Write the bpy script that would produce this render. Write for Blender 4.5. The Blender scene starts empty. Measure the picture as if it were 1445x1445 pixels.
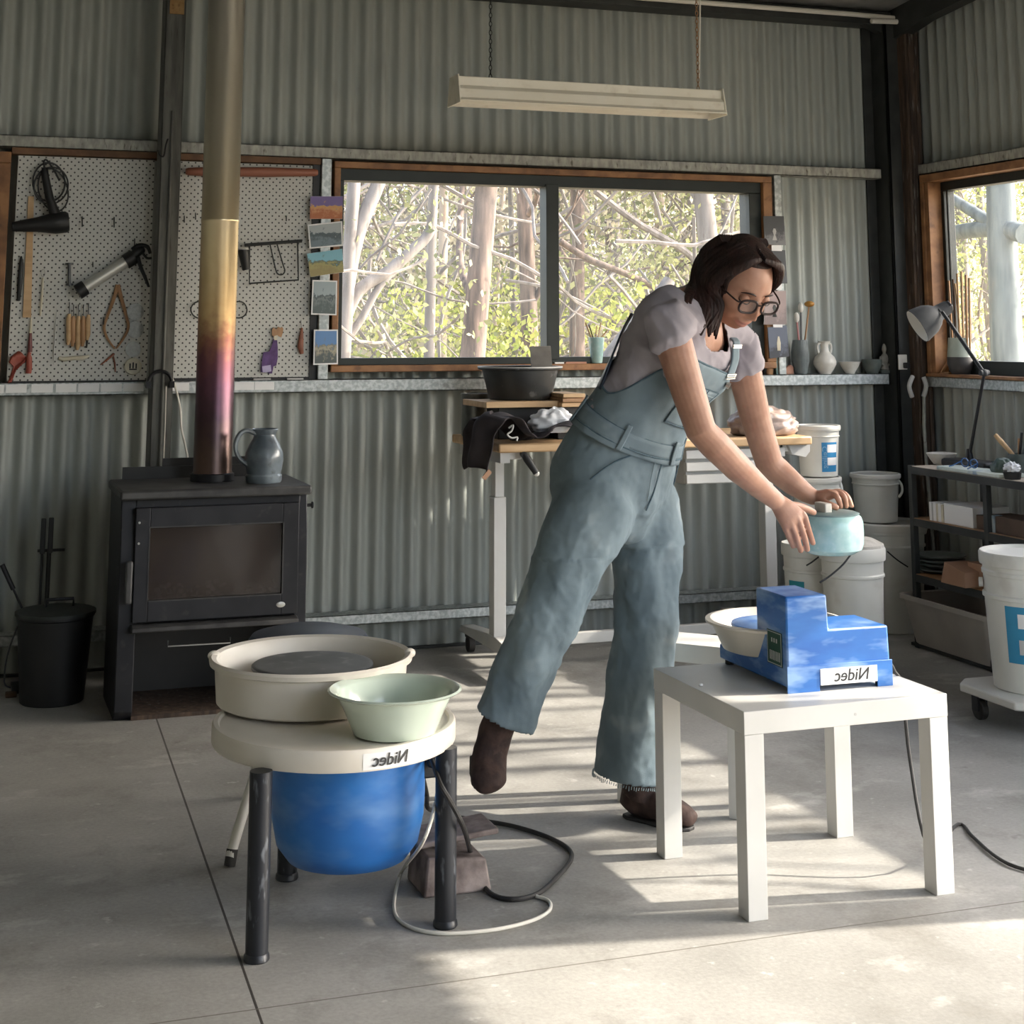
import bpy, bmesh, math, random
import numpy as np
from mathutils import Vector, Matrix, noise
random.seed(7); np.random.seed(7)
PI = math.pi
scn = bpy.context.scene
col = scn.collection
V = Vector

# ------------------------------------------------------------------ camera geometry (metres, Z up, X along the back wall, Y into the room)
FPX, PPX, PPY, EYE = 2193.0, 722.5, 102.0, 1.32
PITCH = math.atan2(364, FPX); YAW = math.atan2(782, math.hypot(FPX, 364))
CF = V((math.sin(YAW)*math.cos(PITCH), math.cos(YAW)*math.cos(PITCH), math.sin(PITCH)))
CR = V((math.cos(YAW), -math.sin(YAW), 0)); CU = CR.cross(CF)
CAM = V((0, 0, EYE))
def _ray(x, y): return CF + CR*((x-PPX)/FPX) - CU*((y-PPY)/FPX)
def at(x, y, Y):            # the point of the plane Y = const seen in that direction
    r = _ray(x, y); return CAM + r*(Y/r.y)
def atx(x, y, X):
    r = _ray(x, y); return CAM + r*(X/r.x)
def fl(x, y, z=0.0):
    r = _ray(x, y); return CAM + r*((z-EYE)/r.z)
def ppm(p): return FPX/((V(p)-CAM).dot(CF))   # scale at a point
HR = CR.copy(); HT = V((-math.sin(YAW), -math.cos(YAW), 0)); ZU = V((0, 0, 1))

# ------------------------------------------------------------------ materials
MATS = {}
def _nt(name):
    m = bpy.data.materials.new(name); m.use_nodes = True
    nt = m.node_tree; b = nt.nodes['Principled BSDF']; return m, nt, b
def sock(b, n, v):
    if n in b.inputs: b.inputs[n].default_value = v
def c4(c): return (c[0], c[1], c[2], 1.0)
def srgb(r, g, b):
    f = lambda u: (u/255/12.92) if u/255 <= .04045 else ((u/255+.055)/1.055)**2.4
    return (f(r), f(g), f(b))
def mat(name, c1, c2=None, scale=8.0, rough=.6, metal=0.0, bump=0.0, bscale=None, stretch=(1, 1, 1), lo=.35, hi=.65, detail=6, spec=.5, coat=0, trans=0, sss=0, c3=None, s3=40, a3=.3, rough2=None, t3=(.60, .72)):
    """procedural principled material: two colours mixed by noise, optional speckle colour and bump"""
    m, nt, b = _nt(name); N = nt.nodes; L = nt.links
    sock(b, 'Base Color', c4(c1)); sock(b, 'Roughness', rough); sock(b, 'Metallic', metal); sock(b, 'Specular IOR Level', spec)
    sock(b, 'Coat Weight', coat); sock(b, 'Transmission Weight', trans)
    if sss: sock(b, 'Subsurface Weight', sss); sock(b, 'Subsurface Scale', .01); sock(b, 'Subsurface Radius', (1, .35, .2))
    tc = N.new('ShaderNodeTexCoord'); mp = N.new('ShaderNodeMapping'); mp.inputs['Scale'].default_value = stretch
    L.new(tc.outputs['Object'], mp.inputs['Vector'])
    out = None
    if c2 is not None:
        nz = N.new('ShaderNodeTexNoise'); nz.inputs['Scale'].default_value = scale; nz.inputs['Detail'].default_value = detail
        L.new(mp.outputs['Vector'], nz.inputs['Vector'])
        rp = N.new('ShaderNodeValToRGB'); rp.color_ramp.elements[0].position = lo; rp.color_ramp.elements[1].position = hi
        rp.color_ramp.elements[0].color = c4(c1); rp.color_ramp.elements[1].color = c4(c2)
        L.new(nz.outputs['Fac'], rp.inputs['Fac']); out = rp.outputs['Color']
        if rough2 is not None:
            mr = N.new('ShaderNodeMapRange'); mr.inputs['To Min'].default_value = rough; mr.inputs['To Max'].default_value = rough2
            mr.inputs['From Min'].default_value = lo; mr.inputs['From Max'].default_value = hi
            L.new(nz.outputs['Fac'], mr.inputs['Value']); L.new(mr.outputs['Result'], b.inputs['Roughness'])
    if c3 is not None:
        n3 = N.new('ShaderNodeTexNoise'); n3.inputs['Scale'].default_value = s3; n3.inputs['Detail'].default_value = 3
        L.new(mp.outputs['Vector'], n3.inputs['Vector'])
        r3 = N.new('ShaderNodeValToRGB'); r3.color_ramp.elements[0].position = t3[0]; r3.color_ramp.elements[1].position = t3[1]
        r3.color_ramp.elements[1].color = (a3, a3, a3, 1); r3.color_ramp.elements[0].color = (0, 0, 0, 1)
        L.new(n3.outputs['Fac'], r3.inputs['Fac'])
        mx = N.new('ShaderNodeMixRGB'); mx.inputs['Color1'].default_value = c4(c1); mx.inputs['Color2'].default_value = c4(c3)
        L.new(r3.outputs['Color'], mx.inputs['Fac'])
        if out is not None: L.new(out, mx.inputs['Color1'])
        out = mx.outputs['Color']
    if out is not None: L.new(out, b.inputs['Base Color'])
    if bump:
        nb = N.new('ShaderNodeTexNoise'); nb.inputs['Scale'].default_value = bscale or scale*4; nb.inputs['Detail'].default_value = 5
        L.new(mp.outputs['Vector'], nb.inputs['Vector'])
        bp = N.new('ShaderNodeBump'); bp.inputs['Strength'].default_value = bump; bp.inputs['Distance'].default_value = .01
        L.new(nb.outputs['Fac'], bp.inputs['Height']); L.new(bp.outputs['Normal'], b.inputs['Normal'])
    MATS[name] = m; return m

# ------------------------------------------------------------------ mesh builder: collects shapes in world space, links them as ONE mesh object
class MB:
    def __init__(self): self.v = []; self.f = []; self.mi = []
    def add(self, vs, fs, mi=0):
        o = len(self.v); self.v += [V(p) for p in vs]
        for f in fs: self.f.append(tuple(i+o for i in f)); self.mi.append(mi)
        return self
    def box(self, x0, x1, y0, y1, z0, z1, mi=0, M=None):
        vs = [V((x, y, z)) for z in (z0, z1) for y in (y0, y1) for x in (x0, x1)]
        if M is not None: vs = [M @ p for p in vs]
        return self.add(vs, [(0, 2, 3, 1), (4, 5, 7, 6), (0, 1, 5, 4), (2, 6, 7, 3), (0, 4, 6, 2), (1, 3, 7, 5)], mi)
    def rings(self, rs, cap=True, mi=0, closed=True):
        o = len(self.v); n = len(rs[0]); vs = [p for r in rs for p in r]; fs = []
        for i in range(len(rs)-1):
            for j in range(n if closed else n-1):
                k = (j+1) % n
                fs.append((i*n+j, i*n+k, (i+1)*n+k, (i+1)*n+j))
        if cap and closed:
            c0 = sum((V(p) for p in rs[0]), V())/n; c1 = sum((V(p) for p in rs[-1]), V())/n
            a = len(vs); vs = vs+[c0, c1]; m = (len(rs)-1)*n
            for j in range(n):
                k = (j+1) % n
                fs.append((a, k, j)); fs.append((a+1, m+j, m+k))
        return self.add(vs, fs, mi)
    def lathe(self, c, prof, n=32, M=None, mi=0, cap=True, a0=0, sx=1, sy=1):
        c = V(c); rs = []
        for r, z in prof:
            ring = [V((r*sx*math.cos(a0+2*PI*j/n), r*sy*math.sin(a0+2*PI*j/n), z)) for j in range(n)]
            rs.append([c+(M @ p if M is not None else p) for p in ring])
        return self.rings(rs, cap, mi)
    def cyl(self, p0, p1, r0, r1=None, n=16, mi=0, bev=0):
        p0 = V(p0); p1 = V(p1); r1 = r0 if r1 is None else r1
        M = frame(p1-p0); h = (p1-p0).length
        pr = [(r0, 0), (r1, h)] if not bev else [(r0-bev, 0), (r0, bev), (r1, h-bev), (r1-bev, h)]
        return self.lathe(p0, pr, n, M, mi)
    def tube(self, pts, r, n=8, mi=0, smooth=0, flat=1.0):
        pts = [V(p) for p in pts]
        if smooth: pts, r = spline(pts, smooth, r)
        rad = r if isinstance(r, (list, tuple)) else [r]*len(pts)
        rs = []; ref = None
        for i, p in enumerate(pts):
            t = (pts[min(i+1, len(pts)-1)]-pts[max(i-1, 0)])
            t = t.normalized() if t.length > 1e-9 else V((0, 0, 1))
            if ref is None: ref = V((0, 0, 1)) if abs(t.z) < .9 else V((1, 0, 0))
            s = (ref-t*ref.dot(t))
            if s.length < 1e-6: s = t.orthogonal()
            s.normalize(); u = t.cross(s); ref = s
            rs.append([p+(s*math.cos(2*PI*j/n)+u*math.sin(2*PI*j/n)*flat)*rad[i] for j in range(n)])
        return self.rings(rs, True, mi)
    def loft(self, st, side, n=20, mi=0, ends=True, pw=1.0):
        """st: list of (centre, half width along side, half depth); rounded ends"""
        st = [(V(c), a, b) for c, a, b in st]; rs = []
        N = len(st)
        for i, (c, a, b) in enumerate(st):
            t = (st[min(i+1, N-1)][0]-st[max(i-1, 0)][0]).normalized()
            s = (V(side)-t*V(side).dot(t)).normalized(); u = t.cross(s)
            def ring(cc, k):
                o = []
                for j in range(n):
                    ct, sn = math.cos(2*PI*j/n), math.sin(2*PI*j/n)
                    ct = math.copysign(abs(ct)**pw, ct); sn = math.copysign(abs(sn)**pw, sn)
                    o.append(cc+s*ct*a*k+u*sn*b*k)
                return o
            if ends and i == 0:
                m = min(a, b)
                rs.append(ring(c-t*m*.45, .45)); rs.append(ring(c-t*m*.28, .78))
            rs.append(ring(c, 1))
            if ends and i == N-1:
                m = min(a, b)
                rs.append(ring(c+t*m*.28, .78)); rs.append(ring(c+t*m*.45, .45))
        return self.rings(rs, True, mi)
    def ball(self, c, rx, ry=None, rz=None, n=16, M=None, mi=0):
        ry = rx if ry is None else ry; rz = rx if rz is None else rz; c = V(c); rs = []
        for i in range(1, n):
            th = PI*i/n; ring = []
            for j in range(n*2):
                ph = PI*j/n; p = V((rx*math.sin(th)*math.cos(ph), ry*math.sin(th)*math.sin(ph), -rz*math.cos(th)))
                ring.append(c+(M @ p if M is not None else p))
            rs.append(ring)
        return self.rings(rs, True, mi)
    def prism(self, poly, d, mi=0):
        """poly: 3-D points of a planar outline, extruded along d"""
        n = len(poly); d = V(d); vs = [V(p) for p in poly]+[V(p)+d for p in poly]
        fs = [tuple(range(n-1, -1, -1)), tuple(range(n, 2*n))]+[(i, (i+1) % n, (i+1) % n+n, i+n) for i in range(n)]
        return self.add(vs, fs, mi)
    def grid(self, fn, nu, nv, mi=0):
        vs = [fn(i/nu, j/nv) for j in range(nv+1) for i in range(nu+1)]; w = nu+1
        return self.add(vs, [(j*w+i, j*w+i+1, (j+1)*w+i+1, (j+1)*w+i) for j in range(nv) for i in range(nu)], mi)
    def build(self, name, m, parent=None, bevel=0, ang=38, solid=0, subsurf=0, seg=2):
        me = bpy.data.meshes.new(name)
        off = V(parent_world(parent)) if parent is not None else V()
        me.from_pydata([p-off for p in self.v], [], self.f); me.update()
        bm = bmesh.new(); bm.from_mesh(me); bmesh.ops.recalc_face_normals(bm, faces=bm.faces); bm.to_mesh(me); bm.free()
        for mm in (m if isinstance(m, (list, tuple)) else [m]): me.materials.append(mm)
        if len(self.mi) == len(me.polygons): me.polygons.foreach_set('material_index', self.mi)
        me.polygons.foreach_set('use_smooth', [True]*len(me.polygons))
        me.set_sharp_from_angle(angle=math.radians(ang))
        o = bpy.data.objects.new(name, me); col.objects.link(o)
        if parent is not None: o.parent = parent
        if solid: md = o.modifiers.new('solid', 'SOLIDIFY'); md.thickness = solid; md.offset = 0
        if bevel: md = o.modifiers.new('bev', 'BEVEL'); md.width = bevel; md.segments = seg; md.limit_method = 'ANGLE'; md.angle_limit = math.radians(40)
        if subsurf: md = o.modifiers.new('sub', 'SUBSURF'); md.levels = subsurf; md.render_levels = subsurf
        return o
def parent_world(o):
    p = V(o.location)
    while o.parent is not None: o = o.parent; p += V(o.location)
    return p
def frame(d):
    z = V(d).normalized(); x = (V((1, 0, 0)) if abs(z.x) < .9 else V((0, 1, 0))); x = (x-z*x.dot(z)).normalized(); y = z.cross(x)
    return Matrix((x, y, z)).transposed()
def axes(x, y, z): return Matrix((V(x), V(y), V(z))).transposed()
def rotz(a): return Matrix.Rotation(a, 3, 'Z')
def spline(pts, sub, r=None):
    P = [pts[0]]+list(pts)+[pts[-1]]; out = []; rr = []; isr = isinstance(r, (list, tuple))
    for i in range(1, len(P)-2):
        for k in range(sub):
            t = k/sub; p0, p1, p2, p3 = P[i-1], P[i], P[i+1], P[i+2]
            out.append(.5*((2*p1)+(p2-p0)*t+(2*p0-5*p1+4*p2-p3)*t*t+(3*p1-p0-3*p2+p3)*t**3))
            if isr: rr.append(r[i-1]*(1-t)+r[i]*t)
    out.append(P[-2])
    if isr: rr.append(r[-1])
    return out, (rr if isr else r)
def tag(o, label, cat, group=None, kind=None):
    o['label'] = label; o['category'] = cat
    if group: o['group'] = group
    if kind: o['kind'] = kind
    return o
def thing(name, loc, label, cat, group=None):
    o = bpy.data.objects.new(name, None); o.empty_display_size = .05; col.objects.link(o); o.location = V(loc)
    return tag(o, label, cat, group)
def root(name, loc=(0, 0, 0), kind='structure'):
    o = bpy.data.objects.new(name, None); o.empty_display_size = .05; col.objects.link(o); o.location = V(loc); o['kind'] = kind
    return o
def struct(name, mb, m, **k):
    o = mb.build(name, m, **k); o['kind'] = 'structure'; return o
def baked(mesh_objs_mb, voxel, smooth=4, fac=.5):
    """union of overlapping closed shapes as one continuous skin; returns arrays"""
    me = bpy.data.meshes.new('tmp'); me.from_pydata(mesh_objs_mb.v, [], mesh_objs_mb.f)
    bm = bmesh.new(); bm.from_mesh(me); bmesh.ops.recalc_face_normals(bm, faces=bm.faces); bm.to_mesh(me); bm.free()
    o = bpy.data.objects.new('tmp', me); col.objects.link(o)
    md = o.modifiers.new('r', 'REMESH'); md.mode = 'VOXEL'; md.voxel_size = voxel
    if smooth: ms = o.modifiers.new('s', 'SMOOTH'); ms.iterations = smooth; ms.factor = fac
    dg = bpy.context.evaluated_depsgraph_get(); dg.update()
    e = o.evaluated_get(dg); m2 = bpy.data.meshes.new_from_object(e)
    bpy.data.objects.remove(o); bpy.data.meshes.remove(me)
    return m2
def mesh_obj(name, me, mats, parent=None):
    off = parent_world(parent) if parent is not None else V()
    if off.length > 0: me.transform(Matrix.Translation(-off))
    me.materials.clear()
    for m in mats: me.materials.append(m)
    me.polygons.foreach_set('use_smooth', [True]*len(me.polygons))
    me.name = name; o = bpy.data.objects.new(name, me); col.objects.link(o)
    if parent is not None: o.parent = parent
    return o
def displace(me, fn):
    n = len(me.vertices); co = np.empty(n*3, np.float32); no = np.empty(n*3, np.float32)
    me.vertices.foreach_get('co', co); me.vertices.foreach_get('normal', no)
    co = co.reshape(-1, 3); no = no.reshape(-1, 3); out = co.copy()
    for i in range(n): out[i] += no[i]*fn(V(co[i].tolist()))
    me.vertices.foreach_set('co', out.ravel()); me.update()
def text_mesh(s, size, depth=.0006, shear=0.0, mirror=True, bold=.0):
    cu = bpy.data.curves.new('t', 'FONT'); cu.body = s; cu.size = size; cu.extrude = depth; cu.align_x = 'CENTER'; cu.align_y = 'CENTER'; cu.shear = shear; cu.offset = bold
    o = bpy.data.objects.new('t', cu); col.objects.link(o)
    dg = bpy.context.evaluated_depsgraph_get(); dg.update()
    me = bpy.data.meshes.new_from_object(o.evaluated_get(dg))
    bpy.data.objects.remove(o)
    vs = [V((-v.co.x if mirror else v.co.x, v.co.y, v.co.z)) for v in me.vertices]
    me.calc_loop_triangles(); fs = [tuple(p.vertices) for p in me.loop_triangles]
    bpy.data.meshes.remove(me); return vs, fs
# ------------------------------------------------------------------ palette
M_sheet = mat('corrugated_steel', (.31, .335, .315), (.37, .39, .365), scale=3, rough=.48, metal=.1, spec=.35, stretch=(1, 1, .25), c3=(.2, .2, .18), s3=14, a3=.25)
M_galv = mat('galvanised_steel', (.34, .37, .37), (.52, .55, .55), scale=60, rough=.45, metal=.55, lo=.42, hi=.6, c3=(.2, .2, .19), s3=25, a3=.5)
M_galvold = mat('weathered_galvanised', (.24, .24, .22), (.42, .42, .38), scale=40, rough=.6, metal=.3, stretch=(1, 1, .4), c3=(.07, .06, .045), s3=60, a3=.8)
M_post = mat('grey_column_paint', (.10, .105, .10), (.17, .175, .165), scale=22, rough=.6, metal=.2, stretch=(2, 2, .25), c3=(.05, .04, .035), s3=50, a3=.6)
M_rust = mat('rusty_steel', (.035, .024, .019), (.10, .065, .045), scale=18, rough=.75, metal=.2, stretch=(2, 2, .3), c3=(.25, .24, .22), s3=30, a3=.5)
M_orange = mat('bare_rust_patch', (.30, .17, .07), (.42, .27, .12), scale=25, rough=.8, c3=(.1, .05, .02), s3=40, a3=.6)
M_dark = mat('dark_steel', (.025, .028, .028), (.04, .043, .042), scale=12, rough=.55, metal=.3)
M_foil = mat('silver_foil', (.30, .31, .31), (.46, .47, .46), scale=9, rough=.35, metal=.6, bump=.3, bscale=14)
M_timber = mat('window_timber', (.17, .075, .03), (.33, .16, .065), scale=12, rough=.55, stretch=(1, 1, 1), bump=.05, c3=(.08, .035, .015), s3=22, a3=.5)
M_timberdk = mat('old_timber', (.10, .05, .025), (.19, .10, .05), scale=14, rough=.7)
M_alu = mat('dark_aluminium', (.012, .017, .016), (.018, .024, .022), scale=10, rough=.5, metal=.2)
M_white = mat('white_laminate', (.52, .518, .50), (.58, .577, .56), scale=5, rough=.4, c3=(.6, .58, .52), s3=12, a3=.35)
M_cream = mat('cream_plastic', (.66, .61, .53), (.72, .68, .61), scale=4, rough=.38, c3=(.58, .48, .36), s3=5, a3=.4)
M_creamlight = mat('pale_plastic', (.64, .63, .59), (.68, .67, .63), scale=4, rough=.35)
M_blue = mat('blue_enamel', (.015, .12, .42), (.03, .19, .55), scale=5, rough=.38, bump=.02, lo=.3, hi=.7, stretch=(1, 1, 2.2), c3=(.16, .33, .62), s3=6, a3=.6, t3=(.48, .70))
M_blueclay = mat('clay_smeared_blue_enamel', (.012, .085, .33), (.03, .17, .5), scale=4, rough=.4, stretch=(1, 1, 3.2), c3=(.26, .40, .62), s3=9, a3=.75, lo=.3, hi=.7, t3=(.47, .68))
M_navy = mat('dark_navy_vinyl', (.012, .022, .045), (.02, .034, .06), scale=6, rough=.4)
M_blackmetal = mat('black_enamel', (.010, .011, .014), (.017, .018, .022), scale=14, rough=.45, metal=.3, c3=(.05, .05, .05), s3=30, a3=.4)
M_legblack = mat('black_tube_with_clay', (.012, .014, .019), (.02, .023, .03), scale=10, rough=.4, metal=.2, stretch=(2, 2, .6), c3=(.22, .24, .27), s3=26, a3=.6)
M_blackplastic = mat('black_plastic', (.006, .007, .008), (.012, .012, .013), scale=12, rough=.5)
M_stove = mat('stove_black', (.014, .015, .019), (.022, .023, .028), scale=9, rough=.5, metal=.4, c3=(.08, .075, .07), s3=28, a3=.25)
M_stovetop = mat('stove_top_scuffed', (.035, .035, .037), (.07, .07, .07), scale=14, rough=.55, metal=.3)
M_chrome = mat('bare_metal', (.5, .5, .48), (.6, .6, .58), scale=20, rough=.3, metal=.9)
M_lampgrey = mat('dull_grey_paint', (.035, .038, .042), (.055, .058, .063), scale=12, rough=.8, spec=.15)
M_firebrick = mat('sooty_firebrick', (.05, .035, .028), (.16, .115, .09), scale=7, rough=.9)
M_wheelhead = mat('grey_wheel_head', (.085, .09, .095), (.13, .135, .14), scale=10, rough=.45, metal=.5, c3=(.3, .3, .29), s3=20, a3=.4)
M_wood = mat('pale_wood', (.48, .31, .16), (.60, .41, .23), scale=6, rough=.55, stretch=(1, 6, 6))
M_woodred = mat('red_wood', (.20, .07, .04), (.30, .11, .065), scale=7, rough=.5, stretch=(.4, 4, 4))
M_woodmid = mat('brown_wood', (.30, .16, .075), (.42, .24, .12), scale=10, rough=.5, stretch=(4, 4, .6))
M_bone = mat('bone', (.55, .50, .38), (.64, .6, .48), scale=15, rough=.5)
M_paper = mat('white_card', (.80, .80, .80), rough=.6)
M_rubber = mat('black_rubber', (.014, .013, .013), (.03, .028, .027), scale=30, rough=.6)
M_wcable = mat('white_cable', (.66, .64, .58), rough=.45)
M_terracotta = mat('terracotta', (.42, .20, .14), (.5, .27, .19), scale=20, rough=.8)
M_celadon = mat('celadon_glaze', (.30, .50, .51), (.42, .60, .60), scale=30, rough=.22, coat=.4, c3=(.55, .68, .66), s3=60, a3=.4)
M_celadontop = mat('grey_green_glaze', (.13, .19, .20), (.2, .27, .27), scale=18, rough=.4)
M_greyglaze = mat('grey_stoneware', (.09, .11, .115), (.15, .175, .18), scale=14, rough=.5)
M_whiteglaze = mat('white_glaze', (.60, .58, .53), (.68, .66, .61), scale=25, rough=.4, c3=(.4, .35, .3), s3=30, a3=.3)
M_pitcher = mat('blue_grey_salt_glaze', (.07, .09, .11), (.21, .25, .28), scale=9, rough=.32, coat=.3, c3=(.03, .03, .035), s3=22, a3=.6)
M_skin = mat('skin', (.34, .175, .118), (.42, .23, .158), scale=25, rough=.5, bump=.04, bscale=260, sss=.08, c3=(.40, .18, .12), s3=45, a3=.5)
M_lip = mat('lips', (.40, .175, .135), rough=.4)
M_hair = mat('dark_brown_hair', (.010, .0045, .0035), (.030, .012, .009), scale=55, spec=.3, rough=.5, stretch=(1, 1, .12), bump=.4, bscale=150)
M_denim = mat('washed_denim', (.11, .155, .185), (.20, .26, .295), scale=7, rough=.85, bump=.12, bscale=500, c3=(.33, .39, .42), s3=7, a3=.75, lo=.3, hi=.7)
M_denimdark = mat('denim_seam', (.05, .09, .12), (.09, .14, .17), scale=60, rough=.85)
M_denimlight = mat('denim_stitching', (.27, .34, .37), (.2, .27, .3), scale=60, rough=.85)
M_shirt = mat('lilac_jersey', (.30, .275, .305), (.37, .34, .375), scale=12, rough=.9, bump=.06, bscale=600)
M_boot = mat('brown_suede', (.024, .012, .010), (.062, .034, .027), scale=30, rough=.8, bump=.2, bscale=80, c3=(.09, .05, .04), s3=35, a3=.5)
M_apron = mat('dark_cotton', (.022, .018, .021), (.04, .033, .037), scale=12, rough=.95)
M_bag = mat('thin_white_plastic', (.70, .72, .76), (.8, .81, .83), scale=10, rough=.25, coat=.3)
M_claybag = mat('clay_in_plastic', (.22, .15, .125), (.42, .33, .29), scale=14, rough=.45, coat=.15, c3=(.75, .72, .7), s3=12, a3=.6)
M_bucket = mat('white_bucket_plastic', (.60, .60, .56), (.68, .68, .64), scale=5, rough=.4, c3=(.48, .45, .4), s3=9, a3=.4)
M_labelblue = mat('printed_blue', (.03, .22, .46), rough=.5)
M_teal = mat('printed_teal', (.01, .20, .26), (.015, .26, .32), scale=8, rough=.5)
M_printgrey = mat('printed_grey', (.45, .45, .44), rough=.5)
M_ink = mat('black_ink', (.012, .012, .014), rough=.5)
M_green = mat('printed_green', (.004, .05, .028), (.006, .065, .035), scale=8, rough=.45)
M_tubclear = mat('frosted_plastic', (.33, .30, .27), (.42, .39, .35), scale=5, rough=.35)
M_cardboard = mat('cardboard', (.36, .20, .12), (.42, .25, .16), scale=9, rough=.8)
M_boxbrown = mat('brown_box', (.07, .04, .025), (.11, .065, .04), scale=9, rough=.7)
M_plategrn = mat('grey_green_ware', (.07, .09, .085), (.12, .14, .13), scale=16, rough=.5)
M_red = mat('red_plastic', (.26, .045, .03), (.32, .08, .05), scale=18, rough=.5)
M_purple = mat('purple_paper', (.06, .025, .10), (.12, .06, .2), scale=30, rough=.6)
M_fluoro = mat('yellowed_enamel', (.74, .69, .57), (.79, .75, .64), scale=6, rough=.4, c3=(.5, .42, .3), s3=16, a3=.3)
M_bark = mat('gum_bark', (.14, .125, .115), (.27, .24, .22), scale=5, rough=.9, stretch=(3, 3, .35), c3=(.14, .11, .1), s3=12, a3=.7)
M_barkdk = mat('rough_bark', (.09, .07, .06), (.22, .16, .13), scale=8, rough=.95, stretch=(3, 3, .4), c3=(.36, .24, .18), s3=8, a3=.6)
M_ground = mat('leaf_litter', (.30, .24, .16), (.46, .39, .28), scale=3, rough=.95, c3=(.2, .22, .08), s3=2, a3=.6)

def leaf_mat(name, c1, c2, tr):
    m, nt, b = _nt(name); N = nt.nodes; L = nt.links
    oi = N.new('ShaderNodeNewGeometry'); rp = N.new('ShaderNodeValToRGB')
    rp.color_ramp.elements[0].color = c4(c1); rp.color_ramp.elements[1].color = c4(c2)
    L.new(oi.outputs['Random Per Island'], rp.inputs['Fac']); L.new(rp.outputs['Color'], b.inputs['Base Color'])
    sock(b, 'Roughness', .55)
    t = N.new('ShaderNodeBsdfTranslucent'); L.new(rp.outputs['Color'], t.inputs['Color'])
    mx = N.new('ShaderNodeMixShader'); mx.inputs['Fac'].default_value = tr
    L.new(b.outputs[0], mx.inputs[1]); L.new(t.outputs[0], mx.inputs[2]); L.new(mx.outputs[0], N['Material Output'].inputs['Surface'])
    return m
M_leaf = leaf_mat('gum_leaves', (.10, .12, .05), (.42, .42, .20), .4)
M_leaf2 = leaf_mat('dry_scrub', (.20, .17, .12), (.60, .54, .40), .35)
M_leaf3 = leaf_mat('bright_shrub_leaves', (.22, .28, .06), (.58, .58, .18), .45)

def glass_mat(name, d0, d1):
    m, nt, b = _nt(name); N = nt.nodes; L = nt.links
    t = N.new('ShaderNodeBsdfTransparent'); g = N.new('ShaderNodeBsdfGlossy'); g.inputs['Roughness'].default_value = .02
    d = N.new('ShaderNodeBsdfTranslucent'); d.inputs['Color'].default_value = (.9, .9, .88, 1)
    d2 = N.new('ShaderNodeBsdfDiffuse'); d2.inputs['Color'].default_value = (.8, .8, .78, 1)
    md = N.new('ShaderNodeMixShader'); md.inputs[0].default_value = .5; L.new(d.outputs[0], md.inputs[1]); L.new(d2.outputs[0], md.inputs[2])
    nz = N.new('ShaderNodeTexNoise'); nz.inputs['Scale'].default_value = 2.5; nz.inputs['Detail'].default_value = 5
    tc = N.new('ShaderNodeTexCoord'); L.new(tc.outputs['Object'], nz.inputs['Vector'])
    mr = N.new('ShaderNodeMapRange'); mr.inputs['From Min'].default_value = .4; mr.inputs['From Max'].default_value = .7; mr.inputs['To Min'].default_value = d0; mr.inputs['To Max'].default_value = d1
    L.new(nz.outputs['Fac'], mr.inputs['Value'])
    m1 = N.new('ShaderNodeMixShader'); L.new(mr.outputs[0], m1.inputs[0]); L.new(t.outputs[0], m1.inputs[1]); L.new(md.outputs[0], m1.inputs[2])
    lw = N.new('ShaderNodeLayerWeight'); fr = N.new('ShaderNodeMath'); fr.operation = 'POWER'; L.new(lw.outputs['Facing'], fr.inputs[0]); fr.inputs[1].default_value = 4.5
    m2 = N.new('ShaderNodeMixShader'); L.new(fr.outputs[0], m2.inputs[0]); L.new(m1.outputs[0], m2.inputs[1]); L.new(g.outputs[0], m2.inputs[2])
    L.new(m2.outputs[0], N['Material Output'].inputs['Surface']); return m
M_glass = glass_mat('dusty_window_glass', .03, .09); M_glass2 = glass_mat('cleaner_window_glass', .012, .03)
def clear_mat(name, col_, rough, tfac):
    m, nt, b = _nt(name); N = nt.nodes; L = nt.links
    sock(b, 'Base Color', c4(col_)); sock(b, 'Roughness', rough)
    t = N.new('ShaderNodeBsdfTransparent'); mx = N.new('ShaderNodeMixShader'); mx.inputs[0].default_value = tfac
    L.new(b.outputs[0], mx.inputs[1]); L.new(t.outputs[0], mx.inputs[2]); L.new(mx.outputs[0], N['Material Output'].inputs['Surface']); return m
M_lens = clear_mat('spectacle_lens', (.5, .5, .5), .05, .9)
M_stoveglass = clear_mat('sooty_stove_glass', (.05, .04, .035), .12, .35)
M_bowlgreen = mat('translucent_green_bowl', (.56, .65, .55), (.60, .69, .60), scale=4, rough=.18, coat=.5)

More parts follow.
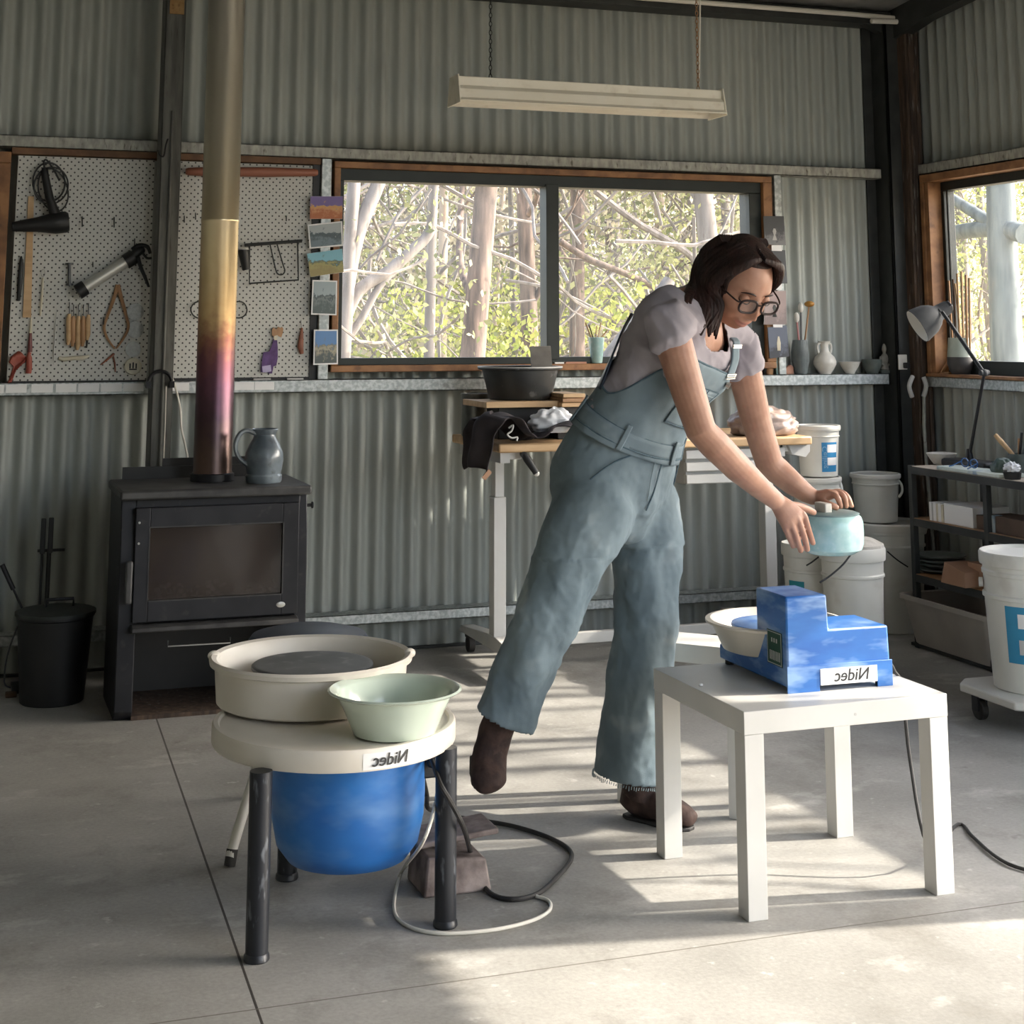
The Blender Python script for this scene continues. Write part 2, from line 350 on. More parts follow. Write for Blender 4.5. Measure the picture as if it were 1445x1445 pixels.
def sheet_mat(): return M_sheet
def peg_mat():
    m, nt, b = _nt('white_pegboard'); N = nt.nodes; L = nt.links
    g = N.new('ShaderNodeNewGeometry'); sp = N.new('ShaderNodeSeparateXYZ'); L.new(g.outputs['Position'], sp.inputs[0])
    def mth(op, a, b_=None, c=None):
        n = N.new('ShaderNodeMath'); n.operation = op
        for i, x in enumerate((a, b_, c)):
            if x is None: continue
            if isinstance(x, (int, float)): n.inputs[i].default_value = x
            else: L.new(x, n.inputs[i])
        return n.outputs[0]
    p = .0285; outs = []
    for off in (0, .5):
        u = mth('SUBTRACT', mth('FRACT', mth('ADD', mth('DIVIDE', sp.outputs[0], p), off+20)), .5)
        v = mth('SUBTRACT', mth('FRACT', mth('ADD', mth('DIVIDE', sp.outputs[2], p), off+20)), .5)
        outs.append(mth('LESS_THAN', mth('SQRT', mth('ADD', mth('MULTIPLY', u, u), mth('MULTIPLY', v, v))), .125))
    hole = mth('MAXIMUM', outs[0], outs[1])
    mx = N.new('ShaderNodeMixRGB'); mx.inputs['Color1'].default_value = (.56, .56, .53, 1); mx.inputs['Color2'].default_value = (.05, .05, .05, 1)
    L.new(hole, mx.inputs['Fac']); L.new(mx.outputs[0], b.inputs['Base Color']); sock(b, 'Roughness', .6)
    return m
M_peg = peg_mat()

def floor_mat():
    m, nt, b = _nt('worn_concrete'); N = nt.nodes; L = nt.links
    g = N.new('ShaderNodeNewGeometry')
    def nz(scale, det, st=(1, 1, 1), rough=.6):
        mp = N.new('ShaderNodeMapping'); mp.inputs['Scale'].default_value = st; L.new(g.outputs['Position'], mp.inputs[0])
        n = N.new('ShaderNodeTexNoise'); n.inputs['Scale'].default_value = scale; n.inputs['Detail'].default_value = det; n.inputs['Roughness'].default_value = rough
        L.new(mp.outputs[0], n.inputs[0]); return n.outputs['Fac']
    def ramp(f, p0, c0, p1, c1):
        r = N.new('ShaderNodeValToRGB'); r.color_ramp.elements[0].position = p0; r.color_ramp.elements[1].position = p1
        r.color_ramp.elements[0].color = c4(c0); r.color_ramp.elements[1].color = c4(c1); L.new(f, r.inputs[0]); return r.outputs[0]
    def mix(f, a, b_, typ='MIX'):
        n = N.new('ShaderNodeMixRGB'); n.blend_type = typ
        for s, x in (('Fac', f), ('Color1', a), ('Color2', b_)):
            if isinstance(x, tuple): n.inputs[s].default_value = c4(x)
            elif isinstance(x, float): n.inputs[s].default_value = x
            else: L.new(x, n.inputs[s])
        return n.outputs[0]
    base = ramp(nz(1.3, 8), .32, (.235, .23, .215), .68, (.40, .392, .37))
    pale = ramp(nz(3.2, 6, (1, 1.6, 1)), .58, (0, 0, 0), .70, (.7, .7, .7))
    c = mix(pale, base, (.52, .51, .485))
    dark = ramp(nz(2.1, 7, (1.3, 1, 1), .7), .52, (0, 0, 0), .70, (.8, .8, .8))
    c = mix(dark, c, (.185, .175, .155))
    spk = ramp(nz(22, 4), .64, (0, 0, 0), .74, (.55, .55, .55)); c = mix(spk, c, (.58, .57, .55))
    ds = ramp(nz(9, 5), .66, (0, 0, 0), .76, (.6, .6, .6)); c = mix(ds, c, (.14, .13, .115))
    fine = ramp(nz(90, 3), .3, (.88, .88, .88), .7, (1.08, 1.08, 1.08)); c = mix(1.0, c, fine, 'MULTIPLY')
    # saw-cut control joints: straight lines across the slab
    sp = N.new('ShaderNodeSeparateXYZ'); L.new(g.outputs['Position'], sp.inputs[0])
    def line(p, q, w):
        d = (q-p).normalized(); nrm = V((-d.y, d.x, 0)); k = nrm.dot(p)
        vm = N.new('ShaderNodeVectorMath'); vm.operation = 'DOT_PRODUCT'; L.new(g.outputs['Position'], vm.inputs[0]); vm.inputs[1].default_value = nrm
        s = N.new('ShaderNodeMath'); s.operation = 'SUBTRACT'; L.new(vm.outputs['Value'], s.inputs[0]); s.inputs[1].default_value = k
        a = N.new('ShaderNodeMath'); a.operation = 'ABSOLUTE'; L.new(s.outputs[0], a.inputs[0])
        l = N.new('ShaderNodeMath'); l.operation = 'LESS_THAN'; L.new(a.outputs[0], l.inputs[0]); l.inputs[1].default_value = w
        return l.outputs[0]
    f1 = mix(line(fl(222, 1018), fl(370, 1445), .0028), c, (.05, .045, .04))
    f2 = mix(line(fl(690, 1378), fl(1445, 1272), .0022), f1, (.14, .13, .11))
    L.new(f2, b.inputs['Base Color']); sock(b, 'Roughness', .62)
    mr = N.new('ShaderNodeMapRange'); mr.inputs['To Min'].default_value = .42; mr.inputs['To Max'].default_value = .75; L.new(nz(4, 5), mr.inputs['Value']); L.new(mr.outputs[0], b.inputs['Roughness'])
    bp = N.new('ShaderNodeBump'); bp.inputs['Strength'].default_value = .15; bp.inputs['Distance'].default_value = .004; L.new(nz(60, 5), bp.inputs['Height']); L.new(bp.outputs[0], b.inputs['Normal'])
    return m
M_floor = floor_mat()

def flue_mat():
    """stainless flue, heat-tinted: brown/black at the stove, purple, then straw, then bare steel"""
    m, nt, b = _nt('heat_tinted_stainless'); N = nt.nodes; L = nt.links
    g = N.new('ShaderNodeNewGeometry'); sp = N.new('ShaderNodeSeparateXYZ'); L.new(g.outputs['Position'], sp.inputs[0])
    n = N.new('ShaderNodeTexNoise'); n.inputs['Scale'].default_value = 26; n.inputs['Detail'].default_value = 6; L.new(g.outputs['Position'], n.inputs[0])
    a = N.new('ShaderNodeMath'); a.operation = 'MULTIPLY_ADD'; L.new(n.outputs['Fac'], a.inputs[0]); a.inputs[1].default_value = .16; L.new(sp.outputs[2], a.inputs[2])
    mr = N.new('ShaderNodeMapRange'); mr.inputs['From Min'].default_value = .82; mr.inputs['From Max'].default_value = 2.7; L.new(a.outputs[0], mr.inputs['Value'])
    r = N.new('ShaderNodeValToRGB'); e = r.color_ramp.elements
    stops = [(0, (.15, .10, .08)), (.07, (.10, .065, .055)), (.14, (.07, .04, .05)), (.20, (.11, .05, .075)), (.25, (.15, .06, .075)), (.29, (.25, .12, .08)), (.34, (.50, .35, .18)), (.48, (.64, .52, .32)), (.7, (.62, .56, .44)), (1, (.55, .52, .46))]
    e[0].position, e[0].color = stops[0][0], c4(stops[0][1]); e[1].position, e[1].color = 1, c4(stops[-1][1])
    for p, c in stops[1:-1]: q = e.new(p); q.color = c4(c)
    L.new(mr.outputs[0], r.inputs[0]); L.new(r.outputs[0], b.inputs['Base Color']); sock(b, 'Metallic', .8); sock(b, 'Roughness', .3); sock(b, 'Anisotropic', .6)
    return m
M_flue = flue_mat()
# ------------------------------------------------------------------ the shed
BW, RW, LW, FY = 6.60, 4.40, -2.3, -0.7        # sheeting planes: back (Y), right (X), left (X), open front (Y)
PITCHW, AMP = .0762, .0125
def corrugated(name, along, plane, a0, a1, zs, holes, sgn=1):
    """real sinusoidal sheeting; holes: (a0,a1,z0,z1) rectangles left out"""
    n = int((a1-a0)/PITCHW*8); mb = MB()
    cuts = sorted(set([a0, a1]+[h for q in holes for h in q[:2]]))
    xs = sorted(set([round(a0+(a1-a0)*i/n, 5) for i in range(n+1)]+cuts)); zz = sorted(set(list(zs)+[h for q in holes for h in q[2:]]))
    W = len(xs); vs = []
    for z in zz:
        for x in xs:
            d = AMP*math.cos(2*PI*x/PITCHW)*sgn
            vs.append((x, plane+d, z) if along == 'x' else (plane+d, x, z))
    fs = []
    for j in range(len(zz)-1):
        for i in range(W-1):
            mx, mz = (xs[i]+xs[i+1])/2, (zz[j]+zz[j+1])/2
            if any(h[0] < mx < h[1] and h[2] < mz < h[3] for h in holes): continue
            fs.append((j*W+i, j*W+i+1, (j+1)*W+i+1, (j+1)*W+i))
    mb.add(vs, fs); return struct(name, mb, M_sheet, ang=80)
WX0, WX1, WZ0, WZ1 = 1.484, 3.590, 1.146, 2.036          # back window opening
W2Y0, W2Y1 = 2.90, 6.36; WR0, WR1 = 1.112, 2.052                                  # side window opening
D2Y0, D2Y1, D2Z = .45, 2.80, 1.92                        # side door opening nearer the camera
corrugated('wall_back', 'x', BW, LW, RW, (0, 2.9), [(WX0, WX1, WZ0, WZ1)])
corrugated('wall_right', 'y', RW, FY, BW, (0, 3.0, 3.95), [(W2Y0, W2Y1, WR0, WR1), (D2Y0, D2Y1, -.1, D2Z)])
corrugated('wall_left', 'y', LW, FY, BW, (0, 3.95), [])
corrugated('wall_light_block', 'x', FY, LW, 1.9, (0, 3.7), [])  # unseen wall, widened to keep front-left light off the left faces
struct('floor', MB().box(LW-.2, RW+.25, FY-.6, BW+.05, -.12, 0), M_floor)
# roof lining slopes up from the back eave towards the open front
def roofz(y): return 2.86+(BW-y)*.11
mb = MB().add([(LW, BW, roofz(BW)), (RW, BW, roofz(BW)), (RW, FY, roofz(FY)), (LW, FY, roofz(FY))], [(0, 1, 2, 3)])
mb.add([(LW-.3, BW+.3, roofz(BW)+.06), (RW+.3, BW+.3, roofz(BW)+.06), (RW+.3, FY-.4, roofz(FY)+.06), (LW-.3, FY-.4, roofz(FY)+.06)], [(3, 2, 1, 0)])
struct('ceiling', mb, M_foil)
# girts and frame members
def member(name, b, m): return struct(name, MB().box(*b), m, bevel=.003)
def girt(name, x0, x1, z0, z1, m, y0=6.50, y1=6.592):     # channel: web plus two flanges towards the wall
    mb = MB().box(x0, x1, y0, y0+.003, z0, z1).box(x0, x1, y0, y1, z1-.003, z1).box(x0, x1, y0, y1, z0, z0+.003)
    return struct(name, mb, m)
girt('trim_1', LW, 4.185, 2.045, 2.093, M_galvold)
girt('trim_2', LW, 4.185, 1.066, 1.117, M_galv)
girt('trim_3', LW, 4.185, .127, .168, M_galv)
def rgirt(name, z0, z1, m, x0=4.315, x1=4.392, y0=FY, y1=6.42):
    mb = MB().box(x0, x0+.003, y0, y1, z0, z1).box(x0, x1, y0, y1, z1-.003, z1).box(x0, x1, y0, y1, z0, z0+.003)
    return struct(name, mb, m)
rgirt('trim_4', 2.057, 2.105, M_galvold, y0=2.82); rgirt('trim_5', 1.058, 1.106, M_galv, y0=2.82); rgirt('trim_6', .127, .168, M_galv, y0=2.82)
member('trim_7', (LW, 4.33, 6.46, 6.59, 2.80, 2.865), M_dark)                   # eave strut
member('trim_8', (4.28, 4.39, FY, 6.45, 2.90, 3.02), M_dark)
# jamb studs beside the back window
member('trim_9', (1.428, 1.472, 6.505, 6.59, 1.117, 2.045), M_galv)
member('trim_10', (3.602, 3.640, 6.505, 6.59, 1.117, 2.045), M_galv)
# roof purlins and the raking rafter at the corner
mb = MB()
for i, y in enumerate((5.5, 4.3, 3.1, 1.9, .7, -.4)):
    mb.box(LW, RW, y-.03, y+.03, roofz(y)-.1, roofz(y)-.004)
struct('trim_11', mb, M_dark)
mb = MB(); mb.prism([(4.25, 6.5, 2.72), (4.25, 6.5, 2.95), (4.25, FY, roofz(FY)-.02), (4.25, FY, roofz(FY)-.2), (4.25, 6.2, 2.78)], (.07, 0, 0))
mb.prism([(3.95, 6.47, 2.865), (4.3, 6.47, 2.865), (4.3, 6.47, 2.72)], (0, .05, 0))
struct('trim_12', mb, M_dark)

# left column (stands off the wall behind the stove)
px = root('trim_13', (.78, 6.42, 0))
mb = MB().box(.735, .742, 6.36, 6.50, 0, 2.86).box(.735, .815, 6.36, 6.367, 0, 2.86).box(.808, .815, 6.36, 6.50, 0, 2.86)
mb.box(.770, .780, 6.352, 6.36, 0, 2.2)
mb.build('column_web', M_post, px, bevel=.003)
p0 = at(243, 30, 6.35)
MB().box(.748, .806, 6.350, 6.358, 2.60, 2.79).build('rusted_patch', M_orange, px)
b0 = at(226, 540, 6.35)
mb = MB()
pts = [b0+V((.045*math.cos(a), 0, .045*math.sin(a))) for a in np.linspace(PI, 0, 14)]
mb.tube(pts, .007, 8); mb.box(b0.x-.055, b0.x-.035, b0.y-.01, b0.y+.01, b0.z-.02, b0.z+.005); mb.box(b0.x+.035, b0.x+.055, b0.y-.01, b0.y+.01, b0.z-.02, b0.z+.005)
mb.build('bolt_bracket', M_blackmetal, px)
mb = MB(); mb.tube([at(237, 196, 6.345), at(234, 205, 6.34), at(231, 220, 6.335), at(226, 219, 6.34), at(223, 212, 6.345)], .0035, 6, smooth=4)
mb.build('wire_hook', M_blackplastic, px)
# corner column: dark flashing on the back wall, rusty square column standing in the corner
cx = root('trim_14', (4.2, 6.5, 0))
mb = MB().box(4.150, 4.20, 6.572, 6.584, 0, 2.80).box(4.20, 4.285, 6.445, 6.46, 0, 2.82).box(4.20, 4.212, 6.445, 6.59, 0, 2.82)
mb.build('flashing', M_dark, cx, bevel=.002)
mb = MB().box(4.268, 4.345, 6.38, 6.46, 0, 2.86).box(4.282, 4.292, 6.372, 6.38, 0, 2.86).box(4.318, 4.328, 6.372, 6.38, 0, 2.86)
mb.build('column', M_rust, cx, bevel=.003)
MB().box(4.319, 4.327, 6.36, 6.372, 1.38, 1.98).build('scraped_edge', M_galv, cx)

# ------------------------------------------------------------------ window in the back wall: timber reveal, dark aluminium slider
w1 = root('window_1', (2.53, 6.56, 1.146))
mb = MB()
T = .028
mb.box(WX0, WX1, 6.505, 6.66, WZ1-T, WZ1).box(WX0, WX1, 6.505, 6.66, WZ0, WZ0+T).box(WX0, WX0+T, 6.505, 6.66, WZ0+T, WZ1-T).box(WX1-T*1.7, WX1, 6.505, 6.66, WZ0+T, WZ1-T)
mb.build('timber_reveal', M_timber, w1, bevel=.003)
AX0, AX1, AZ0, AZ1 = WX0+T, WX1-T*1.7, WZ0+T, WZ1-T
GX0, GX1, GZ0, GZ1 = 1.533, 3.480, 1.203, 1.957
mb = MB()
mb.box(AX0, AX1, 6.53, 6.63, GZ1, AZ1).box(AX0, AX1, 6.53, 6.63, AZ0, GZ0).box(AX0, GX0, 6.53, 6.63, GZ0, GZ1).box(GX1, AX1, 6.53, 6.63, GZ0, GZ1)
mb.build('window_frame', M_alu, w1, bevel=.002)
mb = MB().box(2.455, 2.515, 6.515, 6.60, GZ0-.01, GZ1+.01).box(2.515, 2.523, 6.56, 6.60, GZ0, GZ1)
mb.build('mullion', M_alu, w1, bevel=.002)
for a, b, y in ((GX0, 2.455, 6.585), (2.52, GX1, 6.56)):
    MB().box(a, b, y, y+.004, GZ0, GZ1).build('pane', M_glass, w1)
mb = MB().box(1.505, 1.527, 6.505, 6.53, 1.58, 1.66); mb.build('sash_latch', M_blackplastic, w1, bevel=.003)
# ------------------------------------------------------------------ window in the right wall
w2 = root('window_2', (4.38, 4.6, 1.112))
mb = MB().box(4.305, 4.46, W2Y0, W2Y1, 2.015, WR1).box(4.295, 4.46, W2Y0, W2Y1, WR0-.006, 1.121).box(4.305, 4.46, W2Y1-T, W2Y1, 1.121, 2.015).box(4.305, 4.46, W2Y0, W2Y0+T, 1.121, 2.015)
mb.build('timber_reveal', M_timber, w2, bevel=.003)
y1 = 6.30
MB().box(4.31, 4.385, y1, W2Y1-T, 1.121, 2.015).build('jamb_lining', M_timber, w2, bevel=.002)
mb = MB().box(4.38, 4.44, W2Y0+T, y1, 1.974, 2.015).box(4.38, 4.44, W2Y0+T, y1, 1.121, 1.183).box(4.38, 4.44, y1-.022, y1, 1.183, 1.974).box(4.38, 4.44, W2Y0+T, W2Y0+T+.03, 1.183, 1.974)
mb.box(4.385, 4.395, y1-.045, y1-.034, 1.183, 1.974).box(4.385, 4.43, 4.50, 4.55, 1.183, 1.974)
mb.build('window_frame', M_alu, w2, bevel=.002)
MB().box(4.408, 4.412, 4.55, y1-.022, 1.183, 1.974).build('pane', M_glass2, w2)
MB().box(4.408, 4.412, W2Y0+T+.03, 4.50, 1.183, 1.974).build('pane', M_glass2, w2)
# timber framing at the far left of the back wall
w3 = root('window_3', (-.4, 6.55, 1.15))
MB().box(-1.2, .165, 6.505, 6.58, 1.98, 2.025).box(.11, .165, 6.505, 6.58, 1.125, 1.98).box(-1.2, .165, 6.505, 6.58, 1.117, 1.15).build('timber_reveal', M_timber, w3, bevel=.003)
MB().box(-1.2, .11, 6.545, 6.56, 1.95, 1.98).box(.095, .11, 6.545, 6.56, 1.15, 1.95).build('window_frame', M_alu, w3)
# dark timber head above the pegboards
member('trim_15', (.165, 1.43, 6.515, 6.585, 2.018, 2.046), M_timberdk)
# foam strip at the foot of the sheets
member('baseboard_back', (LW, 4.1, 6.575, 6.592, 0, .012), M_dark)
# white conduit under the eave strut
mb = MB(); mb.tube([V((LW, 6.44, 2.836)), V((4.02, 6.44, 2.836)), V((4.10, 6.40, 2.80))], .0125, 10, smooth=3)
c = mb.build('conduit', M_wcable); tag(c, 'white electrical conduit running under the dark eave beam of the back wall', 'pipe')
# ================================================================== pottery wheel on the left
wc = V((.885, 3.775, 0)); TZ = .42; TSY = .305/.283
t = thing('pottery_wheel', wc, 'black-legged pottery wheel with round cream table, white splash pan and blue motor drum', 'pottery wheel')
TR = .283
mb = MB(); mb.lathe(wc, [(TR-.02, TZ-.045), (TR-.002, TZ-.044), (TR, TZ-.040), (TR, TZ-.004), (TR-.004, TZ+.002), (TR-.014, TZ+.002), (TR-.018, TZ-.004), (.02, TZ-.004)], 72, sy=TSY)
top = mb.build('table_top', M_cream, t)
# maker's name on the rim (the picture is mirrored)
def wrap_text(s, size, c, R, phi0, z, shear, bold):
    vs, fs = text_mesh(s, size, .0005, shear, True, bold)
    out = [V((c.x+(R+p.z)*math.cos(phi0+p.x/R), c.y+(R*TSY+p.z)*math.sin(phi0+p.x/R), z+p.y)) for p in vs]
    return MB().add(out, fs)
q = at(553, 1068, 3.46); ph = math.atan2(-.97, .24)
d = (V((q.x, q.y, 0))-V((wc.x, wc.y, 0))); ph = -math.acos(d.x/TR)
rs = []
mb = MB()
for z in (TZ-.040, TZ-.006):
    rs.append([V((wc.x+(TR+.0006)*math.cos(ph+a), wc.y+(TR*TSY+.0006)*math.sin(ph+a), z)) for a in np.linspace(-.22, .26, 60)])
mb.rings(rs, cap=False, closed=False); lb = mb.build('name_sticker', M_paper, top)
wrap_text('Nidec', .036, wc, TR+.0030, ph, TZ-.0225, -.18, .0003).build('lettering', M_ink, top)
for k, (x, y) in enumerate([(.671, 3.543), (1.105, 3.593), (.83, 4.014)]):
    lg = MB().cyl((x, y, .004), (x, y, TZ-.04), .0245, n=24).build('leg', M_legblack, t)
    MB().lathe((x, y, 0), [(.026, 0), (.028, .003), (.027, .012), (.0245, .016)], 24).build('rubber_foot', M_legblack, lg)
dc = V((.925, 3.79, 0)); DR = .180
mb = MB(); mb.lathe(dc, [(.02, .098), (DR*.55, .100), (DR*.78, .112), (DR*.92, .145), (DR*.985, .20), (DR, .25), (DR, TZ-.045), (DR*.9, TZ-.043)], 64)
mb.build('motor_drum', M_blue, t)
mb = MB().box(1.06, 1.13, 3.72, 3.80, .28, .372).cyl((1.105, 3.715, .32), (1.105, 3.70, .32), .013); mb.build('control_box', M_blackplastic, t, bevel=.005)
# splash pan: two half tubs clipped together
pc = V((.870, 3.968, 0)); PR = .238; z0 = TZ+.003; PZ_ = .105/.156
mb = MB(); mb.lathe(pc, [(PR-.018, z0+.008), (PR-.012, z0), (PR-.008, z0+.004), (PR-.002, z0+.088), (PR+.010, z0+.092), (PR+.012, z0+.102), (PR+.006, z0+.108), (PR-.006, z0+.104), (PR-.012, z0+.092), (PR-.020, z0+.016), (.03, z0+.012)], 72)
pan = mb.build('splash_pan', M_cream, t)
for a in (-.2, PI-.35):
    MB().ball(pc+V(((PR+.004)*math.cos(a), (PR+.004)*math.sin(a), z0+.102)), .016, .012, .012, 8).build('clip', M_cream, pan)
mb = MB(); mb.lathe(pc+V((.005, .01, 0)), [(.03, z0+.014), (.028, z0+.065), (.147, z0+.070), (.150, z0+.074), (.150, z0+.080), (.146, z0+.083)]+[(r, z0+.083+(.0006 if i % 2 else 0)) for i, r in enumerate(np.linspace(.14, .01, 27))], 64)
mb.build('wheel_head', M_wheelhead, t)
# bowl standing on the table edge
bc = V((.985, 3.606, TZ-.003))
mb = MB(); mb.lathe(bc, [(.02, 0), (.086, 0), (.094, .004), (.114, .05), (.133, .088), (.148, .092), (.153, .096), (.148, .099), (.134, .095), (.127, .088), (.111, .05), (.094, .008), (.02, .005)], 64)
b = mb.build('basin', M_bowlgreen); tag(b, 'pale green translucent basin standing on the edge of the cream wheel table', 'bowl')
# cords of the wheel
zc = .006
def floorpts(pp, z=.006): return [fl(x, y, z) for x, y in pp]
mb = MB(); mb.tube([at(617, 1066, 3.70), at(620, 1090, 3.66), at(613, 1140, 3.6)]+[at(596, 1190, 3.55)]+[V((p.x, p.y, max(.005, .02)))for p in floorpts([(566, 1240)])]+floorpts([(556, 1282), (574, 1306), (620, 1317), (690, 1313), (745, 1301), (774, 1286), (775, 1272), (757, 1265)], .0045), .0042, 8, smooth=6)
c = mb.build('white_cord', M_wcable); tag(c, 'white power cord looping on the floor in front of the left pottery wheel', 'cord')
mb = MB(); mb.tube([V((1.098, 3.70, .34)), at(621, 1105, 3.545), at(638, 1135, 3.545), at(655, 1170, 3.58)]+[V((p.x, p.y, .03)) for p in [fl(668, 1215, .03)]]+floorpts([(688, 1257), (720, 1269), (757, 1262), (786, 1238), (806, 1212), (800, 1196), (770, 1180), (725, 1166), (680, 1158), (651, 1154), (622, 1146)], .0065)+[at(604, 1140, 3.9), at(602, 1120, 3.9), V((1.10, 3.80, .30))], .0058, 8, smooth=6)
c = mb.build('pedal_cable', M_rubber); tag(c, 'thick black pedal cable looping on the floor beside the left wheel', 'cord')
# foot pedal behind the front right leg
f0 = fl(655, 1262)
t = thing('foot_pedal', (f0.x, f0.y+.05, 0), 'clay-caked metal foot pedal on the floor behind the right leg of the left wheel', 'foot pedal')
M_ped = mat('clay_caked_casting', (.10, .075, .07), (.34, .28, .26), scale=14, rough=.8, bump=.3, bscale=40)
mb = MB(); b0 = V((f0.x-.10, f0.y, 0))
mb.prism([b0, b0+V((.17, 0, 0)), b0+V((.155, 0, .075)), b0+V((.01, 0, .09))], (0, .15, 0)); mb.build('pedal_housing', M_ped, t, bevel=.006)
mb = MB(); A = Matrix.Rotation(math.radians(-10), 3, 'Y')
mb.prism([V((f0.x-.12, f0.y-.01, .112)), V((f0.x+.08, f0.y-.02, .132)), V((f0.x+.08, f0.y-.02, .145)), V((f0.x-.12, f0.y-.01, .126))], (0, .13, 0)); mb.build('treadle', M_ped, t, bevel=.004)
# stool behind the wheel
sc = V((.96, 4.42, 0))
t = thing('stool', sc, 'white metal stool with dark blue round seat behind the left pottery wheel', 'stool')
mb = MB(); mb.lathe(sc, [(.02, .455), (.15, .455), (.165, .462), (.168, .475), (.155, .494), (.10, .508), (.03, .512)], 40); mb.build('seat', M_navy, t)
for k in range(3):
    a = math.radians(228+120*k); tp = sc+V((.10*math.cos(a), .10*math.sin(a), .455)); bt = sc+V((.30*math.cos(a), .30*math.sin(a), .02))
    if k == 0: bt = V((.713, 4.152, .02))
    lg = MB().tube([tp, bt], .013, 12).build('leg', M_creamlight, t)
    MB().cyl(bt-V((0, 0, .02)), bt+(tp-bt).normalized()*.02, .0145).build('rubber_foot', M_rubber, lg)
mb = MB(); mb.lathe(sc, [(.216, .195), (.223, .202), (.216, .209), (.209, .202), (.216, .195)], 32, cap=False); mb.build('foot_ring', M_creamlight, t)

# ================================================================== low white table, front right
tx0, tx1, ty0, ty1 = 1.757, 2.307, 3.385, 3.885
t = thing('side_table', ((tx0+tx1)/2, (ty0+ty1)/2, 0), 'low square white laminate table carrying the blue tabletop wheel', 'table')
MB().box(tx0, tx1, ty0, ty1, .40, .452).build('table_top', M_white, t, bevel=.0015)
for x in (tx0+.001, tx1-.051):
    for y in (ty0+.001, ty1-.051): MB().box(x, x+.05, y, y+.05, 0, .40).build('leg', M_white, t, bevel=.0015)
h = at(1207, 1008, ty0)
MB().cyl((h.x, ty0-.0006, h.z), (h.x, ty0+.001, h.z), .0035).build('cam_cover', M_printgrey, t)
# small clay chip on its edge
p = fl(989, 968, .452)
b = MB().ball(p+V((0, 0, .003)), .006, .005, .004, 6).build('clay_crumb', M_paper); tag(b, 'small white crumb of clay on the left edge of the white table', 'crumb')
# second low white table further back behind the person
L0_ = V((1.835, 4.325, 0)); d1 = V((.682, -.731, 0)); n1 = V((.731, .682, 0)); SA, SB = .37, .16
t = thing('bench_stool', L0_+d1*SA/2+n1*SB/2, 'small white bench stool standing cornerwise behind the person, mostly hidden', 'stool')
Q = lambda a, b, z: L0_+d1*a+n1*b+V((0, 0, z))
MB().prism([Q(0, 0, .397), Q(SA, 0, .397), Q(SA, SB, .397), Q(0, SB, .397)], (0, 0, .05)).build('table_top', M_white, t, bevel=.0015)
for a in (.002, SA-.034):
    for b in (.002, SB-.034): MB().prism([Q(a, b, 0), Q(a+.032, b, 0), Q(a+.032, b+.032, 0), Q(a, b+.032, 0)], (0, 0, .397)).build('leg', M_white, t, bevel=.0015)

# ================================================================== blue tabletop wheel
Z0 = .452
f0 = fl(1112, 979, Z0); f1 = fl(1258, 967, Z0); k0 = fl(1020, 935, Z0)
ux = (f1-f0).normalized(); W = (f1-f0).length; uy = V((-ux.y, ux.x, 0)); D = max((k0-f0).dot(uy), .33); D = min(D, .42)
t = thing('tabletop_wheel', f0+ux*W/2+uy*D/2, 'small clay-smeared blue tabletop pottery wheel with white splash pan on the white table', 'pottery wheel')
def L(a, b, c): return f0+ux*a+uy*b+V((0, 0, c))
sc_ = ppm(f0); TH = (979-848)/sc_; LH = (967-886)/sc_+.004; TW = .395*W; TD = .42*D
Mx = axes(ux, uy, (0, 0, 1))
mb = MB()
# L-shaped front block: tall tower left, lower box right, seen as one enamelled housing
prof = [(0, .012), (W, .012), (W-.004, LH), (TW+.004, LH), (TW, TH), (.0, TH)]
mb.prism([L(a, 0, c) for a, c in prof], uy*TD)
# low deck running back under the pan, with a sloped cheek up to the tower
side = [(TD-.01, .012), (TD-.01, .14), (TD+.05, .050), (D, .050), (D, .012)]
mb.prism([L(0, b, c) for b, c in side], ux*TW)
mb.prism([L(TW, b, c) for b, c in ((TD-.01, .012), (TD-.01, .050), (D, .050), (D, .012))], ux*(W-TW))
mb.build('housing', M_blueclay, t, bevel=.005)
mb = MB().prism([L(-.002, -.003, .0), L(W*.30, -.003, 0), L(W*.30, -.003, .018), L(W*.86, -.003, .018), L(W*.86, -.003, 0), L(W+.003, -.003, 0), L(W+.003, -.003, .062), L(-.002, -.003, .062)], uy*.004)
mb.build('front_skirt', M_blueclay, t, bevel=.001)
MB().prism([L(W*.305, -.0035, .014), L(W*.855, -.0035, .014), L(W*.855, -.0035, .052), L(W*.305, -.0035, .052)], -uy*.0015).build('name_plate', M_paper, t)
vs, fs = text_mesh('Nidec', .040, .0004, -.18, True, .0003)
MB().add([L(W*.60+p.x, -.0054-p.z, .033+p.y) for p in vs], fs).build('lettering', M_ink, t)
for a, b in ((.02, .02), (W-.02, .02), (.02, D-.02), (W-.02, D-.02)):
    MB().cyl(L(a, b, 0), L(a, b, .014), .012).build('rubber_foot', M_rubber, t)
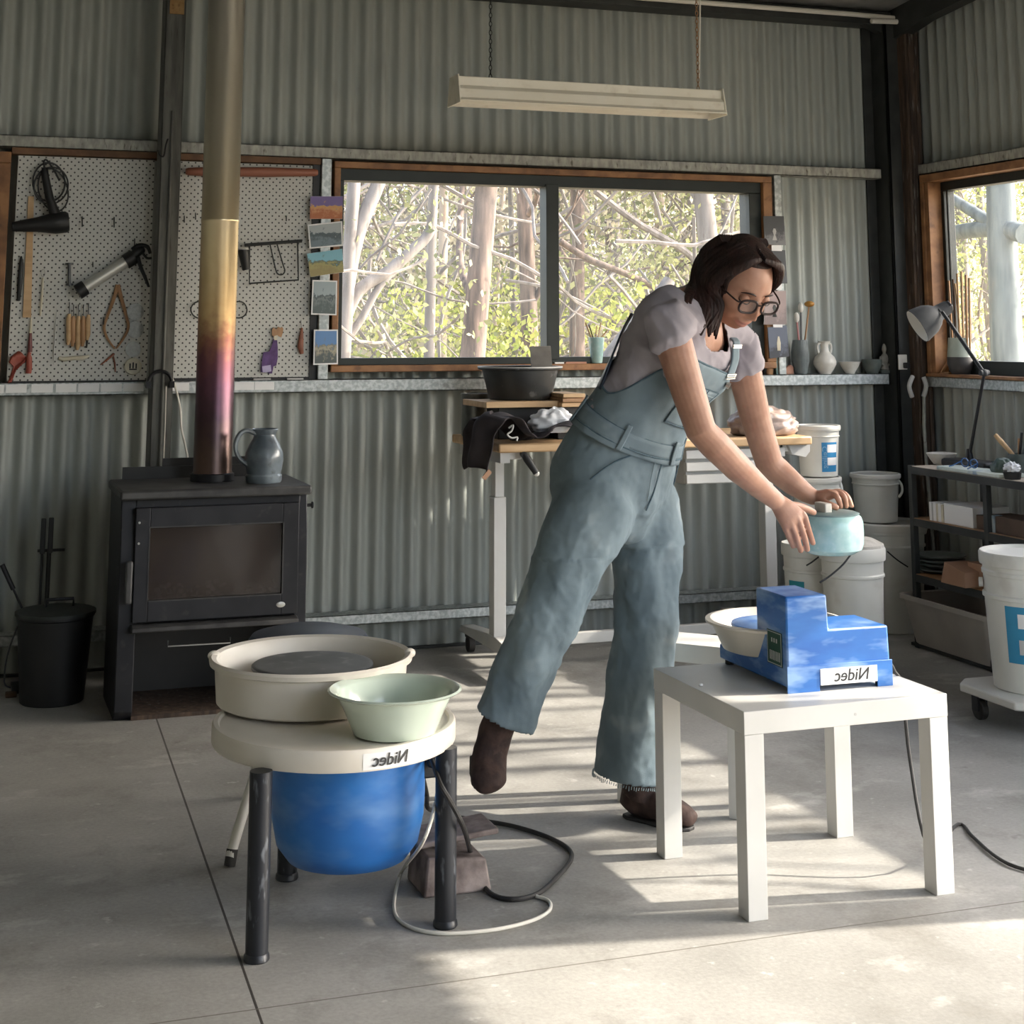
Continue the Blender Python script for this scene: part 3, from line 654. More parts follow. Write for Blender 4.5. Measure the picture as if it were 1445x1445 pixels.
# green rating label on the left flank
lab = MB().prism([L(-.001, .022, .055), L(-.001, .098, .055), L(-.001, .098, .135), L(-.001, .022, .135)], -ux*.001).build('rating_label', M_green, t)
mb = MB().box(0, 0, 0, 0, 0, 0); mb = MB()
for z in (.058, .132): mb.prism([L(-.0022, .024, z-.001), L(-.0022, .096, z-.001), L(-.0022, .096, z+.001), L(-.0022, .024, z+.001)], -ux*.0003)
for b in (.025, .095): mb.prism([L(-.0022, b-.001, .058), L(-.0022, b+.001, .058), L(-.0022, b+.001, .132), L(-.0022, b-.001, .132)], -ux*.0003)
for i in range(7): mb.prism([L(-.0022, .032+i*.008, .066), L(-.0022, .036+i*.008, .066), L(-.0022, .036+i*.008, .088), L(-.0022, .032+i*.008, .088)], -ux*.0003)
for i in range(3): mb.prism([L(-.0022, .045+i*.012, .108), L(-.0022, .051+i*.012, .108), L(-.0022, .051+i*.012, .118), L(-.0022, .045+i*.012, .118)], -ux*.0003)
mb.build('label_print', M_printgrey, lab)
# pan and wheel head at the back of the deck
R2 = .175
pc2 = fl(1094, 874, .578); zp = .052
zz = Z0
mb = MB(); mb.lathe(V((pc2.x, pc2.y, zz)), [(.05, zp), (R2-.05, zp), (R2-.038, zp+.004), (R2-.008, zp+.066), (R2+.006, zp+.069), (R2+.006, zp+.075), (R2-.006, zp+.077), (R2-.014, zp+.072), (R2-.046, zp+.012), (.05, zp+.008)], 56)
mb.build('splash_pan', M_cream, t)
mb = MB(); mb.lathe(V((pc2.x, pc2.y, zz)), [(.03, zp+.01), (.03, zp+.054), (.112, zp+.056), (.115, zp+.060), (.113, zp+.066), (.02, zp+.067)], 48); mb.build('wheel_head', M_blueclay, t)
mb = MB(); q = L(W+.004, .05, .02)
mb.tube([q, q+V((.02, .02, .018)), q+V((.045, .03, .012)), q+V((.06, .035, -.008)), V((tx1+.012, q.y+.04, Z0-.03)), V((tx1+.02, q.y+.03, .25)), V((tx1+.03, q.y-.02, .06))]+[fl(x, y, .006) for x, y in ((1352, 1163), (1372, 1180), (1400, 1205), (1430, 1222), (1470, 1230), (1530, 1225))], .0045, 8, smooth=5)
c = mb.build('dark_cord', M_rubber); tag(c, 'dark power cord running from the blue tabletop wheel down to the floor on the right', 'cord')

# ================================================================== white pail on a castor dolly, right edge
dcn = V((3.555, 4.68, 0))
t = thing('dolly', dcn, 'white square dolly on black castors under the large white pail', 'dolly')
MB().prism([dcn+V((x, y, .085)) for x, y in ((-.21, -.15), (-.15, -.21), (.15, -.21), (.21, -.15), (.21, .15), (.15, .21), (-.15, .21), (-.21, .15))], (0, 0, .028)).build('deck', M_creamlight, t, bevel=.006)
for x, y in ((-.165, .10), (-.10, -.165), (.16, -.10), (.10, .16)):
    w = dcn+V((x, y, .034))
    cst = MB().cyl(w-V((.012, 0, 0)), w+V((.012, 0, 0)), .034, n=20).build('castor', M_rubber, t, bevel=.003)
    MB().box(w.x-.02, w.x-.013, w.y-.014, w.y+.02, .03, .086).box(w.x+.013, w.x+.02, w.y-.014, w.y+.02, .03, .086).box(w.x-.02, w.x+.02, w.y-.014, w.y+.02, .078, .086).build('fork', M_blackmetal, cst)
def pail_profile(R, H, r0=.86):
    return [(.02, .004), (R*r0-.004, 0), (R*r0, .004), (R*.955, H*.62), (R*.96, H*.66), (R*1.0, H*.665), (R*1.0, H*.69), (R*.965, H*.70), (R*.97, H*.83), (R*1.0, H*.835), (R*1.0, H*.86), (R*.975, H*.87), (R*.98, H*.90), (R*1.035, H*.905), (R*1.045, H*.93), (R*1.045, H*.985), (R*1.02, H), (R*.98, H), (R*.95, H*.975), (.02, H*.97)]
PZ = .113; PRr = .168; PH = .452
t = thing('pail', dcn+V((0, 0, PZ)), 'large white plastic pail with blue printed panel standing on the castor dolly', 'bucket')
pb = MB().lathe(dcn+V((0, 0, PZ)), pail_profile(PRr, PH), 56).build('pail_body', M_bucket, t)
def curved_panel(c, R0, R1, phi, dphi, z0, z1, off):
    """panel hugging a tapered wall between z0 and z1"""
    rr = []
    for k in range(5):
        z = z0+(z1-z0)*k/4; R = R0+(R1-R0)*k/4
        rr.append([V((c.x+(R+off)*math.cos(phi+a), c.y+(R+off)*math.sin(phi+a), c.z+z)) for a in np.linspace(-dphi, dphi, 14)])
    return rr
cc = dcn+V((0, 0, PZ)); Rw = lambda z: PRr*(.86+.095*z/(PH*.62))
toc = math.atan2(-cc.y, -cc.x)      # towards the viewer
ph0 = toc-.12
pl = MB().rings(curved_panel(cc, Rw(.10), Rw(.285), ph0, .50, .10, .285, .0008), cap=False, closed=False).build('printed_panel', mat('printed_sky_blue', (.02, .22, .40), (.03, .26, .45), scale=9, rough=.5), t)
mb = MB()
mb.rings(curved_panel(cc, Rw(.215), Rw(.262), ph0+.11, .33, .215, .262, .0016), cap=False, closed=False)
mb.build('panel_box', M_paper, pl)
MB().rings(curved_panel(cc, Rw(.13), Rw(.178), ph0+.11, .33, .13, .178, .0016), cap=False, closed=False).build('panel_box', mat('pale_grey_print', (.5, .5, .49), rough=.5), pl)
for i, z in enumerate((.236, .160, .150, .140)):
    MB().rings(curved_panel(cc, Rw(z), Rw(z+.004), ph0+.26, .14-.02*i, z, z+.004+(.01 if i == 0 else 0), .0022), cap=False, closed=False).build('small_print', M_wheelhead, pl)
for z in (.183, .197): MB().rings(curved_panel(cc, Rw(z), Rw(z+.008), ph0+.28, .13, z, z+.008, .0020), cap=False, closed=False).build('white_print', M_paper, pl)
mb = MB()
for s in (-1, 1):
    a = toc+s*1.45; mb.cyl(cc+V(((PRr*.985)*math.cos(a), (PRr*.985)*math.sin(a), PH*.76)), cc+V(((PRr*1.06)*math.cos(a), (PRr*1.06)*math.sin(a), PH*.76)), .016)
mb.build('handle_lug', M_bucket, t)
pts = [cc+V((PRr*1.05*math.cos(toc+s), PRr*1.05*math.sin(toc+s), PH*.76-.10*math.cos(s/1.45*PI/2)))for s in np.linspace(-1.45, 1.45, 20)]
# ================================================================== wood heater
SX0, SX1, SY0, SY1 = .572, 1.235, 5.72, 6.16
t = thing('wood_stove', ((SX0+SX1)/2, 5.93, 0), 'black wood-burning stove with wide glass door standing on the concrete', 'stove')
mb = MB().box(SX0-.008, SX1+.004, SY0-.025, SY1, .735, .768)
mb.build('stove_top', M_stovetop, t, bevel=.008)
mb = MB().box(SX0+.05, SX1-.03, SY0+.015, SY1-.02, .30, .735).build('firebox', M_stove, t, bevel=.004)
for x0, x1 in ((SX0, SX0+.062), (SX1-.05, SX1-.005)):
    mb = MB(); mb.prism([(x0, SY0+.02, .735), (x0, SY0-.0, .60), (x0, SY0, .03), (x0, SY0+.03, 0), (x0, SY1-.04, 0), (x0, SY1-.02, .735)], (x1-x0, 0, 0)); mb.build('side_panel', M_stove, t, bevel=.004)
MB().box(SX0+.06, SX1-.05, SY1-.05, SY1-.03, .0, .30).build('back_panel', M_blackplastic, t)
MB().box(SX0+.06, SX1-.05, SY0+.01, SY1-.05, .0, .014).build('hearth_plate', M_rust, t)
# logs' ash shelf and drawer pull below the door
MB().prism([(SX0+.045, SY0-.012, .318), (SX0+.045, SY0-.045, .312), (SX0+.045, SY0-.045, .296), (SX0+.045, SY0+.02, .284), (SX0+.045, SY0+.02, .318)], (SX1-SX0-.085, 0, 0)).build('ash_lip', M_stovetop, t, bevel=.003)
mb = MB().tube([at(237, 904, 5.76), at(237, 912, 5.75), at(325, 907, 5.75), at(325, 899, 5.76)], .003, 6)
mb.build('drawer_pull', M_chrome, t)
# door with glass
dl, dr, dt, db = .620, 1.194, .708, .326
gl, gr, gt, gb = .670, 1.136, .640, .397
y0, y1 = SY0-.022, SY0+.012
mb = MB().box(dl, gl, y0, y1, db, dt).box(gr, dr, y0, y1, db, dt).box(gl, gr, y0, y1, gt, dt).box(gl, gr, y0, y1, db, gb)
door = mb.build('door', M_stove, t, bevel=.002)
mb = MB(); mb.box(gl, gr, y0+.010, y0+.014, gb, gt); mb.build('door_glass', M_stoveglass, door)
mb = MB()
for a, b, c, d in ((gl-.004, gl, gb, gt), (gr, gr+.004, gb, gt), (gl, gr, gt, gt+.004), (gl, gr, gb-.004, gb)): mb.box(a, b, y0-.002, y0+.004, c, d)
mb.build('glass_rim', M_stovetop, door)
MB().box(gl-.01, gr+.01, SY0+.0125, SY0+.0148, gb-.01, gt+.01).build('firebrick', M_firebrick, t)
mb = MB(); bc = at(396, 853, y0); mb.lathe(bc+V((0, .001, 0)), [(.016, 0), (.016, -.003), (.012, -.004), (.002, -.004)], 24, axes((1, 0, 0), (0, 0, .6), (0, 1, 0))); mb.build('badge', M_chrome, door)
hd = V((.603, SY0-.03, .47))
mb = MB().box(hd.x-.014, hd.x+.010, hd.y-.018, hd.y+.004, .392, .535); mb.build('door_handle', M_stovetop, door, bevel=.006)
for z in (.66, .59): MB().cyl((dl+.012, y0-.003, z), (dl+.012, y0, z), .004).build('screw', M_chrome, door)
# burnt embers inside the glass
mb = MB()
for i in range(70):
    x = random.uniform(gl+.01, gr-.01); mb.ball((x, SY0+.009+random.random()*.003, gb+random.random()**2*.05), .004+random.random()*.009, .003, .004+random.random()*.006, 5)
mb.build('ash', mat('grey_ash', (.25, .24, .22), (.5, .48, .45), scale=30, rough=.95), t)['kind'] = 'stuff'
# heat shield behind
MB().box(SX0+.04, SX1-.03, SY1-.02, SY1-.008, .76, .812).box(.765, 1.20, SY1+.02, SY1+.032, .70, .838).box(.765, 1.20, SY1-.02, SY1+.032, .69, .70).build('rear_shield', M_blackplastic, t)
MB().cyl((SX1+.0, SY0+.10, .685), (SX1+.03, SY0+.10, .685), .006).cyl((SX1+.03, SY0+.10, .685), (SX1+.035, SY0+.10, .685), .012).build('air_lever', M_blackmetal, t)
# flue
fc = V((.922, 5.98, 0))
t = thing('flue', fc+V((0, 0, .768)), 'heat-tinted stainless steel flue pipe rising from the black stove', 'flue')
MB().lathe(fc, [(.073, .770), (.0735, .80), (.071, .805), (.0705, 1.725), (.072, 1.728), (.072, 1.736), (.0705, 1.739), (.0705, 3.1)], 48).build('pipe', M_flue, t)
MB().lathe(fc, [(.080, .769), (.080, .795), (.074, .798)], 40, cap=False).build('collar', M_blackmetal, t)
# pitcher on the stove
pc = V((1.092, 5.86, .768)); s = .197
t = thing('pitcher', pc, 'blue-grey salt-glazed pottery pitcher standing on the stove top', 'pitcher')
MB().lathe(pc, [(.02, 0), (.062, 0), (.066, .006), (.067, .025), (.062, .032), (.066, .05), (.071, .08), (.068, .108), (.055, .138), (.043, .158), (.040, .172), (.046, .184), (.050, .190), (.047, .193), (.043, .188), (.036, .172), (.04, .15), (.02, .12)], 40).build('pitcher_body', M_pitcher, t)
h0 = pc+V((-.035, -.01, .176)); mb = MB().tube([h0, h0+V((-.035, 0, .012)), h0+V((-.062, 0, -.005)), h0+V((-.074, 0, -.045)), h0+V((-.060, 0, -.085)), h0+V((-.026, 0, -.112))], [.009, .009, .009, .0085, .008, .009], 10, smooth=5, flat=1.3); mb.build('handle', M_pitcher, t)
# ash bucket
ac = V((.392, 6.12, 0))
t = thing('ash_bucket', ac, 'black lidded ash bucket on the floor to the left of the stove', 'bucket')
MB().lathe(ac, [(.02, .003), (.108, 0), (.112, .004), (.134, .29), (.139, .295), (.139, .303), (.132, .305)], 40).build('bucket_body', M_blackplastic, t)
lid = MB().lathe(ac, [(.128, .300), (.143, .303), (.143, .314), (.132, .318), (.06, .327), (.01, .329)], 40).build('lid', mat('lid_black_dusty', (.02, .024, .022), (.035, .04, .037), scale=12, rough=.6), t)
MB().tube([ac+V((-.035, 0, .322)), ac+V((-.035, 0, .352)), ac+V((.06, 0, .352)), ac+V((.06, 0, .322))], .0065, 8).build('lid_handle', M_blackmetal, lid)
a = ac+V((-.132, -.02, .27)); MB().tube([a, a+V((-.03, .0, -.10)), a+V((-.035, 0, -.19)), a+V((-.012, 0, -.21))], .003, 6, smooth=4).build('bail', M_blackmetal, t)
# hearth tools on a stand behind the bucket
t = thing('fire_tool_stand', (.345, 6.36, 0), 'black fire-tool stand with two upright handles behind the ash bucket', 'fire tools')
MB().cyl((.37, 6.36, 0), (.37, 6.36, .50), .006).box(.33, .43, 6.355, 6.365, .490, .500).box(.26, .48, 6.28, 6.44, 0, .012).build('stand', M_blackmetal, t)
for x, z in ((.347, .615), (.375, .617)): MB().cyl((x, 6.345, .03), (x, 6.345, z-.13), .005).box(x-.009, x+.009, 6.336, 6.354, z-.13, z).build('tool', M_blackplastic, t, bevel=.003)
p1 = at(3, 797, 6.3); p2 = at(32, 860, 6.3)
t = thing('fire_shovel', (.18, 6.3, 0), 'black fire shovel leaning behind the ash bucket at the left edge', 'fire tools')
d = (p2-p1).normalized(); e = p2+d*((.03-p2.z)/d.z)
MB().cyl(p1, p1+d*.10, .009).cyl(p1+d*.10, e, .004).build('handle', M_blackplastic, t)
MB().prism([e+V((-.05, -.02, .10)), e+V((.05, -.02, .10)), e+V((.05, -.02, -.03)), e+V((-.05, -.02, -.03))], (0, .004, 0)).build('blade', M_blackmetal, t)
# small offcut on the floor by the bucket
b = MB().box(.235, .275, 6.22, 6.25, 0, .018).build('kindling_offcut', M_boxbrown, None, bevel=.003); tag(b, 'small dark offcut of kindling on the floor left of the ash bucket', 'wood')
# white cable dropping behind the flue
mb = MB().tube([at(241, 529, 6.5), at(247, 545, 6.45), at(254, 575, 6.44), at(256, 605, 6.43), at(262, 632, 6.42), at(263, 662, 6.42), V((.83, 6.42, .5)), V((.83, 6.42, .05))], .0045, 8, smooth=5)
c = mb.build('cable', M_wcable); tag(c, 'white cable dangling from the rail between the column and the flue', 'cord')
mb = MB().tube([at(234.5, 545, 6.34), at(233, 600, 6.34), at(230, 670, 6.34), V((.80, 6.345, .02))], .0022, 6)
c = mb.build('wire', M_wcable); tag(c, 'thin white wire running down the right edge of the grey column', 'cord')
# ================================================================== standing desk under the window
DZ = .884; DY0, DY1 = 5.85, 6.47; DX0, DX1 = 2.005, 3.385
t = thing('standing_desk', ((DX0+DX1)/2, 6.15, 0), 'crank-height standing desk with pale wooden top and white legs under the window', 'desk')
MB().box(DX0, DX1, DY0, DY1, DZ-.034, DZ).build('desk_top', M_wood, t, bevel=.006)
for X, nm in ((2.085, 0), (3.30, 1)):
    lg = MB().box(X-.026, X+.026, 6.07, 6.13, .12, .66).build('leg', M_white, t, bevel=.003)
    MB().box(X-.019, X+.019, 6.076, 6.124, .66, DZ-.04).build('inner_leg', M_white, lg, bevel=.002)
    ft = MB().prism([(X-.03, 5.80, .075), (X-.03, 5.80, .10), (X-.03, 6.05, .128), (X-.03, 6.15, .128), (X-.03, 6.50, .10), (X-.03, 6.50, .075)], (.06, 0, 0)).build('foot', M_white, t, bevel=.003)
    for y in (5.84, 6.45):
        MB().cyl((X-.012, y, .032), (X+.012, y, .032), .032, n=20).box(X-.02, X+.02, y-.012, y+.012, .06, .078).build('castor', M_rubber, ft)
    MB().box(X-.03, X+.03, 5.90, 6.40, DZ-.064, DZ-.036).build('bearer', M_white, t, bevel=.002)
MB().box(2.11, 3.275, 6.085, 6.115, .075, .118).build('crossbar', M_white, t, bevel=.003)
MB().prism([at(1112, 627, 5.88), at(1143, 627, 5.88), at(1143, 637, 5.88), at(1137, 645, 5.88), at(1118, 641, 5.88)], (0, .5, 0)).build('side_bracket', M_printgrey, t)
MB().box(2.02, 2.06, 5.88, 6.40, DZ-.075, DZ-.036).build('corner_plate', M_printgrey, t)
q0 = at(739, 640, 5.86); q1 = at(757, 668, 5.84)
cr = MB().cyl(at(737, 640, 5.92), at(739, 642, 5.85), .012).tube([q0, q0+(q1-q0)*.25, q1], [.012, .016, .012], 12).build('crank', M_blackplastic, t)
MB().ball(q1, .012, n=8).build('crank_knob', M_creamlight, cr)
# white drawer unit slung under the right half
a = at(966, 640, 5.88); b = at(1076, 640, 5.88); zt, zb = DZ-.036, at(1010, 683, 5.88).z
t2 = thing('drawer_unit', ((a.x+b.x)/2, 6.1, zb), 'white three-drawer unit slung under the right half of the wooden desk top', 'drawers')
MB().box(2.825, 3.262, 5.90, 6.4, zb, zt).build('carcass', M_printgrey, t2)
H3 = (zt-zb)/3
for i in range(3):
    MB().box(2.815, 3.268, 5.872, 5.90, zb+H3*i+.004, zb+H3*(i+1)-.009).build('drawer_front', M_white, t2, bevel=.003)
# --- things on the desk
sy = 6.20
tc_ = at(734, 560, sy); zz0 = at(734, 563, sy).z
t = thing('tub', (tc_.x, sy, zz0), 'black plastic tub with splashed rim standing on boards at the left of the desk', 'tub')
R = .165
MB().lathe((tc_.x, sy, zz0), [(.02, 0), (R*.76, 0), (R*.79, .004), (R*.96, .118), (R*1.06, .122), (R*1.07, .130), (R*.97, .131), (R*.93, .124), (R*.76, .012), (.02, .010)], 40).build('tub_body', mat('black_tub_dusty', (.018, .02, .021), (.04, .043, .044), scale=7, rough=.45, c3=(.3, .3, .3), s3=24, a3=.35), t)
MB().lathe((tc_.x, sy, zz0), [(R*.98, .128), (R*1.075, .1285), (R*1.075, .134), (R*.98, .1335)], 40, cap=False).build('splashed_rim', M_printgrey, t)
c0, c1, c2, c3_ = at(750, 522, sy-.02), at(780, 522, sy-.02), at(777, 488, sy+.02), at(748, 489, sy+.02)
b = MB().prism([c0-V((0, 0, .05)), c1-V((0, 0, .05)), c1, c2, c3_, c0], (0, .006, 0)).build('rubber_kidney_card', mat('grey_card', (.13, .12, .11), (.17, .16, .145), scale=20, rough=.8), None, bevel=.002); tag(b, 'grey square card standing upright in the black tub against the window', 'card')
b = MB().box(at(672, 567, 6.15).x, at(800, 567, 6.15).x, 6.02, 6.33, zz0-.026, zz0-.002).build('ware_board', M_wood, None, bevel=.002); tag(b, 'wide pale wooden ware board lying under the black tub', 'board')
b = MB().box(at(702, 590, 6.1).x, at(775, 590, 6.1).x, 6.09, 6.24, DZ, zz0-.027).build('crate', M_blackplastic, None, bevel=.004); tag(b, 'black crate on the desk holding up the wooden ware board', 'crate')
bx0 = at(783, 565, 6.05).x; bx1 = at(828, 565, 6.05).x
for i, (w, m, l) in enumerate(((0, M_wood, 'thick wooden bat at the bottom of the small stack right of the black tub'), (-.02, M_woodmid, 'brown wooden bat in the middle of the small stack right of the black tub'), (-.035, M_wood, 'thin pale bat on top of the small stack right of the black tub'))):
    b = MB().box(bx0+.005*i, bx1+w, 5.97+.005*i, 6.20, zz0-.024+i*.018, zz0-.008+i*.018).build('bat', m, None, bevel=.002); tag(b, l, 'board', 'wooden bats on the desk')
b = MB().box(bx0+.0, bx1-.01, 6.02, 6.2, DZ, zz0-.025).build('crate', M_blackplastic, None, bevel=.003); tag(b, 'small dark crate under the stack of wooden bats, mostly hidden by the person', 'crate')
M_tin = mat('dull_tin', (.12, .13, .125), (.2, .21, .2), scale=12, rough=.3, metal=.7)
tn = at(671, 585, 6.36)
t = thing('tin', (tn.x, 6.36, DZ), 'tall dull metal tin at the back left corner of the desk', 'tin')
MB().lathe((tn.x, 6.36, DZ), [(.02, 0), (.058, 0), (.060, .003), (.060, .165), (.062, .168), (.062, .174), (.056, .175), (.056, .16), (.02, .02)], 36).build('tin_body', M_tin, t)
# dark apron slumped on the desk and over its corner
def crump(p, amp, s, seed=0): return p+V((noise.noise(p*s+V((seed, 0, 0))), noise.noise(p*s+V((0, seed+9, 0))), noise.noise(p*s+V((0, 0, seed+21)))))*amp
path = [at(x, y, 5.84) for x, y in ((683, 668), (684, 640), (690, 610), (702, 592), (718, 588), (736, 600), (748, 615), (765, 616), (785, 606), (805, 598), (830, 606))]
path, _ = spline(path, 6)
def apron(u, v):
    i = u*(len(path)-1); k = min(int(i), len(path)-2); p = path[k].lerp(path[k+1], i-k)
    lift = math.sin(v*PI)*.02
    y = 5.805+v*.22
    z = p.z+lift+.02*noise.noise(V((u*7, v*3, 1)))
    if p.x > DX0-.01: z = max(z-.03*v, DZ+.004)
    return V((p.x+.02*math.sin(v*9+u*5)+(-.03*v if u < .3 else 0), y+.012*math.sin(u*40), z))
t = MB().grid(apron, 70, 24).build('apron', M_apron, None, solid=.005); tag(t, 'dark charcoal cotton apron slumped on the desk and hanging over its left corner', 'apron')
g0 = at(690, 655, 5.80); MB().prism([at(680, 674, 5.80), at(690, 662, 5.80), at(694, 667, 5.80), at(685, 678, 5.80)], (0, .004, 0)).build('leather_tab', M_cardboard, t)
st = MB().tube([at(718, 604, 5.80), at(724, 600, 5.79), at(722, 608, 5.79), at(716, 613, 5.79), at(722, 618, 5.79), at(730, 617, 5.79), at(729, 622, 5.79)], .0035, 6, smooth=4); st.build('tie', M_printgrey, t)
def lump(name, c, rx, ry, rz, m, seed, amp=.25, n=28, flat=-.5):
    mb = MB(); rs = []
    for i in range(1, n):
        th = PI*i/n; ring = []
        for j in range(n*2):
            ph = PI*j/n; d = V((math.sin(th)*math.cos(ph), math.sin(th)*math.sin(ph), -math.cos(th)))
            q = d*1.7+V((seed, seed*2, 0))
            r = 1+amp*(noise.ridged_multi_fractal(q, 1.0, 2.0, 3, 1.0, 2.0)-1.2)*.55+amp*.6*noise.noise(d*4+V((seed, 0, 5)))
            p = V((d.x*rx*r, d.y*ry*r, max(d.z*rz*r, flat*rz))); ring.append(V(c)+p)
        rs.append(ring)
    return mb.rings(rs).build(name, m, None, ang=70)
pb_ = at(780, 588, 5.93); o = lump('plastic_bag', (pb_.x, 5.93, DZ+.055+.012), .10, .07, .062, M_bag, 3, .28); tag(o, 'crumpled thin white plastic bag lying on the dark apron on the desk', 'bag')
cb = at(1076, 598, 5.98); o = lump('clay_bag', (cb.x, 5.98, DZ+.045), .155, .11, .075, M_claybag, 11, .22, flat=-.58); tag(o, 'lump of brown clay wrapped in clear plastic on the right end of the desk', 'clay bag')

# ================================================================== buckets between desk and shelves
def bucket(name, c, R, H, label, lid=False, handle=None, m=None, r0=.86):
    m = m or M_bucket; c = V(c)
    t = thing(name, c, label, 'bucket', None)
    prof = [(.02, .003), (R*r0-.003, 0), (R*r0, .003), (R*.955, H*.78), (R*1.0, H*.785), (R*1.0, H*.80), (R*.965, H*.81), (R*.975, H*.90)]
    prof += [(R*1.04, H*.905), (R*1.05, H*.92), (R*1.05, H*.985), (R*1.02, H), (R*.95, H), (R*.93, H*.965), (.02, H*.965)]
    MB().lathe(c, prof, 44).build('bucket_body', m, t)
    if lid: MB().lathe(c, [(R*1.055, H*.93), (R*1.065, H*.935), (R*1.065, H*.995), (R*1.03, H*1.008), (R*.97, H*1.006), (R*.95, H*.985), (.02, H*.985)], 44).build('lid', M_creamlight, t)
    if handle: MB().tube([V(p) for p in handle[0]], handle[1], 8, smooth=5).build('handle', handle[2], t)
    return t
Yb = 6.20
# stack behind the desk's right end: labelled bucket on top
e = at(1155, 640, Yb); zE0 = at(1155, 671, Yb).z; zE1 = at(1155, 604, Yb).z
RE = 31.5/ppm(at(1155, 640, Yb))/1.05
be = bucket('bucket', (e.x, Yb, zE0), RE, zE1-zE0+.012, 'white lidded bucket with blue printed label, topmost of the stack beside the desk', lid=True)
cE = V((e.x, Yb, zE0)); HE = zE1-zE0
tcE = math.atan2(-cE.y, -cE.x)+.62
RwE = lambda z: RE*(.86+.095*z/(HE*.78))
pl = MB().rings(curved_panel(cE, RwE(.02), RwE(.15), tcE, .46, .022, .148, .0008), cap=False, closed=False).build('printed_panel', M_labelblue, be)
mb = MB()
mb.rings(curved_panel(cE, RwE(.1), RwE(.135), tcE+.13, .30, .105, .138, .0016), cap=False, closed=False)
mb.rings(curved_panel(cE, RwE(.05), RwE(.085), tcE+.13, .30, .050, .083, .0016), cap=False, closed=False)
mb.build('panel_boxes', M_paper, pl)
vs, fs = text_mesh('Ceiling', .034, .0003, 0, True)
out = []
for p in vs:
    z = .085+p.x; R_ = RwE(z)+.002+p.z; a = tcE-.30-p.y/RE
    out.append(V((cE.x+R_*math.cos(a), cE.y+R_*math.sin(a), cE.z+z)))
MB().add(out, fs).build('lettering', mat('pale_blue_ink', (.22, .42, .62), rough=.5), pl)
f_ = at(1152, 700, Yb); zF1 = zE0-.002; zF0 = zF1-.235
hx = at(1187, 684, 6.05)
bucket('bucket', (f_.x, Yb, zF0), RE*1.12, .233, 'white bucket in the middle of the stack beside the desk, plastic handle on its right', lid=True, handle=([at(1181, 676, Yb-.03), at(1186, 682, Yb-.05), at(1188, 695, Yb-.06), at(1185, 705, Yb-.06)], .006, M_bucket))
bucket('bucket', (f_.x, Yb, 0), RE*1.2, zF0-.001, 'white bucket at the bottom of the stack beside the desk, hidden behind the pot', lid=True)
# pair behind, left of the black shelves
c_ = at(1236, 700, 6.33); zc0 = at(1236, 735, 6.33).z; zc1 = at(1236, 668, 6.33).z
Rc = 35/ppm(c_)/1.05
bucket('bucket', (c_.x, 6.33, zc0), Rc, zc1-zc0, 'white bucket sitting on a wider bucket against the wall left of the shelves', lid=True, handle=([at(1266, 676, 6.30), at(1272, 684, 6.26), at(1273, 694, 6.24), at(1268, 702, 6.24)], .006, M_bucket))
bucket('bucket', (at(1249, 735, 6.33).x, 6.30, 0), .158, zc0-.002, 'wide white lidded bucket under the smaller bucket left of the shelves', lid=True, handle=([at(1252, 778, 6.14), at(1266, 790, 6.12), at(1281, 800, 6.12)], .003, M_blackmetal))
# two big wire-handled pails in front
bb = fl(1204, 925); YB = 5.41
xb = at(1204, 830, YB); RB = 46.5/ppm(xb)/1.05; zB1 = at(1204, 770, YB).z
bucket('bucket', (xb.x, YB, 0), RB, zB1, 'large white pail with dark wire handle and clay-smeared rim behind the pot', handle=([at(1157, 822, YB-.20), at(1172, 812, YB-.2), at(1190, 796, YB-.2), at(1205, 776, YB-.19)], .0035, M_blackmetal))
o = MB().lathe((xb.x, YB, zB1-.02), [(.02, .02), (RB*.8, .018), (RB*1.02, .012), (RB*1.0, .03), (RB*.7, .048), (.02, .052)], 30).build('clay_slab_cover', mat('grey_clay_cover', (.42, .40, .36), (.55, .53, .49), scale=20, rough=.9, bump=.5, bscale=40)); tag(o, 'rough grey clay-stained cover lying on the large wire-handled pail', 'cover')
YA = 5.64; xa = at(1146, 830, YA); zA1 = at(1146, 765, YA).z
ta = bucket('bucket', (xa.x, YA, 0), 42/ppm(xa)/1.05, zA1, 'large white pail with teal printed label beside the desk leg', handle=([at(1138, 798, YA-.16), at(1146, 793, YA-.16), at(1155, 786, YA-.15)], .003, M_blackmetal))
cA = V((xa.x, YA, 0)); tA = math.atan2(-cA.y, -cA.x)-.62; RA = 42/ppm(xa)/1.05
MB().rings(curved_panel(cA, RA*.90, RA*.955, tA, .34, .13, zA1*.72, .001), cap=False, closed=False).build('printed_panel', M_teal, ta)

# ================================================================== black shelf unit along the right wall
XF, XB = 3.885, 4.27
pT = atx(1281, 657, XF); p2 = atx(1290, 731, XF); p3 = atx(1293, 810, XF)
ZT, Z2, Z3 = pT.z, p2.z, p3.z; EPS = .0006; YL = pT.y; YM = atx(1390, 720, XF).y; YE = 4.05
t = thing('shelf_unit', (4.02, (YL+YE)/2, 0), 'black metal shelf unit with wooden shelves along the right wall', 'shelves')
for z in (ZT, Z2, Z3): 
    MB().box(XF+.004, XB, YE, YL-.004, z-.012, z).build('shelf', M_woodmid if z != ZT else mat('dusty_board', (.34, .29, .23), (.46, .40, .33), scale=9, rough=.8), t, bevel=.001)
for z in (ZT, Z2, Z3):
    MB().box(XF, XF+.006, YE, YL, z-.032, z-.002).box(XF, XB, YL-.006, YL, z-.032, z-.002).box(XB-.006, XB, YE, YL, z-.032, z-.012).build('rail', M_dark, t)
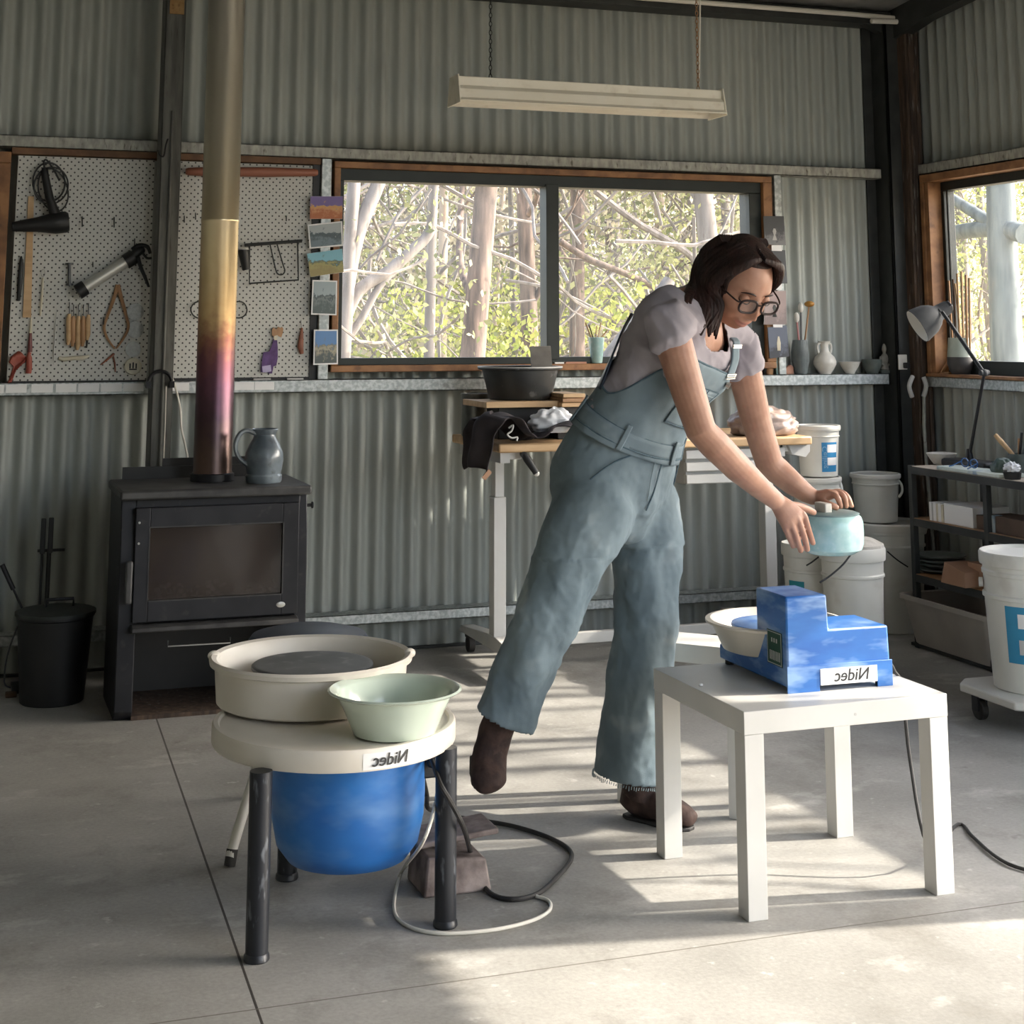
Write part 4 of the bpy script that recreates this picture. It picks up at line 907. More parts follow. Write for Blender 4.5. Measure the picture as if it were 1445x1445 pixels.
for x in (XF+.012, XB-.012):
    for y in (YL-.012, YM, YE+.03): MB().box(x-.013, x+.013, y-.013, y+.013, 0, ZT+(.002 if y > YM+.01 else -.03)).build('leg', M_dark, t, bevel=.002)
def on(px, py, z, dx=0): return fl(px, py, z)
# desk lamp
lb = fl(1368, 657, ZT); lx = min(max(lb.x, XF+.08), XB-.08)
q = atx(1368, 645, 4.05)
t = thing('desk_lamp', (4.05, q.y, ZT), 'grey jointed desk lamp bent over the black shelf unit', 'lamp')
j0 = V((4.05, q.y, ZT+.05)); j1 = atx(1389, 526, 4.05); j2 = atx(1330, 440, 4.03); 
MB().box(4.0, 4.12, j0.y-.17, j0.y+.14, ZT, ZT+.035).build('base', M_blackplastic, t, bevel=.012)
MB().cyl(j0-V((0, 0, .015)), j0+V((0, 0, .03)), .018, .010).tube([j0, j1], .0065, 10).build('lower_arm', M_blackmetal, t)
MB().tube([j1, j2], .0065, 10).tube([j1+V((-.01, .014, .01)), j2+V((-.008, .014, .012))], .003, 6).build('upper_arm', M_lampgrey, t)
MB().ball(j1, .016, n=8).cyl(j1-V((.02, 0, 0)), j1+V((.02, 0, 0)), .012).build('elbow', M_lampgrey, t)
hc = atx(1316, 449, 4.02); mth = atx(1292, 463, 3.98); ax = (mth-hc).normalized()
ax = (-HR*.84-ZU*.50+HT*.06).normalized()
Ml = frame(ax); hd = atx(1322, 443, 4.03)
MB().lathe(hd, [(.012, -.06), (.030, -.058), (.034, -.02), (.036, -.005), (.05, .01), (.066, .04), (.074, .08), (.078, .105), (.075, .105), (.070, .08), (.06, .045), (.04, .02), (.01, .015)], 36, Ml).build('shade', M_lampgrey, t)
MB().lathe(hd, [(.0745, .104), (.0695, .08), (.059, .045), (.038, .022), (.01, .0165)], 36, Ml, cap=False).build('shade_lining', M_creamlight, t)
MB().ball(hd+ax*.05, .026, n=10).build('bulb', M_paper, t)
MB().loft([(hd-ax*.075, .024, .024), (hd-ax*.02, .03, .03)], ZU, 4, ends=False).build('switch_housing', M_blackmetal, t, bevel=.003)
# things on the top shelf
def rooted(px, py, z): p = fl(px, py, z); return V((min(max(p.x, XF+.03), XB-.03), p.y, z))
p = rooted(1321, 655, ZT); b = MB().lathe(p+V((.03, .0, 0)), [(.02, 0), (.035, 0), (.05, .02), (.066, .046), (.062, .047), (.046, .022), (.02, .006)], 32).build('dish', M_whiteglaze); tag(b, 'small white dish at the far end of the top shelf', 'bowl')
p = fl(1366, 660, ZT); b = MB().box(XF+.004, XF+.13, atx(1408, 667, XF).y, atx(1320, 660, XF).y, ZT, ZT+.016).build('paint_board', mat('paint_stained_board', (.52, .60, .56), (.62, .68, .63), scale=6, rough=.5, c3=(.05, .15, .35), s3=14, a3=.6), None, bevel=.004); tag(b, 'pale paint-stained board lying along the front of the top shelf', 'board')
by = atx(1368, 655, XF+.06).y
t = thing('spectacles', (XF+.06, by, ZT+.016), 'blue-framed spectacles lying folded on the pale board below the lamp', 'glasses')
for s in (-1, 1):
    rim = [V((XF+.06, by+s*.031+.024*math.cos(a), ZT+.037+.017*math.sin(a))) for a in np.linspace(0, 2*PI, 22)]
    MB().tube(rim, .0028, 6).build('rim', mat('blue_frame', (.02, .09, .25), rough=.4), t)
    MB().tube([V((XF+.06, by+s*.055, ZT+.04)), V((XF+.02, by+s*.058, ZT+.024)), V((XF+.005, by+s*.064, ZT+.02))], .0025, 6).build('temple', MATS['blue_frame'], t)
ry = atx(1415, 655, XF+.08).y; o = lump('stone', (XF+.08, ry, ZT+.030), .045, .052, .042, mat('dark_green_stone', (.03, .06, .05), (.07, .10, .085), scale=20, rough=.5), 5, .2, flat=-.7); tag(o, 'dark green rounded lump beside the lamp base on the top shelf', 'stone')
ry = atx(1424, 668, XF+.02).y
b = MB().lathe((XF+.035, ry, ZT), [(.015, 0), (.03, 0), (.036, .028), (.032, .029), (.015, .01)], 24).build('ink_dish', M_blackplastic); tag(b, 'small dark dish on the front of the top shelf holding white tissue', 'dish')
o = lump('tissue', (XF+.035, ry, ZT+.043), .03, .032, .022, M_bag, 8, .5, 18, flat=-.7); tag(o, 'crumpled white tissue heaped on the small dark dish', 'tissue')
jy = atx(1438, 650, XF+.16).y
t = thing('brush_jar', (XF+.16, jy, ZT), 'dark jar crammed with brushes near the right edge of the top shelf', 'jar')
MB().lathe((XF+.16, jy, ZT), [(.02, 0), (.042, 0), (.045, .01), (.043, .085), (.040, .085), (.038, .01), (.02, .005)], 28).build('jar_body', M_plategrn, t)
bs = thing('brush', (XF+.15, jy, ZT+.06), 'fat pale wooden handle leaning left out of the dark brush jar', 'brush')
MB().tube([(XF+.15, jy+.01, ZT+.07), (XF+.12, jy+.055, ZT+.13), (XF+.11, jy+.078, ZT+.155)], [.008, .011, .009], 10).build('handle', M_wood, bs)
for i, (dy, dz, m, l) in enumerate(((-.02, .17, M_blackplastic, 'black-handled brush standing in the dark jar on the top shelf'), (.0, .145, M_woodmid, 'brown-handled brush standing in the dark jar on the top shelf'), (-.05, .13, M_greyglaze, 'grey-handled brush leaning right in the dark jar on the top shelf'))):
    b = MB().tube([(XF+.16, jy, ZT+.05), (XF+.165, jy+dy, ZT+dz)], .005, 8).build('brush', m); tag(b, l, 'brush', 'brushes in the dark jar')
# second shelf: books and boxes
def y2(px, z=Z2, x=XF+.02): return atx(px, 735, x).y
ya = y2(1313)
wd = [(.016, M_paper), (.012, M_printgrey), (.02, M_paper), (.014, M_bone), (.022, M_paper), (.016, M_bone)]
y = y2(1312)
for i, (w, m) in enumerate(wd):
    b = MB().box(XF+.02, XF+.17, y-w+.001, y, Z2, Z2+.075-.004*(i % 2)).build('book', m, None, bevel=.001); y -= w
    tag(b, ['white paperback at the far end of the middle shelf', 'grey-spined paperback second from the far end of the middle shelf', 'thick white paperback third in the middle shelf row', 'cream paperback fourth in the middle shelf row', 'thickest white paperback fifth in the middle shelf row', 'cream paperback beside the white box on the middle shelf'][i], 'book', 'paperbacks on the middle shelf')
y -= .004; w = y-y2(1373)
b = MB().box(XF+.02, XF+.2, y-w, y, Z2, Z2+.08).build('box', M_paper, None, bevel=.002); tag(b, 'plain white box beside the paperbacks on the middle shelf', 'box')
ya, yb_ = y2(1374), y2(1388)
b = MB().box(XF+.03, XF+.2, yb_, ya-.004, Z2, Z2+.055).build('box', M_boxbrown, None, bevel=.002); tag(b, 'small dark brown box between the white box and the middle post', 'box')
ya, yb_ = y2(1396), y2(1403); b = MB().box(XF+.02, XF+.06, yb_, ya, Z2, Z2+.065).build('packet', mat('blue_white_packet', (.12, .3, .5), (.7, .72, .68), scale=20, rough=.5)); tag(b, 'small blue and white packet just right of the middle post', 'packet')
ya, yb_ = y2(1404), y2(1470); b = MB().box(XF+.02, XF+.2, yb_, ya-.003, Z2, Z2+.065).build('box', M_boxbrown, None, bevel=.002); tag(b, 'long brown box at the right edge of the middle shelf', 'box')
# third shelf: plates and folded cardboard
y = atx(1328, 800, XF+.14).y
for i in range(4):
    R = .115-.006*((i*3) % 4); z = Z3+i*.018
    b = MB().lathe((XF+.14, y, z), [(.03, 0), (R*.7, .0), (R, .014), (R, .018), (R*.95, .018), (R*.68, .006), (.02, .005)], 36).build('plate', M_plategrn); tag(b, ['grey-green plate at the bottom of the stack on the third shelf', 'grey-green plate second from the bottom of the third-shelf stack', 'grey-green plate third from the bottom of the third-shelf stack', 'grey-green plate on top of the stack on the third shelf'][i], 'plate', 'plates on the third shelf')
y1_ = atx(1342, 815, XF+.02).y; y0_ = atx(1372, 815, XF+.02).y
o = MB().prism([(XF-.03, y1_, Z3), (XF-.03, y0_-.02, Z3), (XF-.03, y0_-.02, Z3+.06), (XF-.03, y1_-.03, Z3+.085), (XF-.03, y1_-.015, Z3+.045)], (.12, 0, 0)).build('carton', M_cardboard, None, bevel=.002); tag(o, 'open pinkish cardboard carton in front of the plates on the third shelf', 'box')
y1_ = atx(1374, 795, XF+.06).y; y0_ = atx(1402, 795, XF+.06).y
o = MB().prism([(XF+.04, y1_, Z3), (XF+.04, y0_, Z3), (XF+.04, y0_, Z3+.09), (XF+.04, y1_+.015, Z3+.09)], (.14, 0, 0)).build('carton', M_cardboard, None, bevel=.002); tag(o, 'larger pinkish carton at the right of the plates on the third shelf', 'box')
# translucent tub under the shelves
yA = atx(1274, 845, XF-.02).y; zt_ = atx(1274, 835, XF-.02).z
L0 = max(yA-.62, 4.6)
t = thing('storage_tub', (XF+.12, (yA+L0)/2, .045), 'long translucent storage tub on the bottom of the shelf unit', 'tub')
mb = MB()
def rr(x0, x1, y0, y1, z, r=.03):
    pts = []
    for cx_, cy_, a0 in ((x1-r, y1-r, 0), (x0+r, y1-r, PI/2), (x0+r, y0+r, PI), (x1-r, y0+r, 1.5*PI)):
        pts += [V((cx_+r*math.cos(a0+k*PI/8), cy_+r*math.sin(a0+k*PI/8), z)) for k in range(5)]
    return pts
xo0, xo1 = XF-.05, XB-.03
zb_ = zt_-.20
mb.rings([rr(xo0+.05, xo1-.05, L0+.05, yA-.05, zb_), rr(xo0+.045, xo1-.045, L0+.045, yA-.045, zb_+.006), rr(xo0+.012, xo1-.012, L0+.012, yA-.012, zt_-.02), rr(xo0, xo1, L0, yA, zt_-.02), rr(xo0, xo1, L0, yA, zt_-.002), rr(xo0+.004, xo1-.004, L0+.004, yA-.004, zt_), rr(xo0+.015, xo1-.015, L0+.015, yA-.015, zt_-.004), rr(xo0+.04, xo1-.04, L0+.04, yA-.04, zb_+.06)])
mb.build('tub_body', M_tubclear, t)
b = MB().box(XF+.0, XB-.02, L0, yA-.02, zb_-.014, zb_-.002).build('bottom_shelf', M_dark, bpy.data.objects['shelf_unit'])
# ================================================================== pegboards and what hangs on them
PY = 6.53
def W(x, y, d=0.0): return at(x, y, PY-d)          # a point d in front of the pegboard face
t = thing('pegboard', (.44, PY, 1.12), 'large white pegboard panel left of the grey column', 'pegboard')
MB().box(.192, .73, PY, PY+.006, 1.122, 2.014).build('panel', M_peg, t)
t = thing('pegboard', (1.1, PY, 1.12), 'white pegboard panel behind the flue, black strip on its right edge', 'pegboard')
MB().box(.815, 1.395, PY, PY+.006, 1.128, 2.014).build('panel', M_peg, t)
MB().box(1.395, 1.426, PY-.006, PY+.02, 1.117, 2.018).box(.815, 1.426, PY-.003, PY+.012, 1.117, 1.128).build('edge_strip', M_blackplastic, t)
MB().box(.192, .73, PY-.003, PY+.012, 1.117, 1.122).build('lower_strip', M_blackplastic, bpy.data.objects['pegboard'])
def one(o, l, c, g=None): return tag(o, l, c, g)
# hair dryer with looped cord
h = W(70, 300, .05)
t = thing('hair_dryer', h, 'black hair dryer with coiled cord hanging at the top left of the pegboard', 'hair dryer')
a, b = W(17, 320, .055), W(97, 313, .055)
st = [(a, .018, .018), (a.lerp(b, .08), .021, .021), (a.lerp(b, .45), .030, .030), (a.lerp(b, .75), .043, .043), (a.lerp(b, .95), .043, .043), (b, .036, .036)]
MB().loft(st, (0, 1, 0), 24, ends=False).build('barrel', M_blackplastic, t)
MB().loft([(W(78, 303, .05), .026, .022), (W(70, 280, .05), .019, .017), (W(64, 250, .045), .016, .015), (W(63, 238, .045), .013, .012)], (0, 1, 0), 16).build('handle', M_blackplastic, t)
def loop(c, rx, rz, tilt=0, n=26, y=.03): 
    return [W(c[0], c[1], y)+V((rx*math.cos(q)*math.cos(tilt)-rz*math.sin(q)*math.sin(tilt), .004*math.sin(3*q), rx*math.cos(q)*math.sin(tilt)+rz*math.sin(q)*math.cos(tilt))) for q in np.linspace(0, 2*PI, n)]
mb = MB()
mb.tube(loop((69, 257), .062, .078, .12), .0038, 6).tube(loop((72, 262), .066, .074, -.15, y=.036), .0035, 6).tube(loop((75, 268), .056, .088, .3, y=.026), .0032, 6)
mb.tube([W(63, 240, .045), W(62, 228, .04), W(66, 226, .035), W(75, 238, .03), W(84, 255, .03)], .0038, 6, smooth=4)
mb.build('cord', M_blackplastic, t)
MB().tube([W(72, 238, .0), W(72, 240, .03), W(72, 254, .032)], .0025, 6).build('hook', M_printgrey, t)
# ruler stick
t_ = MB().prism([W(40, 277, .01), W(48, 277, .01), W(44, 448, .01), W(32, 448, .01)], (0, .006, 0)).build('wooden_stick', M_wood); one(t_, 'long flat yellowish wooden stick hanging behind the hair dryer', 'stick')
t = MB().loft([(W(30, 362, .012), .004, .004), (W(30, 372, .012), .009, .007), (W(28, 400, .012), .010, .007), (W(26, 424, .012), .007, .005)], (1, 0, 0), 12).build('modelling_tool', M_blackplastic); one(t, 'black spindle-shaped tool hanging at the left edge of the pegboard', 'tool')
t = thing('loop_tool', W(60, 400, .01), 'thin pale-handled loop tool hanging right of the long wooden stick', 'tool')
MB().tube([W(61, 392, .01), W(59, 420, .01), W(57, 446, .01)], [.004, .005, .003], 8).build('handle', M_bone, t); MB().tube(loop((61, 385), .008, .014, y=.01), .0015, 5).build('wire_loop', M_printgrey, t)
t = thing('spool', W(98, 388, .015), 'small metal spool hanging left of the clay gun', 'spool')
MB().cyl(W(98, 371, .015), W(98, 374, .015), .016).cyl(W(98, 374, .015), W(98, 400, .015), .006).cyl(W(98, 400, .015), W(98, 403, .015), .015).build('spool_body', M_wheelhead, t)
# clay gun
a, b = W(112, 411, .05), W(183, 366, .05); d = (b-a).normalized()
t = thing('clay_extruder', a.lerp(b, .5), 'silver and black clay gun hanging diagonally on the left pegboard', 'extruder')
MB().cyl(a, b, .023, n=24).build('barrel', mat('satin_aluminium', (.52, .53, .49), (.6, .6, .56), scale=10, rough=.35, metal=.5), t)
MB().cyl(a-d*.008, a+d*.028, .031, n=24).cyl(b-d*.02, b+d*.02, .031, n=24).build('end_caps', M_blackplastic, t)
mb = MB().loft([(b, .018, .018), (W(192, 357, .05), .02, .02), (W(202, 352, .05), .014, .014)], (0, 1, 0), 12)
mb.tube([W(186, 352, .05), W(196, 346, .05), W(208, 348, .05), W(212, 358, .05)], [.007, .008, .008, .006], 8, smooth=3)
mb.build('frame', M_blackplastic, t)
mb = MB().tube([W(194, 362, .05), W(199, 378, .05), W(205, 392, .05), W(210, 405, .05)], [.009, .008, .007, .005], 8, smooth=3).tube([W(200, 355, .05), W(207, 364, .05), W(214, 364, .05)], .005, 8, smooth=3)
mb.build('trigger_grip', M_blackplastic, t)
MB().tube([W(190, 337, .0), W(190, 345, .03), W(189, 352, .04)], .0025, 6).build('hook', M_blackplastic, t)
# five small wooden tools in a bunch
for i, (x, y0, y1, m, l) in enumerate(((98, 443, 487, M_wood, 'fat pale wooden tool, leftmost of the five hung in a bunch'), (104, 446, 489, M_woodmid, 'brown wooden tool, second from the left of the hanging bunch'), (111, 446, 494, M_wood, 'longest pale wooden tool, in the middle of the hanging bunch'), (118, 446, 489, M_woodmid, 'brown wooden tool, fourth from the left of the hanging bunch'), (125, 444, 480, M_wood, 'short dark-tipped tool, rightmost of the hanging bunch'))):
    t = thing('modelling_tool', W(x, y0, .02), l, 'tool', 'wooden tools hung in a bunch')
    MB().tube([W(x, y0-16, 0), W(x, y0-12, .018), W(x, y0, .02)], .0022, 6).build('wire_end', M_wheelhead, t)
    MB().tube([W(x, y0, .02), W(x-1, y0+8, .02), W(x-1, y1-8, .02), W(x-2, y1, .02)], [.006, .0105, .010, .005], 10).build('handle', m, t)
    if i == 4: MB().tube([W(x-2, y1, .02), W(x-3, y1+11, .02)], [.005, .003], 8).build('tip', M_blackplastic, t)
# wooden callipers (teardrop)
mb = MB()
for s in (-1, 1):
    mb.tube([W(166, 402, .015), W(166+s*5, 420, .015), W(165+s*13, 445, .015), W(164+s*17, 462, .015), W(163+s*11, 478, .015), W(163+s*1, 492, .015)], [.010, .008, .006, .006, .005, .003], 8, smooth=5)
o = mb.build('calipers', M_woodmid); one(o, 'teardrop-shaped wooden callipers hanging beside the metal discs', 'callipers')
for i, (x, y, l) in enumerate(((191, 440, 'thin metal disc, topmost of the three beside the callipers'), (191, 465, 'thin metal disc, middle of the three beside the callipers'), (188, 493, 'thin metal disc, lowest of the three above the round badge'))):
    c = W(x, y, .006); o = MB().cyl(c, c+V((0, .003, 0)), .034 if i < 2 else .031, n=28).cyl(c-V((0, .006, 0)), c, .002).build('metal_disc', mat('perforated_zinc', (.33, .34, .33), (.25, .26, .25), scale=90, rough=.45, metal=.5) if i == 0 else MATS['perforated_zinc']); one(o, l, 'disc', 'metal discs on the pegboard')
c = W(187.5, 517, .012); t = thing('badge', c, 'round cream badge with three dark bars at the bottom right of the left pegboard', 'badge')
MB().lathe(c, [(.01, 0), (.033, 0), (.034, -.004), (.031, -.007), (.01, -.008)], 32, axes((1, 0, 0), (0, 0, 1), (0, 1, 0))).build('disc', M_bone, t)
mb = MB()
for dx in (-.012, 0, .012): mb.box(c.x+dx-.0028, c.x+dx+.0028, c.y-.010, c.y-.007, c.z-.008, c.z+.012+(.004 if dx == 0 else 0))
mb.box(c.x-.015, c.x+.015, c.y-.010, c.y-.007, c.z-.014, c.z-.009); mb.build('mark', M_ink, t)
o = MB().tube([W(80, 435, .01), W(78, 470, .01), W(76, 495, .01), W(76, 515, .01)], [.001, .0025, .003, .001], 8).build('needle_tool', M_printgrey); one(o, 'long thin needle tool hanging left of the bunch of wooden tools', 'tool')
o = MB().tube([W(83, 505, .012), W(90, 507, .012), W(106, 505, .012), W(118, 505, .012), W(126, 502, .012)], [.006, .009, .008, .009, .005], 10).build('bone_tool', M_bone); one(o, 'pale bone-coloured tool lying level below the bunch of wooden tools', 'tool')
t = thing('paintbrush', W(41, 500, .012), 'red-handled paintbrush hanging bristles up at the lower left of the pegboard', 'brush')
MB().tube([W(44, 448, .012), W(43, 470, .012)], [.003, .006], 8).build('bristle', M_bone, t); MB().tube([W(43, 470, .012), W(42, 497, .012)], [.006, .010], 10).build('ferrule', mat('maroon_paint', (.12, .02, .02), rough=.4), t); MB().tube([W(42, 497, .012), W(41, 500, .012), W(41, 505, .012), W(41, 518, .012), W(40, 527, .012)], [.008, .007, .012, .012, .011], 10).build('handle', M_red, t)
def rib(u, v): 
    c = [W(32, 500, .01), W(26, 508, .014), W(22, 520, .02), W(17, 532, .02), (W(12, 541, .018))]; i = u*3.999; k = int(i); p = c[k].lerp(c[k+1], i-k)
    w = .030 if u < .5 else .012; return p+V(((v-.5)*w*2*(1 if u < .45 else .6), .006*math.sin(v*9+u*12), .012*math.sin(v*6+u*4)))
o = MB().grid(rib, 20, 8).build('sponge_scrap', M_red, None, solid=.004); one(o, 'scrap of red netting hanging at the bottom left corner of the pegboard', 'netting')
mb = MB().tube([W(142, 515, .01), W(152, 507, .01), W(161, 499, .01)], [.002, .004, .005], 8).tube([W(163, 525, .01), W(162, 512, .01), W(160, 503, .01)], [.002, .003, .003], 8)
o = mb.build('dividers', M_woodred); one(o, 'small reddish dividers hanging open near the round badge', 'dividers')
# loose hooks
def hook(x, y, l, h=14):
    o = MB().tube([W(x, y, 0), W(x, y+1, .022), W(x, y+h, .024)], .0028, 6).build('peg_hook', M_wheelhead if x < 100 else M_dark); one(o, l, 'hook')
hook(116, 306, 'empty dark peg hook right of the hair dryer'); hook(161, 307, 'empty dark peg hook between the hair dryer and the column')
hook(131, 370, 'empty peg hook above the middle of the clay gun', 7); hook(146, 448, 'empty peg hook left of the wooden callipers', 10)
# right-hand pegboard
t = thing('rolling_pin', W(350, 243, .03), 'long reddish wooden rolling pin across the top of the right pegboard', 'rolling pin')
a, b = W(262, 242, .03), W(448, 243.5, .03)
MB().tube([a, a.lerp(b, .02), a.lerp(b, .12), a.lerp(b, .6), a.lerp(b, .98), b], [.012, .016, .019, .021, .016, .012], 16).build('pin_body', M_woodred, t)
t = thing('wire_rack', W(385, 365, .03), 'black wire frame with a hanging loop on the right pegboard', 'rack')
mb = MB().tube([W(345, 346, .03), W(426, 340, .03)], .007, 8); mb.build('bar', M_dark, t)
mb = MB().tube([W(352, 346, .03), W(352, 400, .03), W(421, 395, .03), W(420, 341, .03)], .0042, 8).tube([W(381, 345, .02), W(389, 380, .02), W(393, 387, .02), W(399, 387, .02), W(402, 382, .02), W(400, 375, .02), W(391, 345, .02)], .0030, 6, smooth=3); mb.build('wire', M_dark, t)
t = thing('cup', W(344, 366, .04), 'small black cup hanging beside the flue on the right pegboard', 'cup')
MB().cyl(W(347, 381, .04), W(343, 352, .04), .015, .024, 20).build('cup_body', M_blackplastic, t); MB().cyl(W(343, 352.5, .04), W(343, 351, .04), .0245, .0245, 20).build('rim', M_printgrey, t)
o = MB().tube(loop((337, 437), .034, .034, y=.012), .0028, 6).build('wire_ring', M_dark); one(o, 'dark wire ring hanging just right of the flue', 'ring')
o = MB().tube(loop((285, 437), .045, .036, y=.012), .0028, 6).build('wire_ring', M_dark); one(o, 'dark wire ring mostly hidden behind the left side of the flue', 'ring')
# purple giraffe cut-out with a brown head
t = thing('paper_animal', W(380, 500, .012), 'purple paper animal with long neck and brown head on the right pegboard', 'ornament')
MB().prism([W(x, y, .012) for x, y in ((368, 525), (370, 508), (372, 497), (380, 496), (384, 487), (386, 478), (391, 478), (392, 490), (392, 505), (390, 516), (386, 517), (384, 527), (379, 527), (379, 518), (374, 519), (374, 526))], (0, .006, 0)).build('body', M_purple, t)
MB().prism([W(x, y, .014) for x, y in ((384, 465), (386, 462), (390, 465), (393, 461), (396, 463), (398, 461), (400, 464), (399, 470), (397, 476), (393, 474), (388, 476), (384, 473))], (0, .008, 0)).build('head', M_woodmid, t)
MB().prism([W(x, y, .015) for x, y in ((387, 474), (392, 473), (391, 480), (387, 480))], (0, .005, 0)).build('throat', M_bone, t)
MB().prism([W(x, y, .016) for x, y in ((370, 517), (382, 515), (383, 524), (371, 526))], (0, .003, 0)).build('price_tag', mat('pale_lilac', (.45, .4, .6), rough=.5), t)
o = thing('wooden_tool', W(425, 480, .012), 'small reddish wooden paddle hanging at the right edge of the right pegboard', 'tool')
MB().tube([W(425, 452, 0), W(425.5, 458, .012), W(426, 464, .012)], .0025, 6).build('hanger', M_printgrey, o); MB().loft([(W(426, 463, .012), .005, .004), (W(425, 478, .012), .010, .005), (W(424, 490, .012), .013, .006), (W(426, 499, .012), .008, .004)], (1, 0, 0), 12).build('paddle', M_woodred, o)
hook(260, 305, 'empty black peg hook left of the flue', 9); hook(276, 301, 'empty black peg hook hard against the left side of the flue', 9); hook(404, 305, 'empty peg hook on the bare upper part of the right pegboard', 7)
# white tags stuck along the sill rail
FYG = 6.4985
tagx = [(-21, 6, 'leftmost'), (8, 38, 0), (44, 75, 0), (78.5, 108, 0), (110, 140, 0), (142, 172, 0), (174, 203, 0), (238, 267, 0), (331, 359, 0), (359.5, 387, 0)]
names = ['white paper tag cut by the left edge of the photo', 'white paper tag on the rail below the red netting scrap', 'white paper tag on the rail below the needle tool', 'white paper tag on the rail below the bone tool', 'white paper tag on the rail below the dividers', 'white paper tag on the rail left of the round badge', 'white paper tag on the rail below the round badge', 'white paper tag on the rail between column and flue', 'white paper tag on the rail just right of the flue', 'white paper tag, last on the right of the rail']
for (x0, x1, _), l in zip(tagx, names):
    a, b = at(x0, 553, FYG), at(x1, 542, FYG)
    o = MB().box(a.x, b.x, FYG, FYG+.0015, 1.078, 1.110).build('paper_tag', M_paper); tag(o, l, 'tag', 'white tags along the sill rail')
for x0, x1, l in ((358, 382, 'pale stick of chalk lying on the rail under the purple animal'), (405, 428, 'pale stick of chalk lying on the rail near the black strip')):
    a, b = at(x0, 531, 6.51), at(x1, 531, 6.51); o = MB().box(a.x, b.x, 6.505, 6.515, 1.117, 1.124).build('chalk', M_printgrey); tag(o, l, 'chalk')
# ================================================================== postcards
def pic_mat(name, sky, mid, fg, acc, s=9.0):
    """a small painted landscape: bands of noise-broken colour"""
    m, nt, b = _nt(name); N = nt.nodes; L = nt.links
    tc = N.new('ShaderNodeTexCoord'); sp = N.new('ShaderNodeSeparateXYZ'); L.new(tc.outputs['Generated'], sp.inputs[0])
    n = N.new('ShaderNodeTexNoise'); n.inputs['Scale'].default_value = s/2.2; n.inputs['Detail'].default_value = 6; n.inputs['Roughness'].default_value = .7; L.new(tc.outputs['Generated'], n.inputs[0])
    a = N.new('ShaderNodeMath'); a.operation = 'MULTIPLY_ADD'; L.new(n.outputs['Fac'], a.inputs[0]); a.inputs[1].default_value = 1.3
    s_ = N.new('ShaderNodeMath'); s_.operation = 'SUBTRACT'; L.new(sp.outputs[2], s_.inputs[0]); s_.inputs[1].default_value = .65; L.new(s_.outputs[0], a.inputs[2])
    r = N.new('ShaderNodeValToRGB'); r.color_ramp.interpolation = 'LINEAR'; e = r.color_ramp.elements
    e[0].position = .22; e[0].color = c4(fg); e[1].position = .78; e[1].color = c4(sky)
    q = e.new(.42); q.color = c4(acc); q = e.new(.56); q.color = c4(mid); q = e.new(.64); q.color = c4(sky)
    L.new(a.outputs[0], r.inputs[0]); L.new(r.outputs[0], b.inputs['Base Color']); sock(b, 'Roughness', .45); return m
def card(q, Y, m, label, border=.004, group='postcards', bm_=None, thick=.0012):
    P = [at(x, y, Y) for x, y in q]; c = sum(P, V())/4
    t = thing('postcard', c, label, 'postcard', group)
    MB().prism(P, (0, thick, 0)).build('card', bm_ or M_paper, t)
    I = []
    for p in P: d = (c-p); I.append(p+V((math.copysign(border, d.x), -.0006, math.copysign(border, d.z))))
    MB().prism(I, (0, -.0003, 0)).build('picture', m, t)
G1 = 'painted postcards left of the window'
card([(438, 277), (484, 277), (483, 309), (437, 309)], 6.497, pic_mat('picture_orange_field', (.16, .11, .30), (.58, .33, .08), (.40, .12, .03), (.55, .25, .10)), 'postcard of an orange and purple landscape, topmost left of the window', .0005, G1)
card([(434, 317), (483, 312), (484, 347), (437, 351)], 6.496, pic_mat('picture_grey_lake', (.36, .40, .41), (.05, .08, .09), (.14, .19, .22), (.06, .09, .10)), 'white-bordered postcard of a grey lake, second from the top left of the window', .006, G1)
card([(433, 358), (483, 351), (485, 384), (438, 391)], 6.495, pic_mat('picture_green_field', (.20, .45, .55), (.10, .13, .09), (.30, .25, .10), (.36, .33, .12)), 'tilted postcard of a green and ochre field, middle one left of the window', .0005, G1)
card([(441, 395), (476, 396), (475, 445), (439, 444)], 6.496, pic_mat('picture_grey_rocks', (.35, .42, .45), (.06, .08, .09), (.10, .13, .13), (.20, .24, .24)), 'upright white-bordered postcard of dark rocks left of the window', .006, G1)
card([(443, 465), (477, 465), (477, 514), (442, 515)], 6.496, pic_mat('picture_blue_hill', (.12, .25, .50), (.18, .19, .16), (.09, .11, .11), (.42, .38, .28)), 'upright postcard of a blue sky over pale crags, lowest left of the window', .006, G1)
G2 = 'dark art cards right of the window'
def still(name, bg, fgc): return pic_mat(name, bg, bg, fgc, bg, 6)
